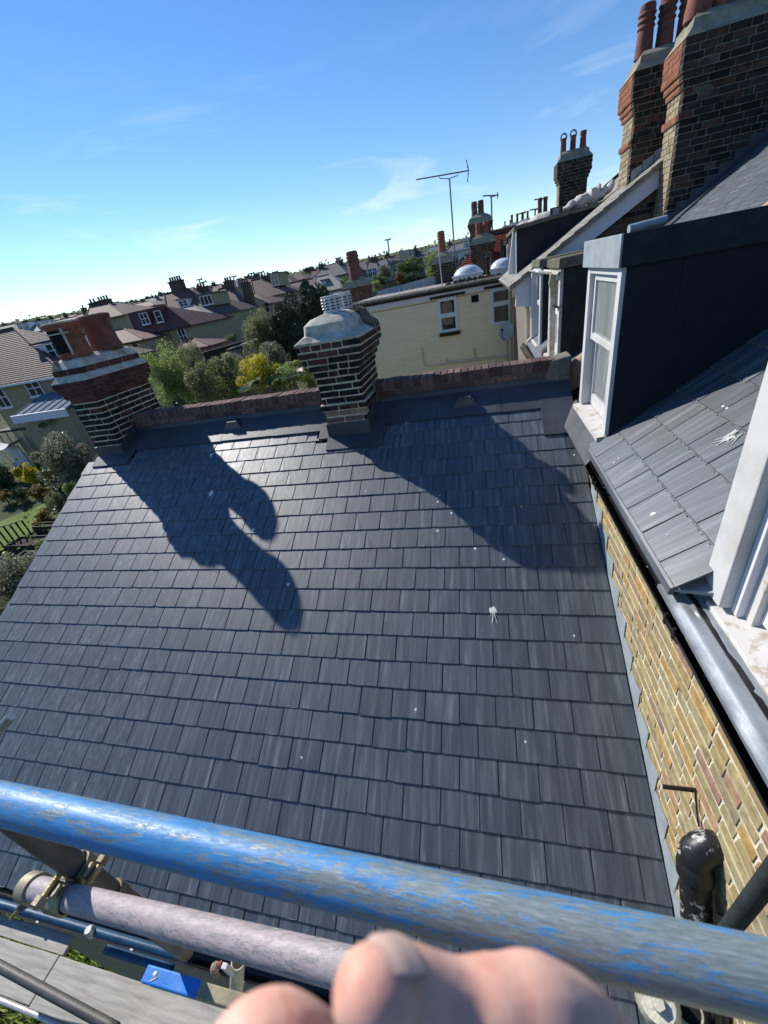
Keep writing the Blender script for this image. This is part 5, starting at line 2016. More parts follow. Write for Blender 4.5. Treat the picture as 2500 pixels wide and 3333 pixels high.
simple('brick_far', (0.10, 0.085, 0.06), 0.9, 0.2, 0, 0.35, 2.5, 0.3, (0.05, 0.045, 0.04))
def far_window(t, c, w, h, Y):
    f = .07
    mb = MB()
    x0, x1, z0, z1 = c.x - w / 2, c.x + w / 2, c.z - h / 2, c.z + h / 2
    for (xa, xb, za, zb) in ((x0, x0 + f, z0, z1), (x1 - f, x1, z0, z1), (x0 + f, x1 - f, z1 - f, z1), (x0 + f, x1 - f, z0, z0 + f)):
        mb.box(xa, xb, Y - .07, Y + .02, za, zb)
    n = max(1, int(round(w / .62)))
    for i in range(1, n):
        x = x0 + w * i / n
        mb.box(x - .035, x + .035, Y - .065, Y + .02, z0 + f, z1 - f)
    if n <= 2:
        mb.box(x0 + f, x1 - f, Y - .062, Y + .02, c.z - .03, c.z + .03)
    mb.box(x0 - .06, x1 + .06, Y - .14, Y - .0705, z0 - .07, z0 + .01)
    fr = mb.build('window', 'white_upvc', t)
    mb = MB()
    mb.box(x0 + f * .8, x1 - f * .8, Y - .03, Y - .02, z0 + f * .8, z1 - f * .8)
    mb.build('pane', 'glass', fr)

ha, YA, zA = far_house('detached_house', 'nearest house on the left with broad brown roof, white flat dormer and white framed windows', (-70, 1272), (207, 1212), 29, 9, (-70, 1088), (48, 1073), 'far_stock', 'tile_brown',
                       windows=((112, 1262, 1.35, 1.15), (5, 1293, 1.2, 1.5)), fascia='w', group='houses across the gardens')
# its flat topped dormer
cA = atY(176, 1140, YA + 2.2)
mb = MB()
mb.box(cA.x - .75, cA.x + .85, cA.y, cA.y + 3, cA.z - .62, cA.z + .55)
mb.build('dormer', 'white_board', ha)
mb = MB()
mb.prism([(cA.x - 1.7, cA.y + .05, cA.z + .5), (cA.x - .75, cA.y + .05, cA.z - .6), (cA.x - .75, cA.y + .05, cA.z + .5)], (0, .1, 0))
mb.build('dormer_cheek', 'white_board', ha)
mb = MB()
mb.box(cA.x - 1.8, cA.x + .95, cA.y - .12, cA.y + 3, cA.z + .552, cA.z + .66)
mb.build('dormer_roof', 'felt_dark', ha)
far_window(ha, Vector((cA.x + .08, cA.y, cA.z)), 1.35, .95, cA.y)
# lean-to on its garden side
a, b = atY(45, 1345, YA - 2.4), atY(205, 1300, YA - 2.4)
lt = thing('lean_to', 'lean-to with pale blue sheet roof and white gutter board below the left house windows', 'lean-to', ((a.x + b.x) / 2, YA - 1.5, ground_z(a.x, YA)))
mb = MB()
mb.hexa([(a.x, YA - 2.6, a.z - .25), (b.x, YA - 2.6, a.z - .25), (b.x, YA + .2, a.z + .5), (a.x, YA + .2, a.z + .5), (a.x, YA - 2.6, a.z - .17), (b.x, YA - 2.6, a.z - .17), (b.x, YA + .2, a.z + .58), (a.x, YA + .2, a.z + .58)])
mb.build('sheet_roof', 'blue_roof', lt)
mb = MB()
mb.box(a.x - .05, b.x + .05, YA - 2.72, YA - 2.603, a.z - .62, a.z - .13)
mb.build('gutter_board', 'white_board', lt)
mb = MB()
n = 7
for i in range(n):
    x = a.x + (b.x - a.x) * i / (n - 1)
    mb.hexa([(x - .03, YA - 2.6, a.z - .165), (x + .03, YA - 2.6, a.z - .165), (x + .03, YA + .2, a.z + .585), (x - .03, YA + .2, a.z + .585), (x - .03, YA - 2.6, a.z - .12), (x + .03, YA - 2.6, a.z - .12), (x + .03, YA + .2, a.z + .63), (x - .03, YA + .2, a.z + .63)])
mb.build('glazing_bar', 'blue_roof', lt)
mb = MB()
mb.box(a.x + .2, b.x - .2, YA - 2.4, YA + .2, ground_z(a.x, YA) - .3, a.z - .26)
mb.build('wall', 'far_stock', lt)
far_house('terraced_house', 'yellow brick house with a dark red mansard storey holding two white sash windows', (445, 1091), (621, 1059), 45, 9, (415, 1019), (541, 1001), 'far_stock', 'tile_red',
          windows=((596, 1093, .95, 1.75), (480, 1116, .9, 1.7)), dormers=(), rfrac=.16, pipes=((552, 1090),), group='houses across the gardens')
hb = [o for o in C.objects if o.get('label', '').startswith('yellow brick house with a dark red mansard')][0]
YB = atD(445, 1091, 45).y
for px, py, w, h in ((472, 1037, 1.05, 1.15), (517, 1030, .85, 1.15)):
    c = atY(px, py, YB + .35)
    mb = MB()
    mb.box(c.x - w / 2 - .12, c.x + w / 2 + .12, YB + .36, YB + 2.5, c.z - h / 2 - .1, c.z + h / 2 + .1)
    mb.build('dormer', 'tile_red', hb)
    far_window(hb, c, w, h, YB + .35)
far_house('house_wing', 'low left wing with plain dark red roof beside the mansard house', (320, 1134), (468, 1103), 43, 7, (330, 1080), (408, 1076), 'far_stock', 'tile_red', windows=((447, 1139, .8, 1.6),))
far_house('garden_extension', 'small extension with purple red hipped roof and white French window', (583, 1146), (682, 1122), 41, 4.5, (600, 1113), (636, 1107), 'far_brown', 'tile_red', windows=((657, 1150, 1.2, 1.3), (605, 1160, 1.0, 1.3)))
far_house('detached_house', 'tall house with sunlit left hip, big square chimney and small flat dormers', (552, 1054), (724, 1020), 52, 10, (534, 957), (612, 940), 'far_stock', 'tile_brown',
          windows=((689, 1056, 1.0, 1.8),), dormers=((678, 995, 2.0, 1.25, 'far_stock', 'tile_grey'), (602, 1000, 1.6, .9, 'white_board', 'tile_grey')), chimneys=((571, 914, 1.9, 1.8, 5, .5), (655, 934, 1.2, 1.4, 3, .6)), pipes=((704, 1040),))
far_house('house_wing', 'brown brick cross wing with sunny gabled roof in front of the big chimney house', (562, 1054), (692, 1030), 50, 6, (588, 1003), (632, 995), 'far_brown', 'tile_pale', windows=((685, 1056, .7, 1.6),))
far_house('detached_house', 'house with a steep sunlit roof right of the big chimney house', (690, 1024), (792, 1003), 58, 9, (712, 942), (747, 933), 'far_stock', 'tile_brown',
          windows=((808, 1020, .9, 1.6), (727, 1080, 1.0, 1.4), (765, 1040, .0001 + .9, 1.6)), chimneys=((742, 914, 1.3, 1.5, 3, .5), (797, 920, 1.2, 2.2, 3, .3)))
far_house('terraced_house', 'pair house with low brown roof and a tall stack on its left', (770, 1010), (880, 985), 64, 9, (778, 968), (830, 958), 'far_brown', 'tile_brown', windows=((845, 1005, .9, 1.5), (868, 1000, .9, 1.5)))
far_house('detached_house', 'house with steep left hip and a white framed flat dormer beside the evergreen', (832, 972), (938, 953), 72, 10, (818, 917), (846, 905), 'far_stock', 'tile_brown',
          dormers=((900, 930, 1.7, 1.9, 'far_stock', 'tile_grey'),), chimneys=((863, 898, 1.5, 1.4, 3, .5), (792, 918, .9, 1.2, 2, .5)))
far_house('detached_house', 'pointed brown roof left of a near twin on the skyline', (888, 930), (952, 917), 95, 10, (908, 889), (914, 888), 'far_stock', 'tile_brown', chimneys=((895, 893, .8, 1.2, 2, .5),))
far_house('detached_house', 'pointed brown roof right of its near twin on the skyline', (940, 918), (1002, 906), 98, 10, (957, 887), (963, 886), 'far_stock', 'tile_brown', chimneys=((975, 898, .8, 1.0, 2, .5),))
far_house('terraced_house', 'long pinkish tiled roof above the two dark evergreens', (908, 955), (1034, 930), 82, 9, (948, 924), (1020, 908), 'far_render', 'tile_brown', chimneys=((995, 918, 1.0, 1.6, 2, .1),))
far_house('terraced_house', 'orange brown roof stepping down left of the long pinkish roof', (840, 985), (930, 968), 78, 9, (868, 948), (918, 938), 'far_render', 'tile_brown')
far_house('large_house', 'large grey brown hipped roof on the skyline behind the white cowls', (1008, 912), (1128, 893), 85, 14, (1060, 865), (1094, 856), 'far_stock', 'tile_grey', chimneys=((1043, 860, .9, 1.5, 2, .4), (1103, 848, 1.6, 1.5, 3, .6)))
far_house('hall', 'pale grey slate roof with small rooflight below the large grey brown one', (1026, 955), (1122, 936), 60, 9, (1026, 904), (1073, 893), 'far_render', 'tile_pale', dormers=((1056, 925, .9, .5, 'far_grey', 'tile_grey'),))
far_house('terraced_house', 'house with white verge boards right of the large grey brown roof', (1110, 893), (1160, 884), 92, 12, (1116, 862), (1150, 852), 'far_render', 'tile_grey', fascia='w', dormers=((1112, 880, 1.0, .8, 'white_board', 'tile_grey'),), chimneys=((1102, 850, 1.2, 1.4, 2, .5),))
far_house('terraced_house', 'pale blue house with tall bay windows half hidden by the brown pot', (1192, 886), (1232, 878), 88, 9, (1198, 856), (1222, 850), 'far_render', 'tile_grey', windows=((1205, 890, 1.0, 1.8), (1220, 888, 1.0, 1.8)), fascia='w', chimneys=((1216, 838, 1.2, 1.2, 2, .5),))
far_house('terraced_house', 'dull grey gabled house between the brown pot and the pale blue house', (1160, 884), (1196, 877), 96, 9, (1166, 853), (1186, 848), 'far_grey', 'tile_grey')
far_house('terraced_house', 'dark grey roof right of the pale blue house on the hill', (1228, 868), (1262, 858), 104, 9, (1234, 850), (1256, 842), 'far_grey', 'tile_grey')
far_house('terraced_house', 'hill terrace house with brown roof and large white bay at its left', (1258, 858), (1305, 846), 118, 9, (1262, 838), (1300, 827), 'far_grey', 'tile_brown', windows=((1274, 866, 3.0, 3.4), (1295, 860, 1.4, 2.0)), chimneys=((1261, 822, .9, 1.6, 2, .5), (1307, 815, .9, 1.6, 2, .5)))
far_house('terraced_house', 'hill terrace house with tall dark dormer and pale panel', (1306, 850), (1352, 840), 118, 9, (1308, 826), (1348, 818), 'far_grey', 'tile_grey', dormers=((1316, 848, 3.0, 2.4, 'far_render', 'tile_grey'), (1337, 836, 2.2, 1.6, 'far_grey', 'tile_grey')), chimneys=((1351, 808, .9, 1.6, 2, .5),))
far_house('terraced_house', 'hill terrace house with brown sloping roof and white bay under it', (1352, 846), (1396, 838), 118, 9, (1356, 824), (1390, 815), 'far_grey', 'tile_grey', windows=((1363, 854, 3.0, 2.6),), chimneys=((1360, 818, .8, 1.0, 2, .5),))
far_house('terraced_house', 'blue grey boxy house at the right end of the hill terrace', (1393, 824), (1436, 814), 118, 9, (1394, 808), (1434, 800), 'far_render', 'blue_roof', windows=((1405, 830, 2.0, 1.6), (1422, 826, 2.0, 1.6)))
far_house('terraced_house', 'house with grey roof and tiny white dormer behind the aerial mast', (1448, 822), (1545, 800), 62, 9, (1470, 797), (1535, 784), 'far_render', 'tile_grey', dormers=((1518, 803, 1.0, 1.0, 'far_render', 'white_board'),), fascia='w', chimneys=((1521, 783, .6, 1.0, 1, .5), (1464, 790, .5, 1.0, 1, .5)))
far_house('terraced_house', 'far grey roofed row with small white gables at the left edge', (50, 1092), (152, 1074), 105, 9, (55, 1066), (135, 1054), 'far_grey', 'tile_grey', windows=((107, 1082, 1.4, 1.6),), dormers=((72, 1075, 1.6, 1.5, 'white_board', 'tile_grey'), (92, 1071, 1.6, 1.5, 'white_board', 'tile_grey'), (130, 1066, 1.4, 1.4, 'white_board', 'tile_grey')))
far_house('terraced_house', 'far grey row further left with a pale ridge', (-40, 1096), (56, 1080), 120, 9, (-30, 1066), (45, 1060), 'far_grey', 'tile_grey')
far_house('terraced_house', 'brown house just left of the terracotta pots with dark chimney', (138, 1085), (262, 1060), 62, 9, (165, 1045), (250, 1033), 'far_brown', 'tile_brown', chimneys=((150, 1062, 1.4, 1.6, 3, .3),))
far_house('terraced_house', 'sooty roofed house whose chimneys rise just behind the terracotta pots', (275, 1050), (405, 1024), 56, 9, (292, 992), (345, 984), 'far_stock', 'tile_brown', chimneys=((336, 976, 2.0, 1.4, 4, .5), (302, 985, 1.2, .8, 2, .5)))
far_house('terraced_house', 'low brown ridge showing between the pots and the big chimney house', (352, 1022), (505, 996), 72, 9, (368, 1003), (488, 983), 'far_brown', 'tile_brown', chimneys=((270, 1002, .7, 1.6, 1, .5),))
def sky_y(x):
    pts = [(-60, 1068), (330, 1006), (560, 944), (800, 900), (1000, 872), (1260, 842), (1500, 806)]
    for (a, ya), (b, yb) in zip(pts, pts[1:]):
        if x <= b:
            return ya + (yb - ya) * (x - a) / (b - a)
    return 806
qh = random.Random(21)
for i, x in enumerate([5, 38, 75, 118, 160, 205, 250, 380, 425, 470, 515, 590, 640, 690, 735, 780, 825, 870, 1010, 1050, 1095, 1135, 1170, 1205, 1238]):
    y = sky_y(x) + qh.uniform(-2, 5)
    w = qh.uniform(34, 46)
    far_house('terraced_house', 'small far house with plain brown or grey roof packed along the skyline', (x, y + 26), (x + w, y + 26 - w * .19), qh.uniform(115, 138), 9, (x + qh.uniform(2, 9), y + 5), (x + w - qh.uniform(2, 9), y + 5 - w * .19), qh.choice(['far_stock', 'far_brown', 'far_render']), qh.choice(['tile_brown', 'tile_brown', 'tile_grey', 'tile_red']),
              windows=((x + w * .3, y + 36, 1.1, 1.6), (x + w * .7, y + 34, 1.1, 1.6)), chimneys=((x + w * qh.choice([.1, .9]), y - 4, 1.0, 1.5, 2, .5),), group='small houses packed along the far skyline')
for (px, py, cz, lb) in ((648, 910, 60, 'aerial on the roof behind the big square chimney'), (662, 918, 66, 'smaller aerial right of the one behind the big square chimney'), (760, 900, 70, 'aerial above the steep sunlit roof'), (818, 890, 80, 'aerial over the skyline left of the twin pointed roofs'), (850, 886, 84, 'thin aerial next to the skyline aerial'), (895, 885, 100, 'faint far aerial above the left pointed roof'), (1262, 780, 118, 'aerial on the left end of the hill terrace'), (1100, 840, 88, 'aerial over the large grey brown roof')):
    Y = atD(px, py, cz).y
    aerial(lb, (px, py + 3), (px, py + 40), Y, ((px - 10, py + 2), (px + 9, py - 2)), 'aerials on the far roofs')
# garden shed with pale tilted roof, garden walls
p = atD(780, 1125, 36)
sd = thing('garden_shed', 'garden shed with pale grey tilted roof overgrown with climbers', 'shed', (p.x, p.y, ground_z(p.x, p.y)))
mb = MB()
mb.hexa([(p.x - 1.5, p.y, p.z - .25), (p.x + 1.7, p.y, p.z + .1), (p.x + 1.7, p.y + 2.2, p.z + .2), (p.x - 1.5, p.y + 2.2, p.z - .15), (p.x - 1.5, p.y, p.z - .15), (p.x + 1.7, p.y, p.z + .2), (p.x + 1.7, p.y + 2.2, p.z + .3), (p.x - 1.5, p.y + 2.2, p.z - .05)])
mb.build('roof', 'tile_pale', sd)
mb = MB()
mb.box(p.x - 1.35, p.x + 1.55, p.y + .1, p.y + 2.1, ground_z(p.x, p.y) - .5, p.z - .26)
mb.build('wall', 'timber_fence', sd)
def garden_wall(label, a, b, h, mat, coping, cat='wall', name='garden_wall'):
    a, b = Vector(a), Vector(b)
    d = (b - a)
    n = Vector((-d.y, d.x, 0)).normalized() * .11
    z0 = min(ground_z(a.x, a.y), ground_z(b.x, b.y)) - .3
    t = thing(name, label, cat, ((a.x + b.x) / 2, (a.y + b.y) / 2, z0))
    mb = MB()
    mb.hexa([Vector((q2.x, q2.y, z0)) for q2 in (a - n, b - n, b + n, a + n)] + [a - n, b - n, b + n, a + n])
    mb.build('wall' if cat == 'wall' else 'boards', mat, t)
    mb = MB()
    u = Vector((0, 0, .002))
    v = Vector((0, 0, .07))
    mb.hexa([q2 + u for q2 in (a - n * 1.4, b - n * 1.4, b + n * 1.4, a + n * 1.4)] + [q2 + v for q2 in (a - n * 1.4, b - n * 1.4, b + n * 1.4, a + n * 1.4)])
    mb.build('coping', coping, t)
garden_wall('grey garden wall with pale coping at the end of the left lawn', atD(12, 1518, 33), atD(165, 1500, 33), 2, 'far_grey', 'cement')
garden_wall('long timber fence behind the yellow shrub', atD(690, 1180, 28), atD(900, 1150, 30), 2, 'timber_fence', 'timber_fence', 'fence', 'garden_fence')
garden_wall('dark board fence at the foot of the far houses', atD(660, 1150, 36), atD(800, 1110, 38), 2, 'timber_dark', 'timber_dark', 'fence', 'garden_fence')
garden_wall('low timber fence across the gardens near the pale blue house', atD(1180, 935, 45), atD(1420, 885, 46), 2, 'timber_fence', 'timber_fence', 'fence', 'garden_fence')
# pergola against the left house
p0, p1 = atD(-20, 1408, 31), atD(150, 1385, 31)
pg = thing('pergola', 'dark open veranda with thin pale posts under the left house', 'veranda', ((p0.x + p1.x) / 2, p0.y, ground_z(p0.x, p0.y)))
mb = MB()
zt = (p0.z + p1.z) / 2
zb = ground_z(p0.x, p0.y)
mb.box(p0.x, p1.x, p0.y + 1.6, p0.y + 1.8, zb, zt)
mb.box(p0.x, p1.x, p0.y, p0.y + 1.8, zt + .001, zt + .15)
mb.build('shelter', 'timber_dark', pg)
for i in range(5):
    x = p0.x + (p1.x - p0.x) * (i + .3) / 5
    mb = MB()
    mb.box(x - .05, x + .05, p0.y + .02, p0.y + .12, zb, zt - .001)
    mb.build('post', 'cement', pg)
p = atD(28, 1470, 30)
zb = ground_z(p.x, p.y)
hm = thing('garden_swing', 'white garden swing seat with curved pale canopy near the left house', 'swing seat', (p.x, p.y, zb))
rings = []
for i in range(9):
    u = -1 + 2 * i / 8
    rings.append([(p.x + u * 1.3, p.y - .5, p.z + .25 + .4 * u * u * (1 if u > 0 else .4)), (p.x + u * 1.3, p.y + .7, p.z + .35 + .4 * u * u * (1 if u > 0 else .4)), (p.x + u * 1.3, p.y + .7, p.z + .40 + .4 * u * u * (1 if u > 0 else .4)), (p.x + u * 1.3, p.y - .5, p.z + .30 + .4 * u * u * (1 if u > 0 else .4))])
mb = MB()
mb.loft(rings)
mb.build('canopy', 'cloth_pale', hm, smooth=True)
mb = MB()
mb.hexa([(p.x - 1.1, p.y + .5, zb + .4), (p.x + .5, p.y + .5, zb + .4), (p.x + .5, p.y + .7, zb + .4), (p.x - 1.1, p.y + .7, zb + .4), (p.x - 1.3, p.y + .7, p.z + .2), (p.x + .1, p.y + .7, p.z + .2), (p.x + .1, p.y + .8, p.z + .2), (p.x - 1.3, p.y + .8, p.z + .2)])
mb.build('back_rest', 'cloth_pale', hm)
for s_ in (-1, 1):
    mb = MB()
    mb.path([(p.x + s_ * 1.2, p.y - .4, zb), (p.x + s_ * 1.0, p.y + .1, p.z + .2), (p.x + s_ * 1.2, p.y + .7, zb)], .04, 6)
    mb.build('leg', 'white_tube', hm)
# black metal fence and planters at the near end of the lawn
f0, f1 = atZ(-5, 1790, -8.4), atZ(112, 1752, -8.4)
mf = thing('metal_fence', 'thin black metal fence with bare posts across the lawn end', 'fence', (f0.x, f0.y, -8.45))
for i in range(7):
    t = i / 6
    c = f0.lerp(f1, t)
    mb = MB()
    mb.box(c.x - .03, c.x + .03, c.y - .03, c.y + .03, -8.5, -7.25)
    mb.build('post', 'black_plastic', mf)
mb = MB()
mb.path([f0 + Vector((0, 0, 1.1)), f1 + Vector((0, 0, 1.1))], .02, 5)
mb.path([f0 + Vector((0, 0, .1)), f1 + Vector((0, 0, .1))], .02, 5)
mb.build('rail', 'black_plastic', mf)
for (px, py, w, d, h, m, lb, k) in ((100, 1775, 2.0, .9, .5, 'timber_dark', 'long dark timber planter behind the black fence', 1), (95, 1825, 1.2, .8, .5, 'timber_fence', 'grey timber box beside the dark planter', 2), (160, 1718, 1.6, .5, .45, 'timber_dark', 'dark raised bed edge near the red flowers', 3)):
    c = atZ(px, py, -8.3)
    t = thing('planter', lb, 'planter', (c.x, c.y, -8.45))
    mb = MB()
    for xa, xb, ya, yb in ((-w / 2, w / 2, -d / 2, -d / 2 + .06), (-w / 2, w / 2, d / 2 - .06, d / 2), (-w / 2, -w / 2 + .06, -d / 2 + .061, d / 2 - .061), (w / 2 - .06, w / 2, -d / 2 + .061, d / 2 - .061)):
        mb.box(c.x + xa, c.x + xb, c.y + ya, c.y + yb, -8.5, -8.5 + h)
    mb.build('sides', m, t)
    mb = MB()
    mb.box(c.x - w / 2 + .06, c.x + w / 2 - .06, c.y - d / 2 + .06, c.y + d / 2 - .06, -8.5, -8.5 + h * .8)
    mb.build('soil', 'mud', t)

# ================================================================== VEGETATION
CROWN = {}
def crown_mesh(seed, n, leaf, kind, mat):
    key = (seed, kind, mat)
    if key in CROWN:
        return CROWN[key]
    q = random.Random(seed * 31 + n)
    lumps = []
    for _ in range(34):
        v = Vector((q.gauss(0, 1), q.gauss(0, 1), q.gauss(0, 1))).normalized()
        r = q.uniform(.30, .86)
        lumps.append((v * r, q.uniform(.15, .36)))
    lumps.append((Vector((0, 0, 0)), .5))
    vs, fs = [], []
    for i in range(n):
        c, r = lumps[q.randrange(len(lumps))]
        v = Vector((q.gauss(0, 1), q.gauss(0, 1), q.gauss(0, 1) + .25)).normalized()
        p = c + v * r * q.uniform(.72, 1.06)
        if kind == 'spiky' and q.random() < .12:
            p = p + Vector((q.gauss(0, .03), q.gauss(0, .03), q.uniform(0, .32)))
        up = (v + Vector((q.gauss(0, .55), q.gauss(0, .55), q.gauss(0, .55)))).normalized()
        u = up.cross(Vector((q.gauss(0, 1), q.gauss(0, 1), q.gauss(0, 1)))).normalized()
        w = up.cross(u)
        s_ = leaf * q.uniform(.6, 1.3)
        k = len(vs)
        vs += [p - u * s_, p + w * s_ * .5 + up * s_ * .18, p + u * s_, p - w * s_ * .5 + up * s_ * .18]
        fs.append((k, k + 1, k + 2, k + 3))
    me = bpy.data.meshes.new('crown')
    me.from_pydata(vs, [], fs)
    me.materials.append(MATS[mat])
    CROWN[key] = me
    return me
CORE = {}
def core_mesh():
    if 'c' not in CORE:
        mb = MB()
        mb.lathe([(.02, -.6), (.35, -.48), (.52, -.2), (.55, .1), (.40, .42), (.15, .58), (.02, .6)], n=12)
        me = bpy.data.meshes.new('inner_branches')
        me.from_pydata(mb.v, [], mb.f)
        me.materials.append(MATS['leaf_dark'])
        CORE['c'] = me
    return CORE['c']
def shrub(name, label, cat, c, rx, rz, mat, n=5200, leaf=.034, kind='round', seed=1, ry=None, group=None, base=None, core=True):
    g = ground_z(c.x, c.y) if base is None else base
    t = thing(name, label, cat, (c.x, c.y, g), group)
    o = bpy.data.objects.new('crown', crown_mesh(seed % 4, int(n * 1.7), leaf * 1.18, kind, mat))
    C.objects.link(o)
    o.parent = t
    o.location = c - Vector((c.x, c.y, g))
    o.scale = (rx, ry or rx, rz)
    o.rotation_euler = (0, 0, seed * 1.7)
    if core:
        k = bpy.data.objects.new('inner_branches', core_mesh())
        C.objects.link(k)
        k.parent = t
        k.location = o.location
        cs = .5 if core is True else core * 1.5
        k.scale = (rx * cs, (ry or rx) * cs, rz * cs * 1.05)
    if c.z - rz * .5 > g + .3:
        mb = MB()
        top = c + Vector((0, 0, -.1 * rz))
        r = max(.03, rx * .06)
        mb.path([(c.x, c.y, g - .1), (c.x + r, c.y, (g + top.z) / 2), top], [r * 1.3, r, r * .6], 7)
        for i in range(5):
            a = i * 1.3 + seed
            e = c + Vector((math.cos(a) * rx * .6, math.sin(a) * rx * .6, rz * (.1 + .1 * i)))
            mb.path([c + Vector((0, 0, -rz * .5)), (c + Vector((0, 0, -rz * .5))).lerp(e, .5) + Vector((0, 0, .1)), e], [r * .6, r * .4, r * .15], 5)
        mb.build('trunk', 'bark', t)
    return t
def shrub_px(name, label, cat, px, py, rpx, rpy, cz, mat, **kw):
    c = atD(px, py, cz)
    k = cz / FPX
    return shrub(name, label, cat, c, rpx * k, rpy * k, mat, **kw)
shrub_px('shrub', 'round grey green shrub pressed against the left roof edge', 'shrub', 212, 1490, 98, 108, 24, 'leaf_grey', seed=1, n=7000, leaf=.030)
shrub_px('shrub', 'small green bush rising above the round grey green shrub', 'shrub', 195, 1362, 70, 36, 27, 'leaf_mid', seed=2)
shrub_px('shrub', 'pale leaved bush at the left edge below the black fence', 'shrub', 55, 1905, 120, 120, 15.5, 'leaf_grey', seed=3, n=7000, leaf=.030)
shrub_px('shrub', 'low dark bush beneath the pale leaved bush at the left edge', 'shrub', 10, 2010, 80, 80, 14.2, 'leaf_olive', seed=5)
shrub_px('shrub', 'bushy yellow green plant in the bed beyond the lawn', 'shrub', 100, 1548, 28, 38, 27, 'leaf_yellow', seed=2, n=2600, leaf=.06)
shrub_px('shrub', 'thin yellow sapling left of the yellow green plant', 'shrub', 60, 1540, 14, 24, 28, 'leaf_yellow', seed=3, n=2600, leaf=.08)
shrub_px('shrub', 'dark rounded bush between the orange flower clumps', 'shrub', 60, 1610, 32, 36, 26, 'leaf_dark', seed=1)
shrub_px('shrub', 'tall dark shrub mass at the left edge under the garden wall', 'shrub', 12, 1570, 45, 70, 29, 'leaf_dark', seed=2)
shrub_px('shrub', 'leafy green bush behind the yellow green plant', 'shrub', 130, 1530, 34, 50, 29, 'leaf_mid', seed=0)
shrub_px('flower_clump', 'orange flower clump at the far left of the bed', 'flowers', 10, 1612, 30, 24, 26, 'leaf_orange', seed=4, n=2600, leaf=.06)
shrub_px('flower_clump', 'orange and grey flower clump right of the dark rounded bush', 'flowers', 125, 1605, 34, 24, 25, 'leaf_orange', seed=5, n=2600, leaf=.06)
shrub_px('flower_clump', 'yellow and red flower clump on the near right corner of the lawn', 'flowers', 140, 1685, 38, 26, 23, 'leaf_orange', seed=6, n=2600, leaf=.06)
shrub_px('shrub', 'olive hedge sprawling along the lawn beside the roof edge', 'shrub', 190, 1645, 42, 52, 23, 'leaf_olive', seed=7)
shrub_px('shrub', 'pale edged low bush where the lawn meets the roof edge', 'shrub', 240, 1590, 30, 36, 22, 'leaf_fresh', seed=8, n=2600, leaf=.06)
shrub_px('shrub', 'light bush between the planters and the roof edge', 'shrub', 150, 1790, 36, 34, 19.5, 'leaf_fresh', seed=9, n=2600, leaf=.06)
shrub_px('shrub', 'bright green spiky shrub just right of the left chimney', 'shrub', 548, 1232, 84, 108, 19, 'leaf_fresh', seed=1, kind='spiky', n=8000, leaf=.024)
shrub_px('shrub', 'grey green airy shrub beside the bright spiky one', 'shrub', 632, 1210, 76, 92, 20, 'leaf_olive', seed=2, kind='spiky', n=8000, leaf=.024)
shrub_px('shrub', 'brown tinged shrub in the middle behind the parapet', 'shrub', 662, 1258, 76, 84, 18, 'leaf_olive', seed=3, n=7000, leaf=.028)
shrub_px('shrub', 'dark grey green shrub left of the yellow bush', 'shrub', 735, 1236, 84, 96, 21, 'leaf_olive', seed=4, n=7000, leaf=.028)
shrub_px('shrub', 'small silvery shrub above the dark one by the shed', 'shrub', 748, 1170, 44, 30, 24, 'leaf_grey', seed=5, n=5200)
shrub_px('shrub', 'bright yellow bush above the parapet', 'shrub', 842, 1214, 78, 56, 20, 'leaf_yellow', seed=6, n=8000, leaf=.03, kind='spiky')
shrub_px('shrub', 'yellow green broad leaved bush touching the middle chimney', 'shrub', 935, 1222, 76, 50, 20, 'leaf_fresh', seed=7, n=2600, leaf=.06)
shrub_px('shrub', 'twiggy brown shrub beside the middle chimney foot', 'shrub', 1010, 1235, 34, 50, 21, 'leaf_olive', seed=8, n=2600, leaf=.04, core=False)
shrub_px('conifer', 'large dark evergreen left of the white cowls', 'tree', 952, 1085, 84, 128, 26, 'leaf_conifer', seed=9, n=12000, leaf=.028, core=.44)
shrub_px('conifer', 'second dark evergreen, directly behind the white cowls', 'tree', 1030, 1040, 76, 138, 27, 'leaf_conifer', seed=10, n=12000, leaf=.028, core=.44)
shrub_px('tree', 'olive green feathery tree left of the dark evergreen', 'tree', 858, 1098, 74, 92, 27, 'leaf_olive', seed=11, n=8000, leaf=.024, kind='spiky')
shrub_px('shrub', 'silver speckled bush at the foot of the dark evergreen', 'shrub', 890, 1160, 60, 60, 24, 'leaf_grey', seed=12, n=7000, leaf=.028)
shrub_px('shrub', 'bright green bush in front of the far fence', 'shrub', 755, 1098, 26, 16, 37, 'leaf_mid', seed=13)
shrub_px('tree', 'round green and yellow tree on the hill left of the tall red pot', 'tree', 1335, 880, 52, 40, 52, 'leaf_mid', seed=14, n=8000, leaf=.026)
shrub_px('tree', 'yellow green tree partly behind the tall red pot', 'tree', 1412, 862, 36, 48, 50, 'leaf_fresh', seed=15, n=8000, leaf=.024, kind='spiky')
shrub_px('tree', 'bluish tree between the pale blue house and the hill terrace', 'tree', 1252, 888, 30, 30, 58, 'leaf_grey', seed=16)
shrub_px('shrub', 'green hedge behind the flat roof right of the brown pot', 'shrub', 1235, 910, 36, 22, 45, 'leaf_mid', seed=17)
shrub_px('shrub', 'dark hedge below the round green and yellow tree', 'shrub', 1330, 912, 60, 24, 46, 'leaf_dark', seed=18)
shrub_px('shrub', 'light green climber behind the roof next to the single pot chimney', 'shrub', 1408, 895, 26, 24, 40, 'leaf_fresh', seed=19, n=2600, leaf=.06)
shrub_px('shrub', 'green bush left of the brown pot beyond the flat roof', 'shrub', 1128, 925, 24, 30, 30, 'leaf_mid', seed=20)
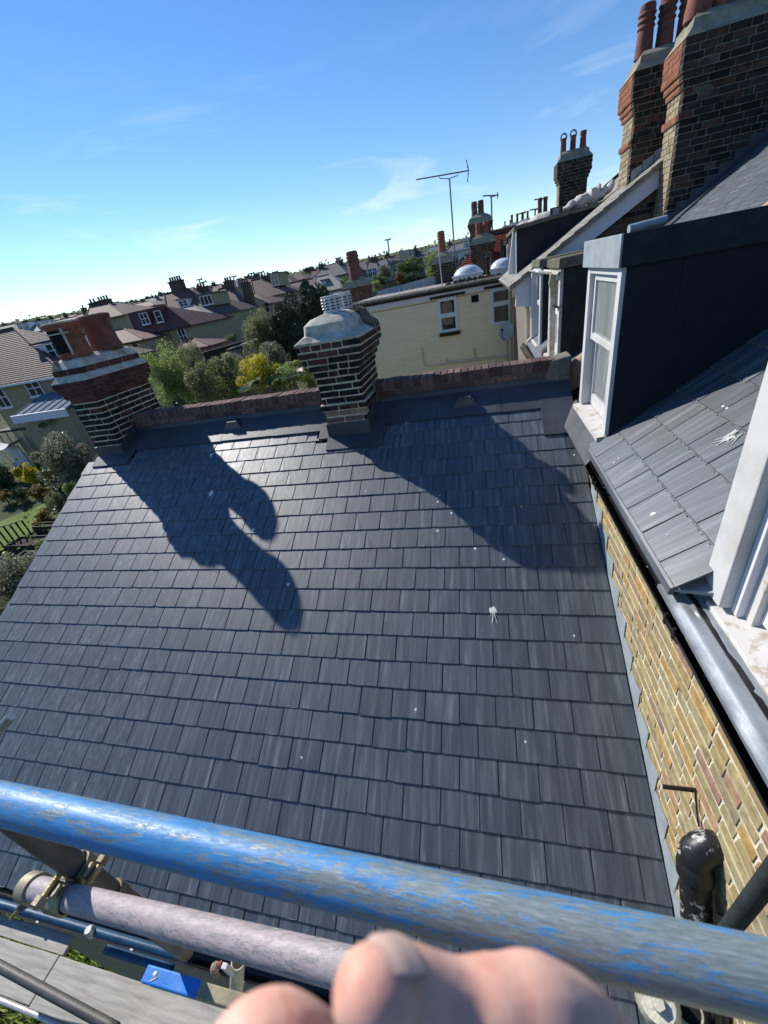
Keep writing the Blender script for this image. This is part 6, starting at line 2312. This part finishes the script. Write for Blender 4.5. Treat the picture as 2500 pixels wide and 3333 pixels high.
shrub_px('shrub', 'reddish bare shrub in front of the round green and yellow tree', 'shrub', 1302, 905, 16, 16, 44, 'leaf_orange', seed=21, n=2600, leaf=.04)
shrub_px('shrub', 'yellow green clump right of the brown pot', 'shrub', 1225, 930, 22, 18, 32, 'leaf_fresh', seed=22)
# fan palms
def palm(label, px, py, cz, r, seed):
    c = atD(px, py, cz)
    q = random.Random(seed)
    g = ground_z(c.x, c.y)
    t = thing('fan_palm', label, 'palm', (c.x, c.y, g), 'fan palms above the parapet')
    mb = MB()
    mb.path([(c.x, c.y, g), (c.x, c.y, c.z - r * .3)], .12, 8)
    mb.build('trunk', 'bark', t)
    for f in range(11):
        a = f * 2.4 + q.uniform(-.2, .2)
        e = q.uniform(.1, 1.1)
        d = Vector((math.cos(a) * math.cos(e), math.sin(a) * math.cos(e), math.sin(e)))
        hub = c + d * r * .55
        side = d.cross(Vector((0, 0, 1))).normalized()
        mb = MB()
        mb.path([c - Vector((0, 0, r * .3)), hub], .012, 4)
        for i in range(17):
            b = -1.5 + 3.0 * i / 16
            dd_ = (d * math.cos(b) + side * math.sin(b)).normalized()
            w = dd_.cross(d.cross(side)).normalized() * .028
            tip = hub + dd_ * r * q.uniform(.55, .7) - Vector((0, 0, .06))
            m = hub.lerp(tip, .5)
            mb.add([hub, m + w, tip, m - w], [(0, 1, 2, 3)])
        mb.build('frond', 'leaf_palm', t)
palm('fan palm with grey green fronds poking above the left parapet', 825, 1272, 17, .62, 1)
palm('smaller fan palm right of the other, close to the middle chimney', 955, 1232, 18, .60, 2)
palm('third fan palm half hidden between the two others', 893, 1262, 19, .50, 3)
# bare trees on the skyline
def bare_mesh(seed):
    q = random.Random(seed)
    mb = MB()
    def grow(p, d, l, r, k):
        e = p + d * l
        mb.path([p, e], [r, r * .7], 3 if k > 1 else 5, caps=False)
        if k >= 6 or len(mb.f) > 5200:
            return
        n = 3 if k < 5 else 2
        for _ in range(n):
            dv = (d + Vector((q.gauss(0, .42), q.gauss(0, .42), q.gauss(.10, .30)))).normalized()
            grow(p + d * l * q.uniform(.55, 1), dv, l * q.uniform(.6, .85), max(.0075, r * .62), k + 1)
    grow(Vector((0, 0, 0)), Vector((0, 0, 1)), .26, .030, 0)
    top = max(v.z for v in mb.v)
    me = bpy.data.meshes.new('bare_tree')
    me.from_pydata([v / top for v in mb.v], [], mb.f)
    me.materials.append(MATS['twig'])
    return me
BM = [bare_mesh(i) for i in range(4)]
q = random.Random(9)
spots = [(8, 1052), (28, 1048), (52, 1052), (78, 1046), (100, 1036), (118, 1030), (136, 1026), (168, 1024), (186, 1022), (205, 1018), (224, 1018), (246, 1016),
         (352, 984), (366, 982), (384, 984), (418, 976), (436, 970), (455, 972), (472, 966), (488, 960), (505, 954), (519, 950), (540, 950), (618, 932), (640, 928), (668, 928), (690, 926), (705, 922), (770, 905), (786, 902), (812, 890), (826, 885), (842, 884), (930, 880), (990, 872), (1002, 866), (1010, 868), (1200, 838), (1222, 834), (1492, 806), (1240, 830)]
nb_t = 0
for i, (px, py) in enumerate(spots):
    cz = q.uniform(150, 200) if px < 1100 else q.uniform(125, 150)
    if px in (1492,):
        cz = 45
    p = atD(px, py, cz)
    g = ground_z(p.x, p.y)
    h = p.z - g
    if h < 1.2:
        continue
    o = bpy.data.objects.new('bare_tree', BM[i % 4])
    C.objects.link(o)
    o.location = (p.x, p.y, g)
    w = max(h, 7) * q.uniform(.8, 1.1)
    o.scale = (w, w, h)
    o.rotation_euler = (0, 0, q.uniform(0, 6))
    lbg = [('bare winter tree on the skyline left of the terracotta pots', 'bare trees left of the pots'), ('bare winter tree on the skyline between the pots and the big square chimney', 'bare trees right of the pots'), ('bare winter tree on the skyline behind the roofs right of the big square chimney', 'bare trees behind the middle roofs'), ('bare winter tree beside the hill terrace and aerial mast', 'bare trees on the right hill')][0 if px < 300 else 1 if px < 560 else 2 if px < 1100 else 3]
    tag(o, lbg[0], 'tree', lbg[1])
# woods closing the skyline between the houses
mb = MB()
for i in range(5200):
    a = q.uniform(math.radians(88), math.radians(146))
    d = q.uniform(150, 235)
    x, y = d * math.cos(a), d * math.sin(a)
    z = ground_z(x, y)
    v = Vector((q.gauss(0, 1), q.gauss(0, 1), q.gauss(0, 1))).normalized()
    u = v.orthogonal().normalized() * q.uniform(.3, .9)
    w = v.cross(u)
    c = Vector((x, y, z + abs(q.gauss(0, 1.5))))
    mb.add([c - u, c + w, c + u, c - w], [(0, 1, 2, 3)])
o = mb.build('hillside_scrub', 'leaf_olive', None)
o['kind'] = 'stuff'
# undergrowth filling the gardens
mb = MB()
for i in range(30000):
    a = q.uniform(math.radians(80), math.radians(165))
    d = q.uniform(17, 75)
    x, y = d * math.cos(a), d * math.sin(a)
    if -37 < x < -23.5 and 9 < y < 19.5:
        continue
    if x > -5 and y < 20:
        continue
    n = mnoise.noise(Vector((x * .18, y * .18, 0)))
    if n < -.02:
        continue
    z = ground_z(x, y)
    v = Vector((q.gauss(0, 1), q.gauss(0, 1), q.gauss(.5, 1))).normalized()
    u = v.orthogonal().normalized() * q.uniform(.05, .11)
    w = v.cross(u)
    c = Vector((x, y, z + abs(q.gauss(0, .5)) * (1 + 2 * n)))
    mb.add([c - u, c + w, c + u, c - w], [(0, 1, 2, 3)])
o = mb.build('undergrowth', 'leaf_mid', None)
o['kind'] = 'stuff'
# rough grass far below the scaffold, at the left bottom corner
mb = MB()
for i in range(5000):
    x, y = q.uniform(-10.5, -4.5), q.uniform(-.6, 1.0)
    h = q.uniform(.12, .34)
    a = q.uniform(0, 6.28)
    l = q.uniform(.02, .16)
    c = Vector((x, y, -8.5))
    s_ = Vector((math.cos(a + 1.57), math.sin(a + 1.57), 0)) * .022
    e = c + Vector((math.cos(a) * l, math.sin(a) * l, h))
    mb.add([c - s_, c + s_, e], [(0, 1, 2)])
o = mb.build('grass', 'leaf_fresh', None)
o['kind'] = 'stuff'
# ================================================================== SCAFFOLD
RT = 0.02415
def tube_obj(name, label, a, b, mat, cat='scaffold tube', r=RT, hollow=False, group='scaffold tubes'):
    a, b = Vector(a), Vector(b)
    d = (b - a).normalized()
    u = d.cross(Vector((0, 0, 1)) if abs(d.z) < .9 else Vector((1, 0, 0))).normalized()
    w = u.cross(d)
    n = 32
    rings = []
    def ring(p, rr):
        return [p + (u * math.cos(2 * math.pi * k / n) + w * math.sin(2 * math.pi * k / n)) * rr for k in range(n)]
    L_ = (b - a).length
    prof = [(.06, r * .83), (0, r * .83), (0, r * .95), (.0015, r)]
    rings = [ring(a + d * s_, rr) for s_, rr in prof]
    m = max(2, int(L_ / .05))
    for i in range(1, m):
        rings.append(ring(a + d * (L_ * i / m), r * (1 + .004 * mnoise.noise(Vector((i * .3, r * 50, 0))))))
    rings += [ring(b - d * s_, rr) for s_, rr in reversed(prof)]
    mb = MB()
    mb.loft(rings, caps=True)
    o = mb.build(name, mat, None, smooth=True)
    return tag(o, label, cat, group)
def along(p, q2, e0, e1):
    d = (q2 - p)
    return p - d * e0, q2 + d * e1
a, b = atY(0, 2613, .147), atY(2500, 3188, .124)
a, b = along(a, b, .35, .55)
tube_obj('scaffold_tube', 'long handrail tube in chipped blue paint crossing the whole foreground', a, b, 'tube_blue')
a, b = atY(86, 2885, .166), atY(780, 3062, .142)
b = atY(1560, 3262, .122)
PK = a
tube_obj('scaffold_tube', 'dusty pink grey tube below the blue handrail, ending at the left coupler', a, b, 'tube_pink')
# vertical standard that rises past both rails
ps = atD(607, 3131, 0.0001)
sp = atZ(300, 2850, -.80)
SX, SY = -0.672, 0.205
def zfor(py, px):
    return atY(px, py, SY)
c1 = atY(173, 2763, SY)
SX = c1.x
tube_obj('scaffold_tube', 'dark upright tube rising behind the blue handrail at the left', (SX, SY, -1.20), (SX, SY, .55), 'tube_dark')
st = thing('tube_joint', 'stained joint sleeve at the foot of the dark upright tube', 'sleeve', (SX, SY, -1.46), None)
mb = MB()
mb.lathe([(.030, 0), (.031, .02), (.029, .03), (.029, .15), (.0315, .16), (.0315, .19), (.028, .20)], (SX, SY, -1.39), 24)
mb.build('sleeve', 'tube_rusty', st, smooth=True)
mb = MB()
mb.lathe([(RT, 0), (RT, .28)], (SX, SY, -1.66), 24)
mb.build('lower_tube', 'tube_rusty', st, smooth=True)
mb = MB()
mb.path([(SX - .034, SY - .005, -1.235), (SX - .028, SY - .02, -1.24)], .008, 8)
mb.build('pin', 'galvanised', st)
# right hand upright
cR = atD(2450, 2905, 1.12)
tube_obj('scaffold_tube', 'dark upright tube cutting the right edge above the blue handrail', (cR.x, cR.y, -3.2), (cR.x + .02, cR.y, -.2), 'felt_green')
def coupler(name, label, c, ax, bx, mat, grp='scaffold couplers'):
    """double coupler: two bands at right angles, flaps, eye bolts and nuts"""
    c, ax, bx = Vector(c), Vector(ax).normalized(), Vector(bx).normalized()
    nx = ax.cross(bx).normalized()
    t = thing(name, label, 'coupler', c, grp)
    for (cen, axis, out, other, nm) in ((c + nx * RT * 1.02, ax, nx, bx, 'upper'), (c - nx * RT * 1.02, bx, -nx, ax, 'lower')):
        rings = []
        n = 22
        for i in range(n + 1):
            a = math.radians(-140 + 280 * i / n)
            dirv = out * math.cos(a) + other * math.sin(a)
            r0, r1 = RT + .001, RT + .0075
            w = .024 + .006 * math.cos(a)
            rings.append([cen + dirv * r0 - axis * w, cen + dirv * r1 - axis * w, cen + dirv * r1 + axis * w, cen + dirv * r0 + axis * w])
        mb = MB()
        mb.loft(rings)
        mb.build('band', mat, t, smooth=True, bevel=.0015)
        for s_ in (1, -1):
            e = cen + other * s_ * (RT + .013) - out * .004
            mb = MB()
            pts = [e - axis * .021 - out * .012, e + axis * .021 - out * .012, e + axis * .021 + out * .016, e - axis * .021 + out * .016]
            mb.prism(pts, other * s_ * .010)
            mb.build('flap', mat, t, bevel=.002)
            if s_ == 1:
                f = e + other * .016
                mb = MB()
                mb.path([f - out * .050, f + out * .040], .0062, 10)
                for k in range(14):
                    p = f - out * (.048 - .0035 * k)
                    mb.path([p, p + out * .0016], .0072, 10)
                mb.build('bolt', 'brass_thread', t)
                mb = MB()
                mb.path([f + out * .020, f + out * .036], .0135, 6)
                mb.build('nut', mat, t)
    mb = MB()
    mb.prism([c - ax * .026 - bx * .026 - nx * .003, c + ax * .026 - bx * .026 - nx * .003, c + ax * .026 + bx * .026 - nx * .003, c - ax * .026 + bx * .026 - nx * .003], nx * .006)
    mb.build('body', mat, t, bevel=.003)
    return t
xa = Vector((1, -.03, .17)).normalized()
cp = Vector((SX, SY - RT * 1.1, -1.03))
PD = (b - a).normalized()
tP = (SX - PK.x) / PD.x
pk_at = PK + PD * tP
coupler('scaffold_coupler', 'rusty double coupler clamping the pink grey tube to the dark upright', Vector((SX, (SY + pk_at.y) / 2, pk_at.z)), PD, (0, 0, 1), 'coupler_steel')
# flap clamp at the tube end, with its long threaded bolt
ec = PK + PD * .03
t = thing('swivel_clamp', 'open clamp with long threaded bolt hanging at the left end of the pink grey tube', 'coupler', ec, 'scaffold couplers')
rings = []
dn = PD.cross(Vector((0, 1, 0))).normalized()
if dn.z > 0:
    dn = -dn
fy = PD.cross(dn).normalized()
for i in range(25):
    a_ = math.radians(360 * i / 24)
    dirv = dn * math.cos(a_) + fy * math.sin(a_)
    rings.append([ec + dirv * (RT + .0008) - PD * .02, ec + dirv * (RT + .006) - PD * .02, ec + dirv * (RT + .006) + PD * .02, ec + dirv * (RT + .0008) + PD * .02])
mb = MB()
mb.loft(rings, caps=False)
mb.build('band', 'coupler_steel', t, smooth=True)
b0, b1 = atD(180, 2830, 1.30), atD(35, 2990, 1.32)
bd = (b1 - b0)
mb = MB()
mb.path([b0 - bd * .25, b1], .0062, 10)
for k in range(36):
    p = b0 + bd * (.1 + .9 * k / 36)
    mb.path([p, p + bd * .010], .0074, 10)
mb.build('threaded_bolt', 'brass_thread', t)
mb = MB()
p = b0 + bd * .62
mb.path([p, p + bd * .12], .017, 6)
mb.build('nut', 'tube_dark', t)
mb = MB()
u = bd.normalized().cross(ray(100, 2900).normalized()).normalized()
p = b0 + bd * .5
mb.hexa([p - u * .028 + bd * .02, p + u * .04 + bd * .02, p + u * .04 + bd * .10, p - u * .028 + bd * .10, p - u * .02 + bd * .02 + Vector((0, .03, .01)), p + u * .05 + bd * .02 + Vector((0, .03, .01)), p + u * .05 + bd * .10 + Vector((0, .03, .01)), p - u * .02 + bd * .10 + Vector((0, .03, .01))])
mb.build('flap', 'coupler_steel', t, bevel=.004)
mb = MB()
p = b0 - bd * .02
mb.path([p - u * .035, p + u * .035], .017, 12)
mb.build('hinge', 'coupler_cream', t)
# bolt end poking in at the left edge
b0, b1 = atD(-40, 2420, .80), atD(36, 2332, .80)
mb = MB()
mb.path([b0, b1], .008, 12)
for k in range(16):
    p = b0.lerp(b1, .35 + .65 * k / 16)
    mb.path([p, p + (b1 - b0) * .022], .0098, 12)
tag(mb.build('threaded_bolt', 'galvanised', None, smooth=True), 'grey threaded bolt end poking in from the left edge over the slates', 'bolt')
# open tube end with cream coupler under the handrail on the right
cc = atD(2243, 3288, .80)
axd = ray(2243, 3288).normalized()
to_ = tube_obj('scaffold_tube', 'short pale tube with dark open end facing the lens below the handrail', cc, cc + axd * .13, 'coupler_cream')
mb = MB()
mb.path([cc + axd * .006, cc + axd * .010], RT * .86, 24)
mb.build('bore_shade', 'flat_black', to_)  # black disc added, the shade inside the tube put into its colour
mb = MB()
p = atD(2140, 3262, .78)
v = ray(2140, 3262).normalized()
mb.path([p + v * .05, p + v * .02, p], [.040, .038, .030], 18)
mb.path([p, p - v * .012], .013, 6)
o = mb.build('clamp_boss', 'coupler_cream', None, smooth=True)
tag(o, 'rounded cream clamp cup with hexagon bolt left of the open tube end', 'coupler', 'scaffold couplers')
# ledgers and boards of the lower lift, level with the eaves
for (px0, py0, px1, py1, cz0, cz1, m, lb) in ((-60, 2925, 620, 3122, 2.70, 2.36, 'tube_blue_shaded', 'navy ledger tube in shade under the slate eaves'),
                                            (345, 3090, 560, 3155, 2.50, 2.40, 'tube_blue_shaded', 'shorter navy tube right below the other navy ledger'),
                                            (-160, 3060, 380, 3350, 2.45, 2.05, 'tube_dark', 'dark guard tube crossing the grey boards at the bottom left'),
                                            (-160, 3190, 330, 3390, 4.25, 3.7, 'white_tube', 'bright silvery tube in the bottom left corner')):
    tube_obj('scaffold_tube', lb, atD(px0, py0, cz0), atD(px1, py1, cz1), m)
for (px0, py0, px1, py1, cz, lb) in ((68, 3285, 92, 3215, 4.2, 'short grey tube stub standing left over the silvery tube'), (160, 3330, 182, 3270, 4.1, 'short grey tube stub right of the other stub over the silvery tube')):
    tube_obj('tube_stub', lb, atD(px0, py0, cz), atD(px1, py1, cz) , 'galvanised', r=.022)
mb = MB()
p = atD(300, 3035, 2.50)
mb.lathe([(.02, 0), (.028, .01), (.028, .06), (.02, .07)], (p.x, p.y, p.z - .02), 12)
led = [o for o in C.objects if str(o.get('label', '')).startswith('navy ledger')][0]
mb.build('tube_cap', 'galvanised', led, smooth=True)
ZB = -3.60
def board(label, x0, x1, y0, y1, z, mat='scaffold_board'):
    t = thing('scaffold_board', label, 'board', ((x0 + x1) / 2, (y0 + y1) / 2, z), 'grey scaffold boards at eaves level')
    mb = MB()
    rings = []
    n = max(2, int((x1 - x0) / .12))
    for i in range(n + 1):
        x = x0 + (x1 - x0) * i / n
        w = .002 * mnoise.noise(Vector((x * 3, y0 * 9, z)))
        rings.append([(x, y0 + w, z - .038), (x, y1 + w, z - .038), (x, y1 + w * 2, z), (x, y0 - w, z)])
    mb.loft(rings)
    mb.build('plank', mat, t, bevel=.004)
    return t
board('upper grey scaffold board whose end laps the left board', -3.0, 1.2, .035, .268, ZB + .012)
board('left grey scaffold board running out of the frame', -7.0, -3.02, .045, .268, ZB)
board('shaded grey board against the eaves gutter at the left', -7.0, -3.0, .275, .37, ZB - .01)
board('worn board seen below the silvery tube at the bottom left', -5.2, -3.55, -.34, -.12, ZB - .1)
board('second worn board further left below the silvery tube', -5.9, -5.25, -.34, -.12, ZB - .1)
# timber with blue steel band
q0, q1, q2, q3 = atZ(482, 3142, -1.62), atZ(656, 3192, -1.62), atZ(636, 3250, -1.62), atZ(463, 3195, -1.62)
t = thing('banded_board', 'tan timber board end wrapped in a bright blue steel band below the upright', 'board', q0)
xd = (q1 - q0).normalized()
yd = (q3 - q0)
yd = (yd - xd * yd.dot(xd))
dp = Vector((0, 0, -.06))
mb = MB()
s0 = q0 + xd * .004
e = q0 + xd * .9
mb.hexa([s0 + dp, e + dp, e + yd + dp, s0 + yd + dp, s0, e, e + yd, s0 + yd])
mb.build('plank', 'timber_tan', t, bevel=.003)
mb = MB()
L1 = (q1 - q0).length
w_ = yd.normalized() * .0025
uz = Vector((0, 0, .0025))
mb.hexa([q0 - w_ + dp * .25, q0 + xd * L1 - w_ + dp * .25, q0 + xd * L1 + yd + w_ + dp * .25, q0 + yd + w_ + dp * .25, q0 - w_ + uz, q0 + xd * L1 - w_ + uz, q0 + xd * L1 + yd + w_ + uz, q0 + yd + w_ + uz])
mb.build('steel_band', 'blue_paint', t, bevel=.004)
mb = MB()
p = q0 + xd * L1 * .2 + yd * .42 + Vector((0, 0, .0026))
mb.lathe([(.007, 0), (.006, .002), (.002, .003)], p, 12)
mb.path([p + yd * .10 + xd * .012, p + yd * .45 - xd * .006], .0022, 6)
mb.build('nail', 'galvanised', t)
# loose stones and offcuts caught by the standard
for i, (px, py, r, m, lb) in enumerate(((700, 3150, .022, 'pebble', 'brown stone chip left in the gap below the pink tube'), (716, 3140, .014, 'terracotta', 'small orange stone chip on top of the brown one'), (706, 3175, .012, 'pebble', 'tiny brown chip under the bigger stone chips'))):
    p = atD(px, py, 1.75)
    mb = MB()
    mb.lathe([(r * .3, -r), (r * .9, -r * .4), (r, .1 * r), (r * .6, r * .8), (r * .1, r)], p, 7)
    tag(mb.build('stone_chip', m, None), lb, 'stone', 'loose chips below the pink tube')
p = atD(735, 3165, 1.7)
mb = MB()
mb.hexa([p + Vector(v) for v in ((-.014, 0, -.06), (.014, 0, -.06), (.014, .02, -.06), (-.014, .02, -.06), (-.005, 0, .05), (.02, 0, .05), (.02, .02, .05), (-.005, .02, .05))])
tag(mb.build('offcut', 'white_paint', None, bevel=.003), 'white plastic offcut between the stone chips and the pale pipe stub', 'offcut')
p0, p1 = atD(775, 3130, 1.75), atD(765, 3300, 1.85)
tube_obj('pipe_stub', 'pale grey green pipe stub under the pink tube', p0, p1, 'coupler_cream', 'pipe', r=.030, group=None)

# ================================================================== PIPES ON THE HOUSE WALL
sp_ = thing('soil_pipe', 'black soil pipe with elbow, spattered with old white paint, on the yellow brick wall', 'pipe', (.74, .80, -4.5))
pc1 = atX(2262, 2822, .80)
pdn = Vector((0, -.47, -.88)).normalized()
mb = MB()
mb.path([pc1, pc1 + pdn * 1.7], .058, 28)
mb.build('pipe', 'black_pipe_worn', sp_, smooth=True)
mb = MB()
pts = [pc1 + pdn * .02, pc1 - pdn * .03]
for i in range(1, 9):
    a_ = math.pi / 2 * i / 8
    pts.append(pc1 - pdn * (.03 + .07 * math.sin(a_)) + Vector((.07 * (1 - math.cos(a_)), 0, 0)))
pts.append(pts[-1] + Vector((.06, 0, 0)))
mb.path(pts, .064, 28)
mb.path([pc1 + pdn * .045, pc1 + pdn * .04, pc1 - pdn * .01, pc1 - pdn * .02], [.060, .069, .069, .064], 28)
mb.build('elbow', 'black_pipe_worn', sp_, smooth=True)
mb = MB()
q0_ = pc1 + pdn * .08 + Vector((.055, -.10, 0))
mb.path([q0_, q0_ + pdn * 1.5], .022, 14)
mb.build('branch_pipe', 'black_plastic', sp_, smooth=True)
mb = MB()
mb.path([pc1 + pdn * .5, pc1 + pdn * .53], .063, 28)
mb.build('pipe_clip', 'black_plastic', sp_)
# overflow pipe and cable
ob = atX(2262, 2572, .876)
oe = atD(2156, 2560, ray(2156, 2560).normalized().dot(Vector((0, 0, 0))) + (ob - Vector((.16, 0, 0))).dot(Vector(Rm[2])))
ov = thing('overflow_pipe', 'thin black overflow pipe sticking out of the yellow brick wall, cable hanging from it', 'pipe', ob)
mb = MB()
mb.path([ob + (ob - oe) * .2, oe], .0105, 16)
mb.build('pipe', 'black_plastic', ov, smooth=True)
mb = MB()
d_ = (oe - ob).normalized()
mb.path([oe - d_ * .0005, oe + d_ * .002], .008, 14)
mb.build('open_end', 'cement', ov)
mb = MB()
c0 = atX(2263, 2578, .866)
c1_ = atX(2268, 2640, .866)
c2_ = atX(2275, 2690, .866)
mb.path([c0, c1_, c2_], .004, 6)
mb.build('cable', 'black_plastic', ov)

# ================================================================== THE PHOTOGRAPHER'S HAND
hand = thing('person', 'hand of a person at the bottom edge, bent thumb above a curled finger', 'person', atD(1500, 3500, .11))
def blob_chain(mb, pts, n=16):
    """tapered rounded limb through (point, radius) knots"""
    P_, R_ = [], []
    m = len(pts)
    for i in range(m - 1):
        for k in range(8):
            t = k / 8
            p0_, r0_ = pts[i]
            p1_, r1_ = pts[i + 1]
            pa = pts[i - 1][0] if i > 0 else p0_ * 2 - p1_
            pb = pts[i + 2][0] if i + 2 < m else p1_ * 2 - p0_
            q_ = .5 * ((2 * p0_) + (p1_ - pa) * t + (2 * pa - 5 * p0_ + 4 * p1_ - pb) * t * t + (-pa + 3 * p0_ - 3 * p1_ + pb) * t ** 3)
            P_.append(q_)
            s2 = t * t * (3 - 2 * t)
            R_.append(r0_ + (r1_ - r0_) * s2)
    P_.append(pts[-1][0])
    R_.append(pts[-1][1])
    def cap(p, d, r, rev):
        out = []
        for a_ in (85, 65, 45, 25):
            out.append((p + d * r * math.sin(math.radians(a_)), r * math.cos(math.radians(a_))))
        return out
    d0 = (P_[0] - P_[1]).normalized()
    d1 = (P_[-1] - P_[-2]).normalized()
    seq = cap(P_[0], d0, R_[0], False) + list(zip(P_, R_)) + cap(P_[-1], d1, R_[-1], True)[::-1]
    mb.path([s_[0] for s_ in seq], [max(.0004, s_[1]) for s_ in seq], n)
def hp(px, py, cz):
    return atD(px, py, cz)
mb = MB()
k = .0
thumb = [(hp(1210, 3242, .087), .0088), (hp(1315, 3267, .094), .0108), (hp(1475, 3304, .099), .0104), (hp(1625, 3317, .101), .0118), (hp(1765, 3327, .104), .0130), (hp(1925, 3432, .112), .0135), (hp(2080, 3642, .125), .016), (hp(2250, 3942, .15), .020)]
blob_chain(mb, thumb)
wrist = hp(2350, 4642, .20)
palm_c = hp(1800, 4192, .165)
idx = [(hp(1500, 3942, .140), .0125), (hp(1150, 3602, .112), .0108), (hp(905, 3442, .094), .0112), (hp(760, 3522, .090), .0098), (hp(850, 3692, .096), .0085), (hp(1020, 3772, .105), .0078)]
blob_chain(mb, idx)
for j, (dx, dy, dz) in enumerate(((-40, 320, .012), (-10, 640, .026), (60, 930, .042))):
    s_ = (1.02, .96, .82)[j]
    f_ = [(hp(1500 + dx, 3942 + dy, .140 + dz), .0122 * s_), (hp(1150 + dx, 3662 + dy, .118 + dz), .0106 * s_), (hp(900 + dx, 3602 + dy, .104 + dz), .0104 * s_), (hp(800 + dx, 3722 + dy, .102 + dz), .0094 * s_), (hp(900 + dx, 3820 + dy, .110 + dz), .0082 * s_), (hp(1060 + dx, 3860 + dy, .118 + dz), .0074 * s_)]
    blob_chain(mb, f_)
blob_chain(mb, [(hp(1500, 3972, .142), .0135), (hp(1750, 4092, .150), .018), (hp(2100, 4292, .17), .022), (wrist, .026)])
blob_chain(mb, [(hp(1490, 4272, .155), .013), (hp(1760, 4392, .165), .019), (hp(2100, 4522, .18), .023), (wrist, .027)])
blob_chain(mb, [(hp(1520, 4602, .170), .0125), (hp(1800, 4662, .178), .018), (wrist, .026)])
blob_chain(mb, [(hp(1580, 4902, .185), .0115), (hp(1850, 4862, .19), .017), (wrist, .025)])
blob_chain(mb, [(hp(2250, 3942, .15), .020), (hp(2150, 4242, .165), .024), (wrist, .027)])
fore = wrist + Vector((.10, -.20, -.10))
blob_chain(mb, [(wrist, .027), (wrist + (fore - wrist) * .45, .030), (fore, .038), (fore + (fore - wrist) * .4, .041)])
ho = mb.build('hand', 'skin', hand, smooth=True)
rm = ho.modifiers.new('merge', 'REMESH')
rm.mode = 'VOXEL'
rm.voxel_size = .0011
rm.use_smooth_shade = True
sm = ho.modifiers.new('soften', 'SMOOTH')
sm.factor = .5
sm.iterations = 9
# thumb nail: a curved plate set into the back of the thumb tip
axis = (hp(1315, 3267, .094) - hp(1210, 3242, .087)).normalized()
upv = (Rm.transposed() @ Vector((.45, -1.0, .45))).normalized()
upv = (upv - axis * upv.dot(axis)).normalized()
sd_ = axis.cross(upv).normalized()
c_ = hp(1210, 3242, .087)
rings = []
for i in range(9):
    s_ = -.0035 + .0135 * i / 8
    wdt = math.radians(36) * (1 - .25 * (i / 8) ** 3)
    rr = .0083 + .0019 * min(1, i / 6) + (.0006 if i < 8 else -.0004) - .0012 * max(0, 1 - i / 2)
    rings.append([c_ + axis * s_ + (upv * math.cos(a_) + sd_ * math.sin(a_)) * rr for a_ in [-wdt + 2 * wdt * j / 10 for j in range(11)]])
low = [[p - upv * .0009 for p in r] for r in rings]
mb = MB()
n = 11
vs = [p for r in rings for p in r] + [p for r in low for p in r]
fs = []
m = len(rings)
for i in range(m - 1):
    for j in range(n - 1):
        a_ = i * n + j
        fs.append((a_, a_ + 1, a_ + n + 1, a_ + n))
        b_ = m * n + a_
        fs.append((b_ + n, b_ + n + 1, b_ + 1, b_))
for i in range(m - 1):
    for j in (0, n - 1):
        a_ = i * n + j
        fs.append((a_, a_ + n, m * n + a_ + n, m * n + a_))
for j in range(n - 1):
    for i in (0, m - 1):
        a_ = i * n + j
        fs.append((a_, a_ + 1, m * n + a_ + 1, m * n + a_))
mb.add(vs, fs)
mb.build('thumbnail', 'nail', hand, smooth=True)
